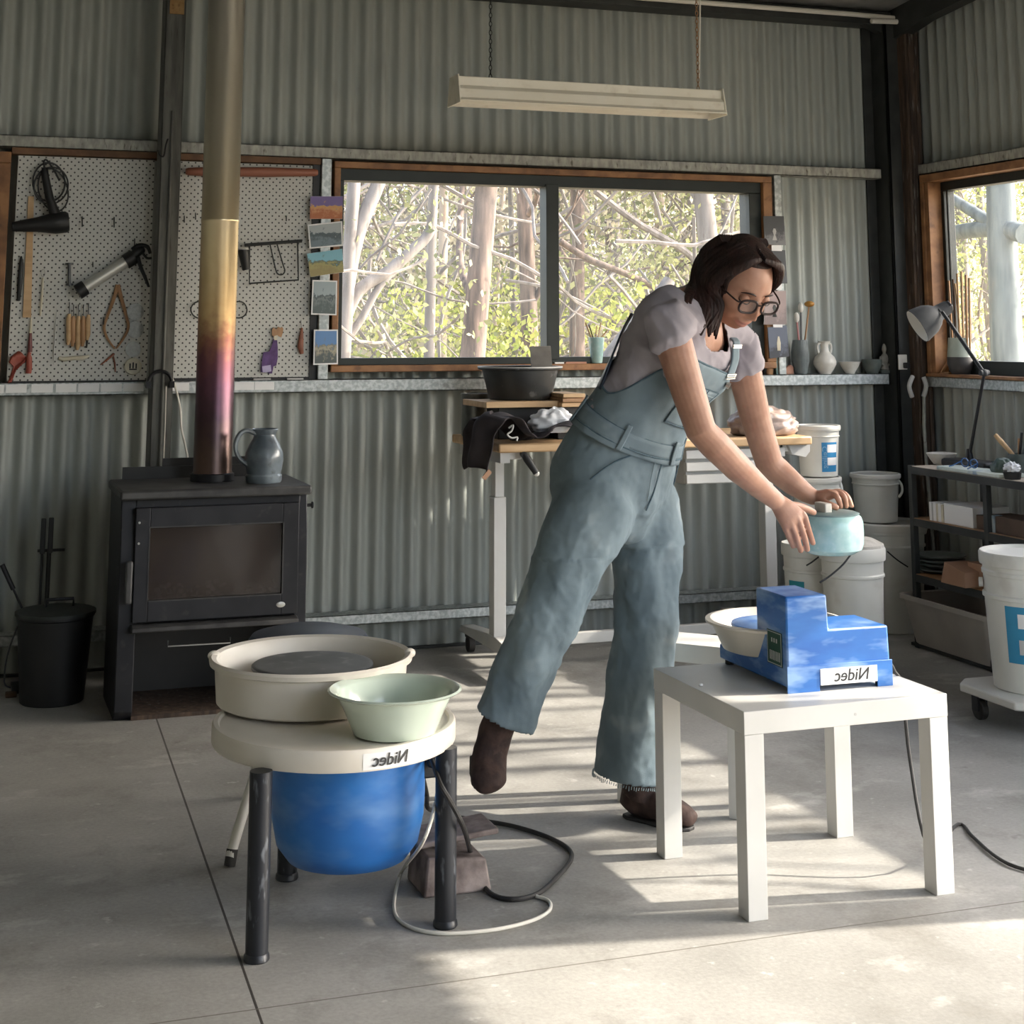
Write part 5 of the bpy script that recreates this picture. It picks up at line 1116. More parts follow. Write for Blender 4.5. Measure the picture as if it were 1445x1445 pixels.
for i, (q, a, b, l) in enumerate(((((1077, 305), (1106, 305), (1109, 346), (1079, 345)), (.03, .033, .04), (.16, .16, .17), 'charcoal-grey art card, topmost of the four right of the window'), (((1078, 352), (1108, 353), (1111, 400), (1080, 400)), (.035, .04, .05), (.05, .055, .07), 'dark blue-grey art card beside the person\'s hair'), (((1079, 411), (1109, 410), (1110, 458), (1078, 458)), (.36, .27, .26), (.24, .19, .19), 'dusty pink art card, third down right of the window'), (((1083, 462), (1110, 459), (1114, 503), (1086, 506)), (.10, .12, .17), (.04, .045, .06), 'slate-blue art card with a white figure, lowest right of the window'))):
    card(q, 6.496, still('picture_still_%d' % i, a, b), l, .0005, G2, bm_=M_dark if i != 2 else None)
    if i == 3: 
        o = bpy.data.objects[[k for k in bpy.data.objects.keys() if k.startswith('postcard')][-1]]
        p = at(1099, 484, 6.494); MB().loft([(p+V((0, 0, -.035)), .008, .0004), (p, .010, .0004), (p+V((0, 0, .03)), .004, .0004)], (1, 0, 0), 10).build('painted_figure', M_bone, o)
    if i in (0, 2):
        o = bpy.data.objects[[k for k in bpy.data.objects.keys() if k.startswith('postcard')][-1]]
        p = at(1093 if i == 0 else 1093, 330 if i == 0 else 438, 6.494); MB().loft([(p+V((0, 0, -.03)), .012, .0004), (p+V((0, 0, -.005)), .004, .0004), (p+V((0, 0, .012)), .010, .0004), (p+V((0, 0, .025)), .005, .0004)], (1, 0, 0), 10).build('painted_shape', M_printgrey if i == 0 else MATS['dark_steel'], o)
for i, (x0, y0, x1, y1, l) in enumerate(((1089, 346, 1103, 354, 'small white caption slip under the topmost art card'), (1090, 401, 1103, 409, 'small white caption slip above the dusty pink art card'), (1091, 458, 1104, 462, 'small white caption slip above the slate-blue art card'))):
    a, b = at(x0, y1, 6.494), at(x1, y0, 6.494); o = MB().box(a.x, b.x, 6.493, 6.4945, a.z, b.z).build('caption_slip', M_paper); tag(o, l, 'slip', 'caption slips')
# ================================================================== pots on the sill rail
SZ = 1.117; SYY = 6.535
def S(x): return V((at(x, 529, SYY).x, SYY, SZ))
k = 1/ppm(V((3.6, SYY, 1.1)))
o = MB().loft([(S(1086)+V((0, 0, .002)), .018, .012), (S(1087)+V((0, 0, .03)), .017, .012), (S(1087)+V((0, 0, .055)), .012, .01)], (1, 0, 0), 12).build('pebble', M_woodmid); tag(o, 'small tan stone standing at the left end of the right sill', 'stone')
c = S(1098.5); o = MB().box(c.x-.018, c.x+.018, 6.52, 6.535, SZ, SZ+.083).build('test_tile', M_celadon, None, bevel=.002); tag(o, 'small pale green glazed test tile standing on the sill', 'tile')
c = S(1114); o = MB().prism([c+V((-.022, 0, 0)), c+V((.026, 0, 0)), c+V((.024, 0, .035)), c+V((.01, 0, .045)), c+V((-.018, 0, .03))], (0, .02, 0)).build('clay_offcut', M_terracotta, None, bevel=.004); tag(o, 'small pink terracotta lump beside the test tile on the sill', 'clay')
c = S(1130); hV = 47*k*1.02
t = thing('vase', c, 'tall grey carved vase holding drumstick brushes on the sill', 'vase')
mb = MB(); n = 48; rs = []
for r, z in [(.026, 0), (.030, .004), (.034, .03), (.040, .06), (.0405, .10), (.037, .135), (.033, hV), (.030, hV), (.028, hV-.02)]:
    rs.append([c+V(((r+(.0018*math.sin(j*PI/2*1.5+z*90) if .01 < z < hV-.005 else 0))*math.cos(2*PI*j/n), (r+(.0018*math.sin(j*PI/2*1.5+z*90) if .01 < z < hV-.005 else 0))*math.sin(2*PI*j/n), z)) for j in range(n)])
mb.rings(rs).build('vase_body', M_greyglaze, t)
MB().lathe(c, [(.026, 0), (.0275, .007), (.026, .008)], 32).build('foot', M_whiteglaze, t)
M_pink = mat('pink_stem', (.5, .22, .22), rough=.5)
for x1, y1, x0, m, hm, l, r in ((1124, 448, 1129, M_pink, M_whiteglaze, 'white oval-headed brush, shorter of the two white ones in the carved vase', (.013, .024)), (1130, 434, 1131, M_wheelhead, M_whiteglaze, 'white oval-headed brush, taller of the two in the carved vase', (.013, .024)), (1142, 429, 1134, M_woodmid, mat('amber_head', (.38, .18, .03), (.46, .23, .05), scale=20, rough=.5), 'brush with flat round amber head in the carved vase', (.024, .014))):
    p = at(x1, y1, SYY); q = V((at(x0, 500, SYY).x, SYY, SZ+.10))
    t = thing('drumstick_brush', q, l, 'brush', 'brushes in the carved vase')
    MB().tube([q, p], .0042, 8).build('stick', m, t); MB().ball(p, r[0], r[0], r[1], 12).build('head', hm, t)
c = S(1164.5); s = 48*k
t = thing('amphora', c, 'small white two-handled jug with round belly on the sill', 'jug')
MB().lathe(c, [(.01, 0), (.026, 0), (.028, .004), (.042, .024), (.053, .045), (.054, .058), (.046, .078), (.030, .094), (.021, .105), (.0185, .125), (.020, .140), (.028, .149), (.030, .152), (.026, .153), (.018, .145), (.01, .11)], 40).build('jug_body', M_whiteglaze, t)
for sg in (-1, 1): MB().tube([c+V((sg*.020, 0, .143)), c+V((sg*.034, 0, .138)), c+V((sg*.037, 0, .118)), c+V((sg*.032, 0, .096))], .0055, 8, smooth=4).build('handle', M_whiteglaze, t)
c = S(1199.5); o = MB().lathe(c, [(.008, 0), (.022, 0), (.024, .006), (.042, .034), (.052, .055), (.049, .056), (.036, .034), (.008, .012)], 10, a0=.3).build('bowl', M_whiteglaze); tag(o, 'small white faceted bowl on the sill right of the jug', 'bowl')
c = S(1231); o = MB().lathe(c, [(.008, 0), (.026, 0), (.030, .006), (.044, .034), (.047, .066), (.044, .067), (.040, .036), (.008, .012)], 36).build('bowl', M_plategrn); tag(o, 'dark green bowl on the sill beside the figurine', 'bowl')
c = S(1249); t = thing('figurine', c, 'small grey stone figurine sitting on a plinth at the end of the sill', 'figurine')
MB().box(c.x-.032, c.x+.022, SYY-.02, SYY+.02, SZ, SZ+.016).build('plinth', M_plategrn, t, bevel=.002)
mb = MB().loft([(c+V((.0, 0, .02)), .024, .018), (c+V((0, 0, .045)), .014, .012), (c+V((0, 0, .07)), .022, .015), (c+V((0, 0, .085)), .016, .012), (c+V((0, 0, .095)), .007, .007), (c+V((0, 0, .112)), .012, .012), (c+V((0, 0, .128)), .009, .009), (c+V((0, 0, .138)), .004, .004)], (1, 0, 0), 16)
mb.tube([c+V((-.020, 0, .078)), c+V((-.028, -.006, .055)), c+V((-.012, -.016, .038))], .006, 8, smooth=3).tube([c+V((.020, 0, .078)), c+V((.026, -.006, .055)), c+V((.012, -.016, .038))], .006, 8, smooth=3)
mb.build('figure', M_bone if False else mat('grey_stone', (.20, .19, .17), (.3, .29, .26), scale=30, rough=.8), t)
# sill left of the person: celadon beaker with brushes
SY2 = 6.55
def S2(x, y=525): return at(x, y, SY2)
c = V((at(842, 520, 6.53).x, 6.53, 1.176)); 
t = thing('beaker', c, 'pale celadon beaker crammed with thin brushes standing on the window sill', 'beaker')
MB().lathe(c, [(.01, 0), (.024, 0), (.026, .004), (.036, .112), (.033, .113), (.023, .01), (.01, .006)], 32).build('beaker_body', M_celadon, t)
for i, (dx, tip, m) in enumerate(((-.02, (826, 455), M_woodmid), (-.012, (831, 458), M_boxbrown), (-.004, (842, 460), M_wood), (.006, (848, 455), M_wood), (.014, (857, 466), M_woodmid))):
    p = at(tip[0], tip[1], 6.53); o = MB().tube([c+V((dx*.5, 0, .03)), c+V((dx, 0, .10)), p], [.003, .003, .0035], 6).build('paintbrush', m); tag(o, ['brown brush, leftmost in the celadon beaker', 'dark brush second from the left in the celadon beaker', 'pale brush in the middle of the celadon beaker', 'pale brush just right of the middle in the celadon beaker', 'brown brush leaning right in the celadon beaker'][i], 'brush', 'brushes in the celadon beaker')
o = MB().box(at(797, 523, 6.52).x, at(826, 523, 6.52).x, 6.505, 6.53, 1.174, 1.182).build('wood_rib', M_terracotta); tag(o, 'thin pinkish rib lying on the window sill left of the beaker', 'tool')
o = MB().box(at(782, 523, 6.515).x, at(795, 523, 6.515).x, 6.505, 6.53, 1.174, 1.181).build('sponge_sliver', M_paper); tag(o, 'white sliver lying on the window sill beside the window mullion', 'tool')
# right window sill: pot with wooden sticks, small easel frame
ZW = 1.121; XW = 4.35
yy = atx(1356, 525, XW).y; c = V((XW, yy, ZW)); kk = 1/ppm(c)
t = thing('pot', c, 'round two-tone stoneware pot holding wooden sticks on the right window sill', 'pot')
MB().lathe(c, [(.01, 0), (.040, 0), (.052, .02), (.060, .05), (.0585, .078)], 40).build('lower_body', mat('dark_clay', (.035, .033, .033), (.06, .055, .053), scale=14, rough=.55), t)
MB().lathe(c, [(.0585, .078), (.0565, .10), (.050, .165), (.046, .165), (.052, .10), (.03, .03)], 40, cap=False).build('glazed_neck', mat('grey_green_neck', (.32, .36, .31), (.42, .45, .38), scale=10, rough=.4), t)
for i, (px_, top, m) in enumerate(((1338, 396, M_woodmid), (1344, 394, M_boxbrown), (1350, 386, M_wood), (1356, 383, M_wood), (1362, 388, M_woodmid), (1367, 392, M_wood), (1347, 400, M_wood))):
    p = atx(px_, top, XW-.01); q = c+V((-.02+.006*i, (yy-p.y)*-.0+.02*(1 if i % 2 else -1)*.5, .02))
    q = V((c.x-.02+.006*i, p.y*.55+c.y*.45, c.z+.09)); d = p-q
    o = MB().prism([q+V((0, -.006, 0)), q+V((0, .006, 0)), p+V((0, .006, 0)), p+V((0, -.006, 0))], (.005, 0, 0)).build('wooden_stick', m)
    tag(o, ['brown stick, leftmost in the two-tone pot', 'dark brown stick second from the left in the two-tone pot', 'pale flat stick third from the left in the two-tone pot', 'tallest pale flat stick in the two-tone pot', 'brown stick right of the tallest one in the two-tone pot', 'pale stick, rightmost in the two-tone pot', 'short pale stick at the front of the two-tone pot'][i], 'stick', 'sticks in the two-tone pot')
y_ = atx(1328, 525, XW-.02).y
o = MB().prism([(XW-.03, y_, ZW), (XW-.03, y_-.012, ZW+.0), (XW+.01, y_-.05, ZW+.09), (XW+.01, y_-.04, ZW+.09)], (.012, 0, 0)).box(XW-.03, XW+.015, y_-.075, y_, ZW, ZW+.007).build('card_stand', M_woodmid); tag(o, 'small wooden card stand on the right window sill beside the two-tone pot', 'stand')
# power point on the dark corner flashing, with plug and drooping cord
c = at(1273, 511, 6.445)
t = thing('power_point', c, 'white power point with a black plug on the dark corner flashing', 'socket')
MB().box(c.x-.024, c.x+.024, c.y-.008, c.y, c.z-.035, c.z+.035).build('plate', M_creamlight, t, bevel=.003)
MB().box(c.x-.002, c.x+.022, c.y-.036, c.y-.008, c.z-.028, c.z-.002).build('plug', M_blackplastic, t, bevel=.004)
mb = MB().tube([at(1288, 531, 6.362), at(1283, 545, 6.355), at(1287, 560, 6.362)], .011, 10, smooth=4).tube([at(1303, 532, 6.362), at(1307, 545, 6.355), at(1303, 560, 6.362)], .011, 10, smooth=4)
o = mb.build('coiled_hose', M_printgrey); tag(o, 'short loop of grey hose hung on the rusty corner column', 'hose')
mb = MB().tube([at(1304, 560, 6.362), at(1304, 600, 6.362), at(1307, 650, 6.362), V((4.312, 6.362, .02))], .008, 8)
o = mb.build('conduit_pipe', M_galvold); tag(o, 'thin grey pipe running down the front of the rusty corner column', 'pipe')
# ================================================================== hanging fluorescent batten
FYL = 5.7
a, b = at(640, 127, FYL), at(1013, 148, FYL); zt = a.z
t = thing('batten_light', ((a.x+b.x)/2, FYL, zt), 'old cream fluorescent batten hanging from two chains above the window', 'ceiling light')
x0, x1 = a.x, b.x
M1 = lambda pts: [V((x0, FYL+y, zt+z)) for y, z in pts]
mb = MB().prism(M1([(-.07, .048), (.07, .048), (.075, -.02), (.055, -.048), (-.055, -.020), (-.075, -.02)]), (0, 0, 0)) if False else MB()
mb.prism([V((x0+.004, FYL+y, zt+z)) for y, z in ((-.045, .05), (.045, .05), (.045, .008), (-.045, .008))], (x1-x0-.008, 0, 0))
mb.build('gear_tray', M_fluoro, t, bevel=.003)
for s in (-1, 1):
    MB().prism([V((x0+.004, FYL+s*.045, zt+.010)), V((x0+.004, FYL+s*.062, zt-.004)), V((x0+.004, FYL+s*.066, zt-.040)), V((x0+.004, FYL+s*.085, zt-.052)), V((x0+.004, FYL+s*.088, zt-.048)), V((x0+.004, FYL+s*.070, zt-.036)), V((x0+.004, FYL+s*.066, zt-.002)), V((x0+.004, FYL+s*.047, zt+.014))], (x1-x0-.008, 0, 0)).build('reflector', M_fluoro, t, ang=20)
for x in (x0, x1-.006): MB().prism([V((x, FYL+y, zt+z)) for y, z in ((-.055, .056), (.055, .056), (.085, -.058), (-.085, -.058))], (.006, 0, 0)).build('end_plate', M_fluoro, t, bevel=.001)
MB().cyl((x0+.01, FYL, zt-.022), (x1-.01, FYL, zt-.022), .013, n=16).build('tube_lamp', M_creamlight, t)
rz = roofz(FYL)-.01
for px_, nm in ((692, M_dark), (985, M_woodmid)):
    X = at(px_, 115, FYL).x; mb = MB(); z = zt+.05; i = 0
    while z < rz:
        ring = [V((X+(.006*math.cos(q) if i % 2 == 0 else 0), FYL+(.006*math.cos(q) if i % 2 else 0), z+.011+.011*math.sin(q))) for q in np.linspace(0, 2*PI, 9)]
        mb.tube(ring, .0017, 4); z += .0175; i += 1
    mb.build('chain', nm, t)
MB().tube([V((at(987, 118, FYL).x, FYL+.01, zt+.05)), V((at(990, 40, FYL).x, FYL+.01, rz-.3)), V((at(989, 0, FYL).x, FYL+.01, rz))], .004, 6, smooth=4).build('supply_cord', M_wcable, t)
# ================================================================== the person: leaning over the table, weight on the far leg, near leg trailing
PA = math.radians(42)
FACE = (HR*math.cos(PA)+HT*math.sin(PA)).normalized()         # where the hips and chest point
SIDE = (HT*math.cos(PA)-HR*math.sin(PA)).normalized()         # the body's right
f0 = fl(905, 1150)
P = thing('person', (f0.x, f0.y, 0), 'person in lilac T-shirt and denim overalls leaning over the table with a glazed pot', 'person')
# ---- torso as a parametric surface: t along the spine, theta round the body (0 = front)
SP = [(at(855, 722, 4.10), .150, .110), (at(864, 680, 4.10), .178, .126), (at(880, 632, 4.09), .166, .118), (at(902, 585, 4.06), .146, .104),
      (at(928, 538, 4.03), .150, .110), (at(953, 492, 4.00), .160, .118), (at(974, 455, 3.98), .165, .105), (at(990, 432, 3.97), .115, .075), (at(1000, 420, 3.965), .060, .055)]
def spine(t):
    t = min(max(t, 0), 1)*(len(SP)-1); i = min(int(t), len(SP)-2); u = t-i
    p0, p1, p2, p3 = SP[max(i-1, 0)], SP[i], SP[i+1], SP[min(i+2, len(SP)-1)]
    cr = lambda a, b, c, d: .5*((2*b)+(c-a)*u+(2*a-5*b+4*c-d)*u*u+(3*b-a-3*c+d)*u**3)
    return cr(p0[0], p1[0], p2[0], p3[0]), cr(p0[1], p1[1], p2[1], p3[1]), cr(p0[2], p1[2], p2[2], p3[2])
def tframe(t):
    a, b = spine(t-.03)[0], spine(t+.03)[0]; ax = (b-a).normalized()
    s = (SIDE-ax*SIDE.dot(ax)).normalized(); fr = ax.cross(s) 
    if fr.dot(FACE) < 0: fr = -fr
    return ax, s, fr
def torso(t, th, off=0.0):
    c, w, d = spine(t); ax, s, fr = tframe(t)
    sn, cs = math.sin(th), math.cos(th); q = .88
    sn = math.copysign(abs(sn)**q, sn); cs = math.copysign(abs(cs)**q, cs)
    bust = .020*math.exp(-((t-.60)/.09)**2)*(math.exp(-((th-.5)/.42)**2)+math.exp(-((th+.5)/.42)**2))
    seat = .010*math.exp(-((t-.12)/.12)**2)*max(-math.cos(th), 0)
    return c+s*(w+off)*sn+fr*((d+off)*cs)+fr*bust-fr*seat
def torso_rings(mb, t0, t1, n, off, m=40):
    rs = [[torso(t0+(t1-t0)*i/n, 2*PI*j/m, off) for j in range(m)] for i in range(n+1)]
    mb.rings(rs)
# ---- joints
shR, elR, wrR = at(943, 462, 3.84), at(989, 607, 3.80), at(1098, 709, 3.885)
shL, elL, wrL = at(1036, 476, 4.10), at(1085, 652, 4.13), at(1150, 703, 4.075)
HC = at(1043, 399, 3.875); HS = 1.08
hf = (HR*.36+HT*.74-ZU*.55).normalized(); hu = (ZU+HR*.06); hu = (hu-hf*hu.dot(hf)).normalized(); hr = hf.cross(hu)
HM = axes(hr, hf, hu)
def hp(x, y, z): return HC+HM @ (V((x, y, z))*HS)
# ---- head: ellipsoid sculpted by soft bumps
def head_point(d):
    x, y, z = d.x*.074, d.y*.094, d.z*.116
    low = min(max((-z-.015)/.095, 0), 1)
    x *= 1-.42*low**1.2*(.35+.65*max(min((y+.05)/.1, 1), 0))
    if y < 0: y *= 1-.28*low
    else: y *= 1+.05*low
    if z > 0: y = y-.004*z/.1
    def g(cx, cz, sx, sz): return math.exp(-((x-cx)/sx)**2-((z-cz)/sz)**2)
    if y > .01:
        k = min((y-.01)/.05, 1); dy = 0
        for s in (-1, 1):
            dy += -.011*g(s*.031, .002, .016, .013)+.0055*g(s*.031, .001, .0105, .008)       # socket, eyeball
            dy += .004*g(s*.030, .022, .022, .008)+.008*g(s*.040, -.040, .020, .020)         # brow, cheek
            dy += .006*g(s*.0115, -.044, .0065, .0065)-.003*g(s*.030, -.066, .006, .014)       # nostril, smile fold
        dy += .010*g(0, -.008, .0085, .018)+.019*g(0, -.030, .0095, .016)+.013*g(0, -.043, .010, .008)
        dy += .006*g(0, -.072, .030, .020)
        cz = -.0755+.45*x*x/.03
        dy += .0045*math.exp(-((x)/.021)**2-((z-(cz+.0065))/.0042)**2)+.0055*math.exp(-((x)/.019)**2-((z-(cz-.0075))/.005)**2)-.005*math.exp(-((x)/.027)**2-((z-cz)/.0022)**2)
        dy += .016*g(0, -.107, .018, .013)+.003*g(0, .05, .05, .03)
        y += dy*k
    return V((x, y, z))
body = MB()
nu, nv = 120, 90; rs = []
for i in range(1, nv):
    th = PI*i/nv; rs.append([hp(*head_point(V((math.sin(th)*math.cos(2*PI*j/nu), math.sin(th)*math.sin(2*PI*j/nu), -math.cos(th))))) for j in range(nu)])
body.rings(rs)
for s in (-1, 1):     # ears
    body.ball(hp(s*.076, -.012, -.008), .012, .018, .030, 10, HM)
nb = SP[-2][0]
body.loft([(nb-V((0, 0, .02)), .070, .062), (at(1002, 426, 3.965), .055, .056), (at(1014, 418, 3.935), .049, .054), (hp(0, -.028, -.055), .050, .056), (hp(0, -.02, -.03), .05, .05)], SIDE, 24)
torso_rings(body, .10, .965, 26, -.016)
def limb(st, side=SIDE, n=20): body.loft(st, side, n)
limb([(shR.lerp(SP[6][0], .35), .050, .055), (shR, .052, .056), (at(957, 505, 3.825), .047, .050), (at(972, 555, 3.81), .044, .046), (elR, .039, .042), (at(1008, 627, 3.805), .041, .042), (at(1040, 659, 3.83), .039, .038), (at(1072, 688, 3.865), .031, .030), (wrR, .026, .022)])
limb([(shL.lerp(SP[6][0], .35), .050, .055), (shL, .052, .056), (at(1052, 530, 4.10), .046, .050), (at(1066, 590, 4.12), .043, .045), (elL, .039, .041), (at(1097, 664, 4.125), .039, .039), (at(1121, 684, 4.10), .034, .033), (at(1139, 697, 4.085), .028, .026), (wrL, .025, .021)])
# legs (inside the trousers)
hipR, knR, anR = at(838, 705, 4.03), at(768, 880, 3.99), at(708, 1022, 4.04)
hipL, knL, anL = at(902, 705, 4.17), at(911, 900, 4.13), at(903, 1108, 4.14)
limb([(hipR, .085, .088), (hipR.lerp(knR, .5), .070, .073), (knR, .052, .056), (knR.lerp(anR, .35), .053, .056), (anR, .034, .036), (at(704, 1034, 4.045), .026, .028)])
limb([(hipL, .085, .088), (hipL.lerp(knL, .5), .070, .073), (knL, .052, .056), (knL.lerp(anL, .35), .053, .056), (anL, .034, .036), (at(901, 1116, 4.145), .026, .028)])
# ---- hands: palm lofts and five separate jointed fingers
def fing(pts, r0, r1): body.tube(spline([V(p) for p in pts], 4)[0], [r0+(r1-r0)*i/(4*(len(pts)-1)) for i in range(4*(len(pts)-1)+1)], 12); body.ball(pts[-1], r1*1.02, n=6); 
POT = at(1172, 752, 3.985); PR_ = .0925
# near hand: palm flat on the left flank of the pot, fingers pointing down
nrm = (HT*.75-HR*.55+ZU*.25).normalized()
knk = [at(1134, 727, 3.868), at(1126, 733, 3.862), at(1116, 738, 3.862), at(1106, 741, 3.868)]
pside = (knk[0]-knk[3]).normalized()
body.loft([(wrR, .026, .021), (at(1107, 719, 3.877), .034, .020), (at(1117, 731, 3.870), .040, .018), (at(1121, 738, 3.868), .039, .014)], pside, 20)
tips = [[(1140, 745, 3.868), (1144, 757, 3.874), (1147, 766, 3.882)], [(1133, 752, 3.862), (1137, 765, 3.868), (1139, 775, 3.876)], [(1123, 756, 3.863), (1127, 768, 3.868), (1130, 777, 3.876)], [(1112, 755, 3.870), (1116, 764, 3.874), (1119, 771, 3.880)]]
for k_, tp, r in zip(knk, tips, (.0098, .0100, .0096, .0085)): fing([k_+(wrR-k_)*.22, k_, *[at(*q) for q in tp]], r*1.08, r*.80)
fing([at(1110, 714, 3.89), at(1124, 714, 3.905), at(1138, 718, 3.915), at(1148, 723, 3.925)], .0125, .009)
# far hand: over the lid, fingers curled down on the far side
kn2 = [at(1174, 698, 4.03), at(1178, 695, 4.05), at(1181, 694, 4.07), at(1182, 695, 4.09)]
body.loft([(wrL, .025, .021), (at(1159, 701, 4.068), .034, .019), (at(1168, 698, 4.062), .040, .017), (at(1175, 697, 4.060), .039, .013)], (kn2[3]-kn2[0]).normalized(), 20)
t2 = [[(1180, 700, 4.015), (1184, 707, 4.008), (1186, 715, 4.01)], [(1186, 696, 4.035), (1192, 703, 4.025), (1194, 714, 4.025)], [(1190, 696, 4.06), (1197, 703, 4.05), (1201, 713, 4.045)], [(1190, 697, 4.085), (1197, 704, 4.078), (1202, 714, 4.070)]]
for k_, tp, r in zip(kn2, t2, (.0095, .0097, .0094, .0083)): fing([k_+(wrL-k_)*.22, k_, *[at(*q) for q in tp]], r*1.08, r*.80)
fing([at(1157, 706, 4.05), at(1164, 710, 4.02), at(1173, 713, 4.0), at(1180, 716, 3.995)], .012, .0088)
me = baked(body, .0030, 3, .45)
o = mesh_obj('body', me, [M_skin, M_lip], P)
inv = np.array(HM.transposed())/HS; n_ = len(me.polygons); ctr = np.empty(n_*3, np.float32); me.polygons.foreach_get('center', ctr)
q_ = (ctr.reshape(-1, 3)+np.array(P.location)-np.array(HC)) @ inv.T; cz = -.0755+.45*q_[:, 0]**2/.03
lipm = (q_[:, 1] > .06) & (np.abs(q_[:, 0]) < .025) & (np.abs(q_[:, 2]-cz) < .0115*(1-(q_[:, 0]/.027)**2)+.001)
me.polygons.foreach_set('material_index', lipm.astype(np.int32)); me.update()
# ---- eyes cast down, lashes, brows
M_lash = mat('dark_lash', (.015, .008, .006), rough=.6); M_eye = mat('eye_white', (.55, .5, .46), rough=.25)
for s, nm in ((-1, 'left'), (1, 'right')):
    e = MB().ball(hp(s*.031, .0765, .000), .0135*HS, .0135*HS, .0135*HS, 12, HM).build('eye', M_lash, P)
    MB().ball(hp(s*.031, .0772, .0012), .0136*HS, .0136*HS, .0136*HS, 12, HM).build('eyelid', M_skin, e)
    MB().tube([hp(s*(.031-.015), .087, -.001), hp(s*(.031-.007), .0915, -.0055), hp(s*.031, .0925, -.007), hp(s*(.031+.008), .0905, -.0055), hp(s*(.031+.016), .083, -.002)], .0013, 6, smooth=4).build('eyelash', M_lash, P)
    MB().tube([hp(s*.014, .0955, .020), hp(s*.026, .0965, .0245), hp(s*.040, .090, .0235), hp(s*.049, .080, .018)], [.0018, .0026, .0022, .001], 6, smooth=4).build('eyebrow', M_hair, P)
# ---- hair: shoulder-length, parted, falling forward past the near cheek
hm = MB()
def lock(pts, r, fl_=.5):
    pts, rr = spline([V(p) for p in pts], 5, r); hm.tube(pts, rr, 10, flat=fl_)
rnd = random.Random(4); J = lambda a: rnd.uniform(-a, a)
# skull cap behind the hairline
rs = []
for i in range(1, 50):
    th = PI*i/50; ring = []
    for j in range(80):
        d = V((math.sin(th)*math.cos(2*PI*j/80), math.sin(th)*math.sin(2*PI*j/80), -math.cos(th)))
        q = V((d.x*.083, d.y*.100-.012, d.z*.124+.002))
        if q.y > .030 and q.z < .075 or q.z < -.045: q = q*.80
        ring.append(hp(*q))
    rs.append(ring)
hm.rings(rs)
PX = .016                                     # parting, a little to one side
# near side: from the parting down past temple and ear to the shoulder
for i in range(30):
    u = i/29; y0 = .068-.15*u
    a = hp(PX+.004, y0, .116-.10*max(u-.55, 0)-.25*max(.068-.1*u-.03, 0)*.6); b = hp(.054, y0*.86+.006, .093-.06*max(u-.5, 0)+J(.002)); c = hp(.084+J(.002), .040-.105*u, .040+J(.004)); d = hp(.088+J(.003), .020-.085*u, -.012)
    e0 = at(1018-38*u+J(3), 432+4*u, 3.85+.02*u); e1 = at(1011-38*u+J(6), 472-4*u-14*u*u+J(8), 3.845-.02*u)
    lock([a, b, c, d, e0, e1], [.007, .014, .016, .016, .014, .003])
# back of the head down to the nape
for i in range(22):
    u = i/21
    a = hp(.07-.14*u, -.045, .100); b = hp(.078-.156*u, -.098+.02*abs(2*u-1), .035); c = hp(.076-.15*u, -.094+.02*abs(2*u-1), -.03)
    e1 = at(968+44*u+J(4), 462+J(8)-22*u, 3.92+.15*u)
    if u < .55:
        w = at(966+30*u+J(2), 428+J(3), 3.86+.07*u); e1 = at(976+34*u+J(4), 458+J(14)-8*u, 3.82+.08*u); lock([a, b, c, w, e1], [.013, .018, .018, .013, .002])
    else: lock([a, b, c, c.lerp(e1, .6)+V((0, 0, .006)), e1], [.013, .018, .019, .016, .004])
# far side, swept over the forehead corner and behind the face
for i in range(24):
    u = i/23; y0 = .070-.14*u
    a = hp(PX-.006, y0, .116-.1*max(u-.55, 0)-.02*max(0, .3-u)); b = hp(-.040, y0*.90+.012, .098-.05*max(u-.5, 0)); c = hp(-.078, .050-.11*u, .046+J(.004)); d = hp(-.088, .022-.09*u, .0); e = hp(-.084, .000-.07*u, -.045-.03*u)
    lock([a, b, c, d, e], [.007, .014, .016, .014, .004])
# loose strands over the near temple
for i in range(6):
    a = hp(.058, .058-.006*i, .072); b = hp(.080, .050-.008*i, .030); c = at(1022-3*i+J(2), 425, 3.855); e = at(1014-5*i+J(3), 452+J(8), 3.86)
    lock([a, b, c, e], [.006, .008, .007, .002])
hm.build('hair', M_hair, P, ang=70)
# ---- glasses
g = bpy.data.objects.new('glasses', None); col.objects.link(g); g.parent = P
M_frame = mat('dark_tortoise_frame', (.012, .008, .009), (.03, .015, .012), scale=60, rough=.45, spec=.3)
for s in (-1, 1):
    pts = []
    for q in np.linspace(0, 2*PI, 29):
        cx, sz = math.cos(q), math.sin(q); ex = math.copysign(abs(cx)**.7, cx)*.0255; ez = math.copysign(abs(sz)**.75, sz)*.0175
        pts.append(hp(s*.033+ex, .1075-.10*abs(s*.033+ex)**1.6*3, -.006+ez))
    MB().tube(pts, .0032, 8).build('rim', M_frame, g)
    ctr = sum(pts[:-1], V())/28
    MB().add(pts[:-1]+[ctr], [(i, (i+1) % 28, 28) for i in range(28)]).build('lens', M_lens, g, ang=80)
    MB().tube([hp(s*.0585, .099, .002), hp(s*.068, .094, .004), hp(s*.078, .060, .006), hp(s*.083, .005, .006), hp(s*.080, -.02, -.006)], .0024, 8, smooth=4).build('temple', M_frame, g)
MB().tube([hp(-.008, .1065, -.001), hp(0, .1095, .001), hp(.008, .1065, -.001)], .0022, 8, smooth=3).build('bridge', M_frame, g)
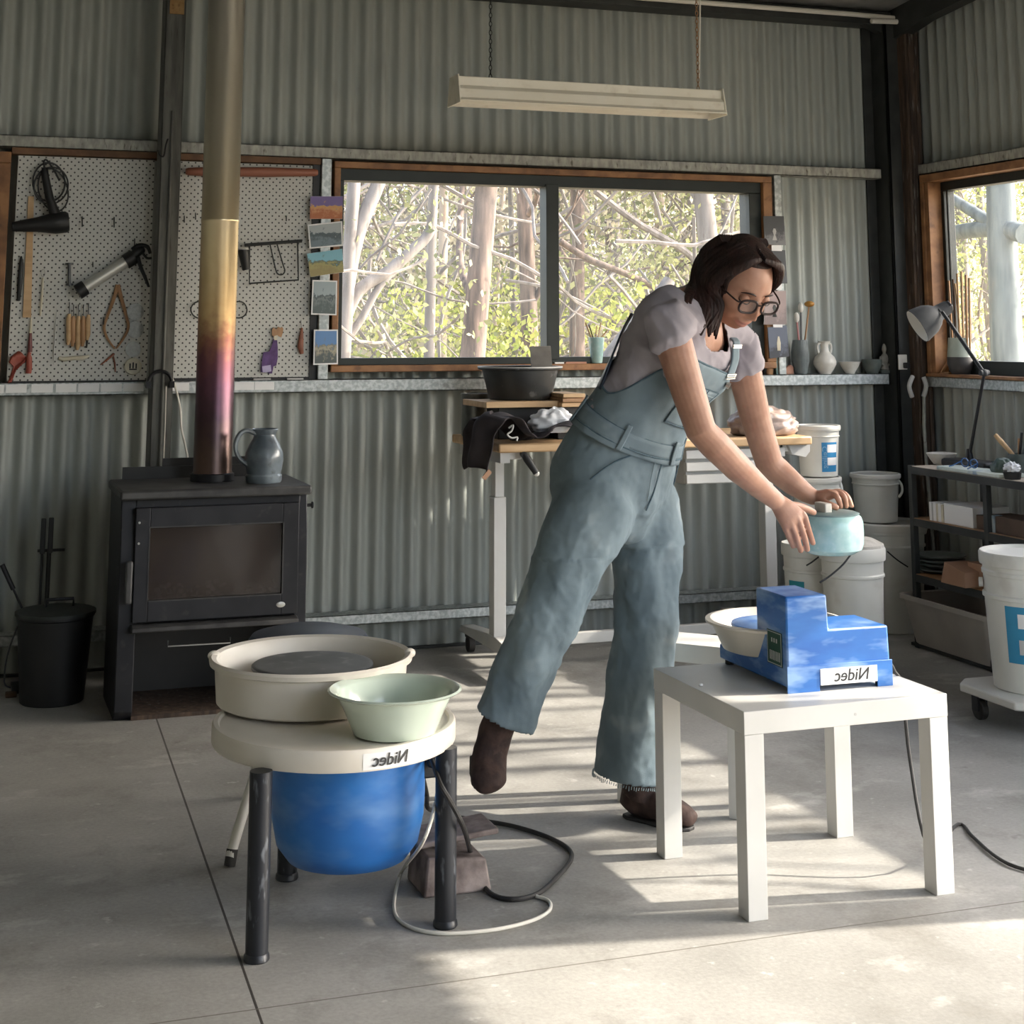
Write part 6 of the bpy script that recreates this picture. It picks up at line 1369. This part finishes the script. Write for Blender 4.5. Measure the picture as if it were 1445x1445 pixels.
# ---- T-shirt
sh = MB(); torso_rings(sh, .30, .86, 30, .006, 56)
def sleeve(p0, p1, p2, r0, r1, r2): sh.loft([(p0, r0*.9, r0), (p0.lerp(p1, .5), r0, r0*1.05), (p1, r1, r1*1.05), (p2, r2, r2*1.05)], SIDE, 28)
sleeve(shR.lerp(SP[6][0], .6), shR, at(951, 480, 3.83), .070, .064, .063)
sleeve(shL.lerp(SP[6][0], .6), shL, at(1053, 518, 4.10), .070, .064, .061)
sh.loft([(SP[6][0], .150, .088), (SP[7][0]-V((0, 0, .005)), .110, .074), (at(997, 426, 3.966), .076, .070)], SIDE, 30)
me = baked(sh, .0045, 14, .5)
def shirt_fold(p):
    w = p-SP[4][0]
    q = V((w.dot(HR)*9+w.z*7, w.dot(HT)*5, w.z*4-w.dot(HR)*5))
    pit = math.exp(-((p-at(945, 505, 3.86)).length/.11)**2)+math.exp(-((p-at(1030, 520, 4.05)).length/.12)**2)
    f = noise.noise(q*1.2)*.7+noise.ridged_multi_fractal(q*1.0+V((4, 2, 7)), 1.0, 2.1, 3, 1.0, 2.0)*.5-.45
    return f*(.013+.014*min(pit, 1))
displace(me, shirt_fold)
# neck opening with a short V placket
bm = bmesh.new(); bm.from_mesh(me)
ax, s_, fr = tframe(.80)
nc = at(1004, 424, 3.965)
vn = torso(.76, .0, .01)
kill = []
for v in bm.verts:
    p = v.co; w = p-nc; h = w.dot(ax)
    lat = abs((p-vn).dot(s_)); up = (p-vn).dot(ax)
    if (p-at(1018, 464, 3.87)).length < .064 or (p-hp(0, .05, -.11)).length < .062 or h > .012 or (w-ax*h).length < .056 and h > -.03 or (up > 0 and lat < .012+.45*up and (p-SP[6][0]).dot(fr) > .02 and lat < .05): kill.append(v)
bmesh.ops.delete(bm, geom=kill, context='VERTS'); bm.to_mesh(me); bm.free()
shirt = mesh_obj('t_shirt', me, [M_shirt], P)
md = shirt.modifiers.new('solid', 'SOLIDIFY'); md.thickness = .003; md.offset = 0
for p0, p1, r in ((shR, at(957, 500, 3.825), .0735), (shL, at(1057, 535, 4.10), .067)):
    d = (elR-shR if p0 is shR else elL-shL).normalized()
# ---- overalls: trousers
tr = MB(); torso_rings(tr, .02, .36, 20, .012, 48)
crotch = at(878, 742, 4.09)
tr.loft([(hipR.lerp(SP[1][0], .5), .105, .11), (hipR+V((0, 0, -.02)), .108, .118), (at(815, 765, 4.01), .104, .110), (at(790, 825, 4.0), .086, .090), (at(766, 885, 3.985), .078, .080), (at(740, 945, 4.0), .076, .078), (at(722, 990, 4.02), .078, .080), (at(711, 1016, 4.03), .079, .080)], SIDE, 36, ends=False)
tr.loft([(hipL.lerp(SP[1][0], .5), .105, .11), (hipL+V((0, 0, -.02)), .108, .118), (at(910, 770, 4.16), .100, .108), (at(912, 830, 4.14), .087, .092), (at(909, 895, 4.13), .082, .085), (at(902, 960, 4.13), .084, .088), (at(895, 1030, 4.14), .089, .094), (at(887, 1098, 4.145), .094, .102)], SIDE, 36, ends=False)
tr.ball(crotch+V((0, 0, .035)), .10, .085, .07, 14)
me = baked(tr, .0055, 26, .6)
def denim_fold(p):
    w = p-SP[0][0]; kR = (p-knR).length; kL = (p-knL).length; cr_ = (p-crotch).length; aR = (p-at(716, 1000, 4.02)).length
    a = .008+.010*math.exp(-(kR/.15)**2)+.005*math.exp(-(kL/.18)**2)+.017*math.exp(-(cr_/.14)**2)+.006*math.exp(-(aR/.12)**2)
    q = V((w.x*7, w.y*7, w.z*5))
    if w.z < -.1: q = V((w.x*9+w.z*3, w.y*9, w.z*5-w.x*4))
    return a*(noise.noise(q*1.6)*.9+noise.ridged_multi_fractal(q*1.2+V((3, 1, 2)), 1.0, 2.2, 3, 1.0, 2.0)*.5-.5)+.0015*noise.noise(w*60)
displace(me, denim_fold)
ov = mesh_obj('overalls', me, [M_denim], P)
# open the trouser ends
bm = bmesh.new(); bm.from_mesh(me); offv = V(P.location)
eR = at(711, 1013, 4.03)-offv; dR = (at(711, 1016, 4.03)-at(740, 945, 4.0)).normalized(); eL = at(887, 1095, 4.145)-offv; dL = (at(887, 1098, 4.145)-at(895, 1030, 4.14)).normalized()
kill = [v for v in bm.verts if ((v.co-eR).dot(dR) > 0 and (v.co-eR).length < .2) or ((v.co-eL).dot(dL) > 0 and (v.co-eL).length < .2)]
bmesh.ops.delete(bm, geom=kill, context='VERTS'); bm.to_mesh(me); bm.free()
md = ov.modifiers.new('solid', 'SOLIDIFY'); md.thickness = .004; md.offset = 0
# bib with rising front edge
def tmax(th):
    a = abs(th)
    if a < .62: return .640
    if a < 1.75: u = (a-.62)/1.13; return .640-(.640-.405)*(u*u*(3-2*u))**.8
    u = min((a-1.75)/1.2, 1); return .405+.10*u*u
def bibf(u, v):
    th = -PI+2*PI*u; t0 = .27; t = t0+(tmax(th)-t0)*v
    r = .020-.006*v; p = torso(t, th, r)
    nz_ = noise.noise(p*14)*.5+noise.noise(p*30)*.25
    ax, s, fr = tframe(t); out = (p-spine(t)[0]).normalized()
    return p+out*.013*nz_
bib = MB().grid(bibf, 120, 30).build('bib', M_denim, ov, solid=.005)
edge = [bibf(u, 1.0) for u in np.linspace(0, 1, 121)]
MB().tube(edge, .0035, 6).build('bib_hem', M_denimdark, ov)
# waistband seam, fly, pockets, belt loops
def line(fn, us, r, m, nm): MB().tube([fn(u) for u in us], r, 6).build(nm, m, ov)
T2 = lambda t, th, o=.024: torso(t, th, o)
for t in (.295, .345): line(lambda u: T2(t, u, .0235-.004*(t > .3)), np.linspace(-PI, PI, 90), .0022, M_denimdark, 'waist_seam')
MB().grid(lambda u, v: T2(.295+.05*v, -PI+2*PI*u, .0215), 100, 4).build('waistband', M_denim, ov, solid=.004)
def strip(nm, t0, t1, th, w, m, off=.027, n=10, bend=0):
    def f(u, v):
        t = t0+(t1-t0)*v; c, wd, dp = spine(t); return torso(t, th+bend*v+(u-.5)*w, off)
    return MB().grid(f, 4, n).build(nm, m, ov, solid=.004)
for th in (.95, -.15, -1.0, 2.2): strip('belt_loop', .275, .365, th, .10, M_denim, .029)
# bib pocket with its seams
def pocketf(u, v): t = .415+.150*v; p = bibf((-.34+.68*u+PI)/(2*PI), (t-.27)/.37); return p+(p-spine(t)[0]).normalized()*.0045
pk = MB().grid(pocketf, 20, 14).build('bib_pocket', M_denim, ov, solid=.004)
for a, b in (((0, 0), (0, 1)), ((0, 1), (1, 1)), ((1, 1), (1, 0)), ((1, 0), (0, 0)), ((.36, 0), (.36, 1)), ((0, .86), (1, .86))):
    MB().tube([pocketf(a[0]+(b[0]-a[0])*k, a[1]+(b[1]-a[1])*k)+FACE*.003 for k in np.linspace(0, 1, 12)], .0014, 5).build('stitching', M_denimdark if a[1] != .86 else M_denimlight, pk)
# front strap over the far shoulder with slider and hook
def strapf(u, v):
    a = torso(.630, -.40, .022); b = at(1032, 500, 3.93); c = at(1043, 468, 3.93); d = at(1042, 446, 3.99); e = at(1020, 432, 4.07)
    pts, _ = spline([a, torso(.70, -.46, .024), torso(.77, -.50, .022), torso(.83, -.62, .028), torso(.86, -1.2, .03)], 8); i = v*(len(pts)-1); k = min(int(i), len(pts)-2); p = pts[k].lerp(pts[k+1], i-k)
    return p+SIDE*((u-.5)*.032)
st = MB().grid(strapf, 5, 40).build('strap', M_denim, ov, solid=.004)
M_bkl = M_chrome
def clip(v0, v1, nm, par):
    c = [strapf(-.12, v0), strapf(1.12, v0), strapf(1.12, v1), strapf(-.12, v1)]; c = [p+FACE*.005 for p in c]
    MB().tube(c+[c[0]], .0022, 6).tube([(c[0]+c[3])/2, (c[1]+c[2])/2], .002, 6).build(nm, M_bkl, par)
clip(.52, .60, 'slider', st); clip(-.01, .07, 'hook', st)
MB().cyl(torso(.605, -.40, .022), torso(.605, -.40, .032), .009, n=16).build('button', M_bkl, ov)
# dark strip standing in for the black gap between shirt and overalls behind
def gap_strip(u, v): return torso(.40+.26*v, 2.25+.35*v+(u-.5)*(.55-.35*v), .016)
MB().grid(gap_strip, 4, 24).build('back_gap_strip', M_navy, ov, solid=.004)
# pocket slash, side seam and fly stitching on the trousers
line(lambda u: torso(.285-.17*u, .62+.55*u, .0195), np.linspace(0, 1, 14), .0022, M_denimdark, 'pocket_seam')
line(lambda u: torso(.285-.17*u, -.72-.45*u, .0195), np.linspace(0, 1, 14), .0022, M_denimdark, 'pocket_seam')
line(lambda u: torso(.29-.24*u, .02, .021), np.linspace(0, 1, 14), .0022, M_denimdark, 'fly_seam')
line(lambda u: torso(.29-.2*u, .16-.1*u*u, .0205), np.linspace(0, 1, 14), .0016, M_denimlight, 'fly_stitching')
# frayed hem on the standing leg
hv = MB(); cL = at(887, 1096, 4.145)
for i in range(90):
    a = 2*PI*i/90; s = (SIDE-dL*SIDE.dot(dL)).normalized(); u = dL.cross(s); p = cL+s*.094*math.cos(a)+u*.102*math.sin(a)
    hv.tube([p, p+dL*(.006+.006*rnd.random())+s*rnd.uniform(-.002, .002)], .0012, 4)
hv.build('frayed_hem', M_denimlight, ov)['kind'] = 'stuff'
# ---- boots
def boot(name, st, side, extra=None):
    mb = MB(); mb.loft(st, side, 24)
    if extra: mb.loft(extra, side, 24)
    m = baked(mb, .004, 6, .5)
    displace(m, lambda p: .003*noise.noise(p*28))
    return mesh_obj(name, m, [M_boot], P)
# trailing boot hangs toe-down
bR = boot('boot', [(at(714, 990, 4.03), .042, .048), (at(707, 1012, 4.035), .044, .050), (at(699, 1036, 4.05), .045, .051), (at(692, 1060, 4.055), .046, .052), (at(689, 1084, 4.03), .047, .043), (at(690, 1103, 3.99), .045, .032), (at(692, 1112, 3.975), .034, .022)], HR)
MB().loft([(at(682, 1066, 4.10), .036, .008), (at(684, 1090, 4.06), .040, .008), (at(688, 1110, 4.01), .036, .008)], HR, 20).build('sole', M_rubber, bR)
# standing boot flat on the floor, toes towards the viewer's right
hl, tl = fl(889, 1152), fl(966, 1170); fd = (tl-hl).normalized(); fs = V((-fd.y, fd.x, 0)); L_ = (tl-hl).length+.02
F = lambda a, z: hl+fd*a*L_+V((0, 0, z))
bL = boot('boot', [(F(.02, .048), .033, .040), (F(.18, .055), .038, .050), (F(.42, .052), .039, .046), (F(.66, .042), .046, .034), (F(.88, .034), .043, .027), (F(1.0, .028), .030, .020)], fs,
     [(F(.12, .03), .036, .055), (F(.16, .08), .037, .052), (F(.19, .13), .038, .046), (anL+V((0, 0, -.01)), .046, .050), (anL+V((0, 0, .06)), .047, .051)])
MB().prism([F(a, 0)+fs*w for a, w in ((-.06, -.02), (.05, -.034), (.4, -.034), (.7, -.043), (.92, -.036), (1.02, -.012), (1.02, .012), (.92, .036), (.7, .042), (.4, .033), (.05, .034), (-.06, .02))], (0, 0, .010)).build('sole', M_rubber, bL, bevel=.003)
# ================================================================== the lidded pot in the hands
pz0 = at(1174, 781, POT.y).z; pzt = at(1174, 724, POT.y).z; H = pzt-pz0
pc_ = V((POT.x, POT.y, pz0))
t = thing('lidded_pot', pc_, 'wide pale turquoise glazed pot with flat lid, held in both hands', 'pot')
MB().lathe(pc_, [(.02, .004), (.060, 0), (.068, .003), (.086, .014), (PR_-.001, .030), (PR_, H*.55), (PR_-.001, H-.022), (PR_-.006, H-.008), (PR_-.016, H), (.02, H-.002)], 56).build('pot_body', M_celadon, t)
MB().lathe(pc_+V((0, 0, H)), [(PR_-.012, -.003), (PR_-.010, .001), (PR_-.02, .005), (.02, .006)], 56).build('lid', M_celadontop, t)
kc = at(1164, 712, POT.y-.01); kb = pc_.z+H+.004
MB().box(kc.x-.011, kc.x+.011, POT.y-.03, POT.y+.03, kb, kb+.026).build('lid_knob', M_whiteglaze, bpy.data.objects['lidded_pot'], bevel=.003)
# ================================================================== outside: bush, seen through the windows
g = MB().grid(lambda u, v: V((-30+80*u, 6.8+50*v, -.25+.8*noise.noise(V((u*9, v*9, 0)))*min(v*3, 1)+1.2*v*v)), 60, 40).build('ground', M_ground, None); g['kind'] = 'structure'
g2 = MB().grid(lambda u, v: V((4.6+46*u, -40+46.8*v, -.25+.3*noise.noise(V((u*9, v*9, 4)))*min(u*3, 1))), 40, 40).build('ground_side', M_ground, None); g2['kind'] = 'structure'
g3 = MB().grid(lambda u, v: V((-30+34.6*u, -40+36.6*v, -.16)), 10, 10).build('yard', M_ground, None); g3['kind'] = 'structure'
g4 = MB().grid(lambda u, v: V((-30+27.4*u, -3.4+10.2*v, -.20)), 8, 8).build('yard_side', M_ground, None); g4['kind'] = 'structure'
def leaf_mesh(name, pts, size, m, parent=None, seed=1, droop=True, asp=.28):
    rg = np.random.RandomState(seed); n = len(pts); pts = np.asarray(pts)
    a = rg.normal(size=(n, 3)); 
    if droop: a[:, 2] = -np.abs(a[:, 2])*1.3
    a /= np.linalg.norm(a, axis=1)[:, None]; b = rg.normal(size=(n, 3)); b -= a*(a*b).sum(1)[:, None]; b /= np.linalg.norm(b, axis=1)[:, None]
    s = size*(.6+.8*rg.rand(n))[:, None]
    v = np.empty((n, 4, 3)); v[:, 0] = pts; v[:, 1] = pts+a*s*.45+b*s*asp; v[:, 2] = pts+a*s; v[:, 3] = pts+a*s*.45-b*s*asp
    off = np.array(parent_world(parent)) if parent is not None else np.zeros(3)
    me = bpy.data.meshes.new(name); me.vertices.add(n*4); me.vertices.foreach_set('co', (v.reshape(-1, 3)-off).ravel().astype(np.float32))
    me.loops.add(n*4); me.loops.foreach_set('vertex_index', np.arange(n*4, dtype=np.int32)); me.polygons.add(n); me.polygons.foreach_set('loop_start', np.arange(0, n*4, 4, dtype=np.int32)); me.polygons.foreach_set('loop_total', np.full(n, 4, dtype=np.int32))
    me.update(calc_edges=True); me.materials.append(m)
    o = bpy.data.objects.new(name, me); col.objects.link(o)
    if parent is not None: o.parent = parent
    return o
def cloud(c, r, n, rg): 
    d = rg.normal(size=(n, 3)); d /= np.linalg.norm(d, axis=1)[:, None]; return np.array(c)+d*np.array(r)*(rg.rand(n)**.4)[:, None]
def tree(base, lean, r, h, label, seed, m=None, group=None, limbs=5, crown=1200, fork=None, lm=None, low=1.2, lsize=.055):
    rg = np.random.RandomState(seed); rd = random.Random(seed); base = V(base); m = m or M_bark
    t = thing('gum_tree', base, label, 'tree', group)
    mb = MB(); pts = []; n = 9
    for i in range(n):
        u = i/(n-1); pts.append(base+V((lean[0]*u*h+.10*r*10*math.sin(u*5+seed)*.3, lean[1]*u*h+.06*math.cos(u*4+seed), -.3+u*(h+.3))))
    sp, rr = spline(pts, 4, [r*(1.25 if i == 0 else 1-.55*i/(n-1)) for i in range(n)]); mb.tube(sp, rr, 12)
    leaves = []
    for k in range(limbs):
        z = rd.uniform(.08, .8); i = int(z*(len(sp)-1)); p = sp[i]; a = rd.uniform(0, 2*PI); L = rd.uniform(1.0, 2.6)*(1.1-.4*z); q = [p]; d = V((math.cos(a), math.sin(a), rd.uniform(.2, .9)))
        for j in range(5):
            d = (d+V((rd.uniform(-.45, .45), rd.uniform(-.45, .45), rd.uniform(-.25, .45)))).normalized(); q.append(q[-1]+d*L/5)
        q2, r2 = spline(q, 3, [rr[i]*.42*(1-.8*j/5) for j in range(6)]); mb.tube(q2, r2, 7)
        for j in range(3):
            s = q[2+j]; dd = V((rd.uniform(-1, 1), rd.uniform(-1, 1), rd.uniform(-.3, .8))).normalized(); e = [s, s+dd*.3+V((0, 0, .04)), s+dd*.6, s+dd*.9+V((0, 0, .1))]
            mb.tube(spline(e, 2)[0], .010, 5); leaves.append(cloud(e[-1], (.35, .35, .3), max(crown//(limbs*3), 8), rg))
    for c in fork or []:
        mb.tube(*spline([V(p) for p in c[0]], 5, c[1]), 10)
    mb.build('trunk', m, t, ang=60)
    if crown:
        leaves.append(cloud(sp[-1], (1.3, 1.3, 1.0), crown//2, rg)); leaf_mesh('foliage', np.vstack(leaves), lsize, lm or M_leaf, t, seed)
    return t
# big trees close outside the back window (x,y pixel -> where their trunks cross the view)
def bx(px, Y): return at(px, 420, Y).x
def gpt(px, py, Y): return at(px, py, Y)
T1 = tree((bx(470, 10.5), 10.5, 0), (.06, 0), .06, 6, 'leaning grey tree at the left edge of the back window with a long bent limb', 3, limbs=2, crown=500,
     fork=[([gpt(480, 470, 10.5), gpt(505, 412, 10.5), gpt(545, 385, 10.5), gpt(580, 355, 10.5), gpt(607, 325, 10.5), gpt(612, 270, 10.5), gpt(622, 200, 10.5)], [.045, .045, .042, .04, .037, .034, .03]),
           ([gpt(486, 425, 10.5), gpt(497, 360, 10.5), gpt(512, 310, 10.5), gpt(535, 255, 10.5), gpt(545, 200, 10.5)], [.06, .056, .052, .05, .046]),
           ([gpt(482, 490, 10.5), gpt(510, 450, 10.5), gpt(535, 405, 10.5), gpt(565, 375, 10.5)], [.03, .028, .026, .02])])
tree((bx(607, 12), 12, 0), (.012, 0), .05, 8, 'straight grey gum trunk left of the middle of the left window pane', 11, limbs=3, crown=500)
tree((bx(625, 14), 14, 0), (.008, 0), .055, 8, 'pale sunlit gum trunk close behind the straight grey one', 17, limbs=3, crown=500, m=mat('pale_sunlit_bark', (.34, .27, .21), (.48, .40, .33), scale=4, rough=.9, stretch=(3, 3, .4), c3=(.4, .26, .18), s3=9, a3=.6))
tree((bx(655, 11), 11, 0), (.07, 0), .105, 8, 'thick rough-barked tree leaning right in the left window pane', 5, m=M_barkdk, limbs=2, crown=400)
tree((bx(750, 13), 13, 0), (-.03, 0), .085, 8, 'pinkish stringybark trunk beside the window mullion', 8, m=M_barkdk, limbs=3, crown=500)
tree((bx(727, 15), 15, 0), (-.02, 0), .035, 7, 'thin pale sapling just left of the pinkish stringybark', 21, limbs=3, crown=350)
tree((bx(818, 14), 14, 0), (.0, 0), .085, 8, 'dark stringybark trunk standing just right of the window mullion', 30, m=M_barkdk, limbs=3, crown=500,
     fork=[([gpt(790, 340, 12), gpt(830, 365, 12), gpt(880, 385, 12), gpt(930, 408, 12)], [.03, .028, .026, .03])])
T2_ = tree((bx(1040, 11.5), 11.5, 0), (-.10, 0), .10, 7, 'grey tree leaning left at the right end of the back window behind the person', 41, limbs=3, crown=500)
tree((bx(862, 17), 17, 0), (.02, 0), .06, 8, 'pale trunk right of the dark stringybark in the right window pane', 52, limbs=4, crown=500)
o = MB().tube(*spline([gpt(835, 540, 9.2), gpt(880, 480, 9.2), gpt(925, 425, 9.2), gpt(945, 395, 9.2)], 6, [.06, .055, .05, .04]), 12).build('fallen_log', M_bark); tag(o, 'pale fallen log leaning up to the right outside the window behind the person', 'log')
o = MB().tube(*spline([gpt(840, 270, 13), gpt(900, 315, 13), gpt(960, 350, 13), gpt(985, 372, 13)], 6, [.03, .032, .034, .034]), 8).build('bare_branch', M_bark); tag(o, 'long pale bare branch slanting down across the right window pane', 'branch')
rd = random.Random(77)
for i in range(46):
    Y = rd.uniform(16, 34); px_ = rd.uniform(470, 1075)
    tree((bx(px_, Y), Y, 0), (rd.uniform(-.07, .07), 0), rd.uniform(.03, .10), rd.uniform(7, 11), 'slender gum tree among the bush far beyond the back window', 100+i, m=rd.choice([M_bark, M_barkdk, MATS['pale_sunlit_bark']]), group='gum trees in the bush behind the shed', limbs=4, crown=300)
# trees beyond the right-hand window
def ry(px, X): return atx(px, 420, X).y
tree((9.5, ry(1425, 9.5), 0), (.0, .0), .17, 8, 'massive pale gum trunk filling the right part of the side window', 61, limbs=3, crown=500, m=mat('grey_blue_bark', (.10, .12, .125), (.18, .21, .21), scale=4, rough=.9, stretch=(3, 3, .4)),
     fork=[([atx(1335, 275, 9.5), atx(1375, 300, 9.5), atx(1420, 330, 9.5)], [.05, .06, .08]), ([atx(1338, 330, 9.5), atx(1370, 325, 9.5), atx(1410, 322, 9.5), atx(1445, 330, 9.5)], [.075, .08, .09, .1])])
for i, (px_, X) in enumerate(((1345, 12), (1362, 14), (1395, 13), (1440, 16))):
    tree((X, ry(px_, X), 0), (0, .02), .07+.02*(i % 2), 8, ['thin gum trunk nearest the left edge of the side window', 'second thin gum trunk from the left in the side window', 'thin gum trunk just left of the massive one in the side window', 'thin gum trunk behind the massive one in the side window'][i], 70+i, group='thin gums beyond the side window', limbs=4, crown=500)
# young gums in the morning sun to the right of the shed: their trunks stripe the light on the floor
rd = random.Random(19)
for i in range(9):
    X = rd.uniform(6.5, 9.0); sh = 3.86+i*.28+rd.uniform(-.08, .08); Y = sh-.194*(X-2)
    tree((X, Y, 0), (rd.uniform(-.01, .01), rd.uniform(-.012, .012)), rd.uniform(.022, .055), rd.uniform(5.5, 7.5), 'slim young gum tree standing in the sun beyond the right wall', 300+i, group='young gums beyond the right wall', limbs=3, crown=80, lsize=.07)
shade_gum = tree((8.0, 5.35, 0), (0, 0), .05, 4.3, 'unseen leafy young gum added outside the side window to shade the back wall', 390, limbs=3, crown=60, lsize=.07)
leaf_mesh('foliage', cloud((8.0, 5.45, 4.0), (.45, .5, .5), 1100, np.random.RandomState(8)), .08, M_leaf, shade_gum, 8)  # leaf clump added out of view to stop sun spots on the back wall
# understorey that nobody could count
rg = np.random.RandomState(5); P_ = []; Q_ = []; R_ = []
for i in range(420):
    Y = rg.uniform(13, 40); X = Y*rg.uniform(.14, .62); z = rg.uniform(.2, 5.5)
    (P_ if rg.rand() < .6 else Q_).append(cloud((X, Y, z), (.9+.03*Y, .7, .6), 420, rg))
for i in range(60): 
    Y = rg.uniform(11, 22); X = Y*rg.uniform(.14, .62); R_.append(cloud((X, Y, rg.uniform(.3, 1.7)), (.45, .4, .4), 300, rg))
for i in range(420):
    X = rg.uniform(11, 26); Y = X*rg.uniform(1.1, 2.1); (P_ if rg.rand() < .6 else R_).append(cloud((X, Y, rg.uniform(.3, 6.5)), (.9, .9, .7), 260, rg))
for nm, l, arr, m, sd, sz in (('undergrowth', 'olive-green bush foliage beyond the windows', P_, M_leaf, 1, .075), ('scrub', 'dry pale scrub and twigs beyond the windows', Q_, M_leaf2, 2, .09), ('shrubs', 'bright yellow-green shrubs outside the back window', R_, M_leaf3, 3, .065)):
    o = leaf_mesh(nm, np.vstack(arr), sz, m, None, sd); tag(o, l, 'foliage', None, 'stuff')
# fine twiggery
mb = MB()
for i in range(700):
    Y = rd.uniform(11, 26); X = Y*rd.uniform(.14, .62); p = V((X, Y, rd.uniform(.5, 3.6))); d = V((rd.uniform(-1, 1), rd.uniform(-.3, .3), rd.uniform(-.3, 1))).normalized(); q = [p]
    for j in range(4): d = (d+V((rd.uniform(-.5, .5), 0, rd.uniform(-.5, .5)))).normalized(); q.append(q[-1]+d*.35)
    mb.tube(spline(q, 2)[0], rd.uniform(.006, .018), 5)
o = mb.build('brushwood', M_bark); tag(o, 'tangle of thin bare twigs in the bush outside', 'twigs', None, 'stuff')
# ================================================================== sun, sky, camera
SUN_AZ = math.radians(11.0); SUN_EL = math.radians(29.2)      # light travels towards -X, a little +Y
ld = V((-math.cos(SUN_EL)*math.cos(SUN_AZ), math.cos(SUN_EL)*math.sin(SUN_AZ), -math.sin(SUN_EL)))
sl = bpy.data.lights.new('sun', 'SUN'); sl.energy = 12.5; sl.angle = math.radians(.6); sl.color = (1, .91, .78)
so = bpy.data.objects.new('sun', sl); col.objects.link(so); so.rotation_euler = (-ld).to_track_quat('Z', 'Y').to_euler(); so.location = (12, 0, 8)
w = bpy.data.worlds.new('sky'); scn.world = w; w.use_nodes = True; N = w.node_tree.nodes; L = w.node_tree.links
sk = N.new('ShaderNodeTexSky'); sk.sky_type = 'NISHITA'; sk.sun_disc = False; sk.sun_elevation = SUN_EL; sk.sun_rotation = PI/2+SUN_AZ
sk.air_density = 1.0; sk.dust_density = 3.0
hs = N.new('ShaderNodeHueSaturation'); hs.inputs['Saturation'].default_value = .6; L.new(sk.outputs[0], hs.inputs['Color'])
L.new(hs.outputs[0], N['Background'].inputs['Color']); N['Background'].inputs['Strength'].default_value = 1.12
cd = bpy.data.cameras.new('camera'); co = bpy.data.objects.new('camera', cd); col.objects.link(co)
cd.sensor_fit = 'HORIZONTAL'; cd.sensor_width = 36; cd.lens = FPX/1445*36; cd.shift_x = 0; cd.shift_y = -(722.5-PPY)/1445; cd.clip_start = .05; cd.clip_end = 300
Rm = Matrix((CR, CU, -CF)).transposed(); co.matrix_world = Matrix.Translation(CAM) @ Rm.to_4x4()
scn.camera = co
vs_ = scn.view_settings; vs_.view_transform = 'Standard'; vs_.look = 'None'; vs_.gamma = 1; vs_.use_curve_mapping = False; vs_.exposure = -0.07
scn.cycles.max_bounces = 8; scn.cycles.transparent_max_bounces = 12
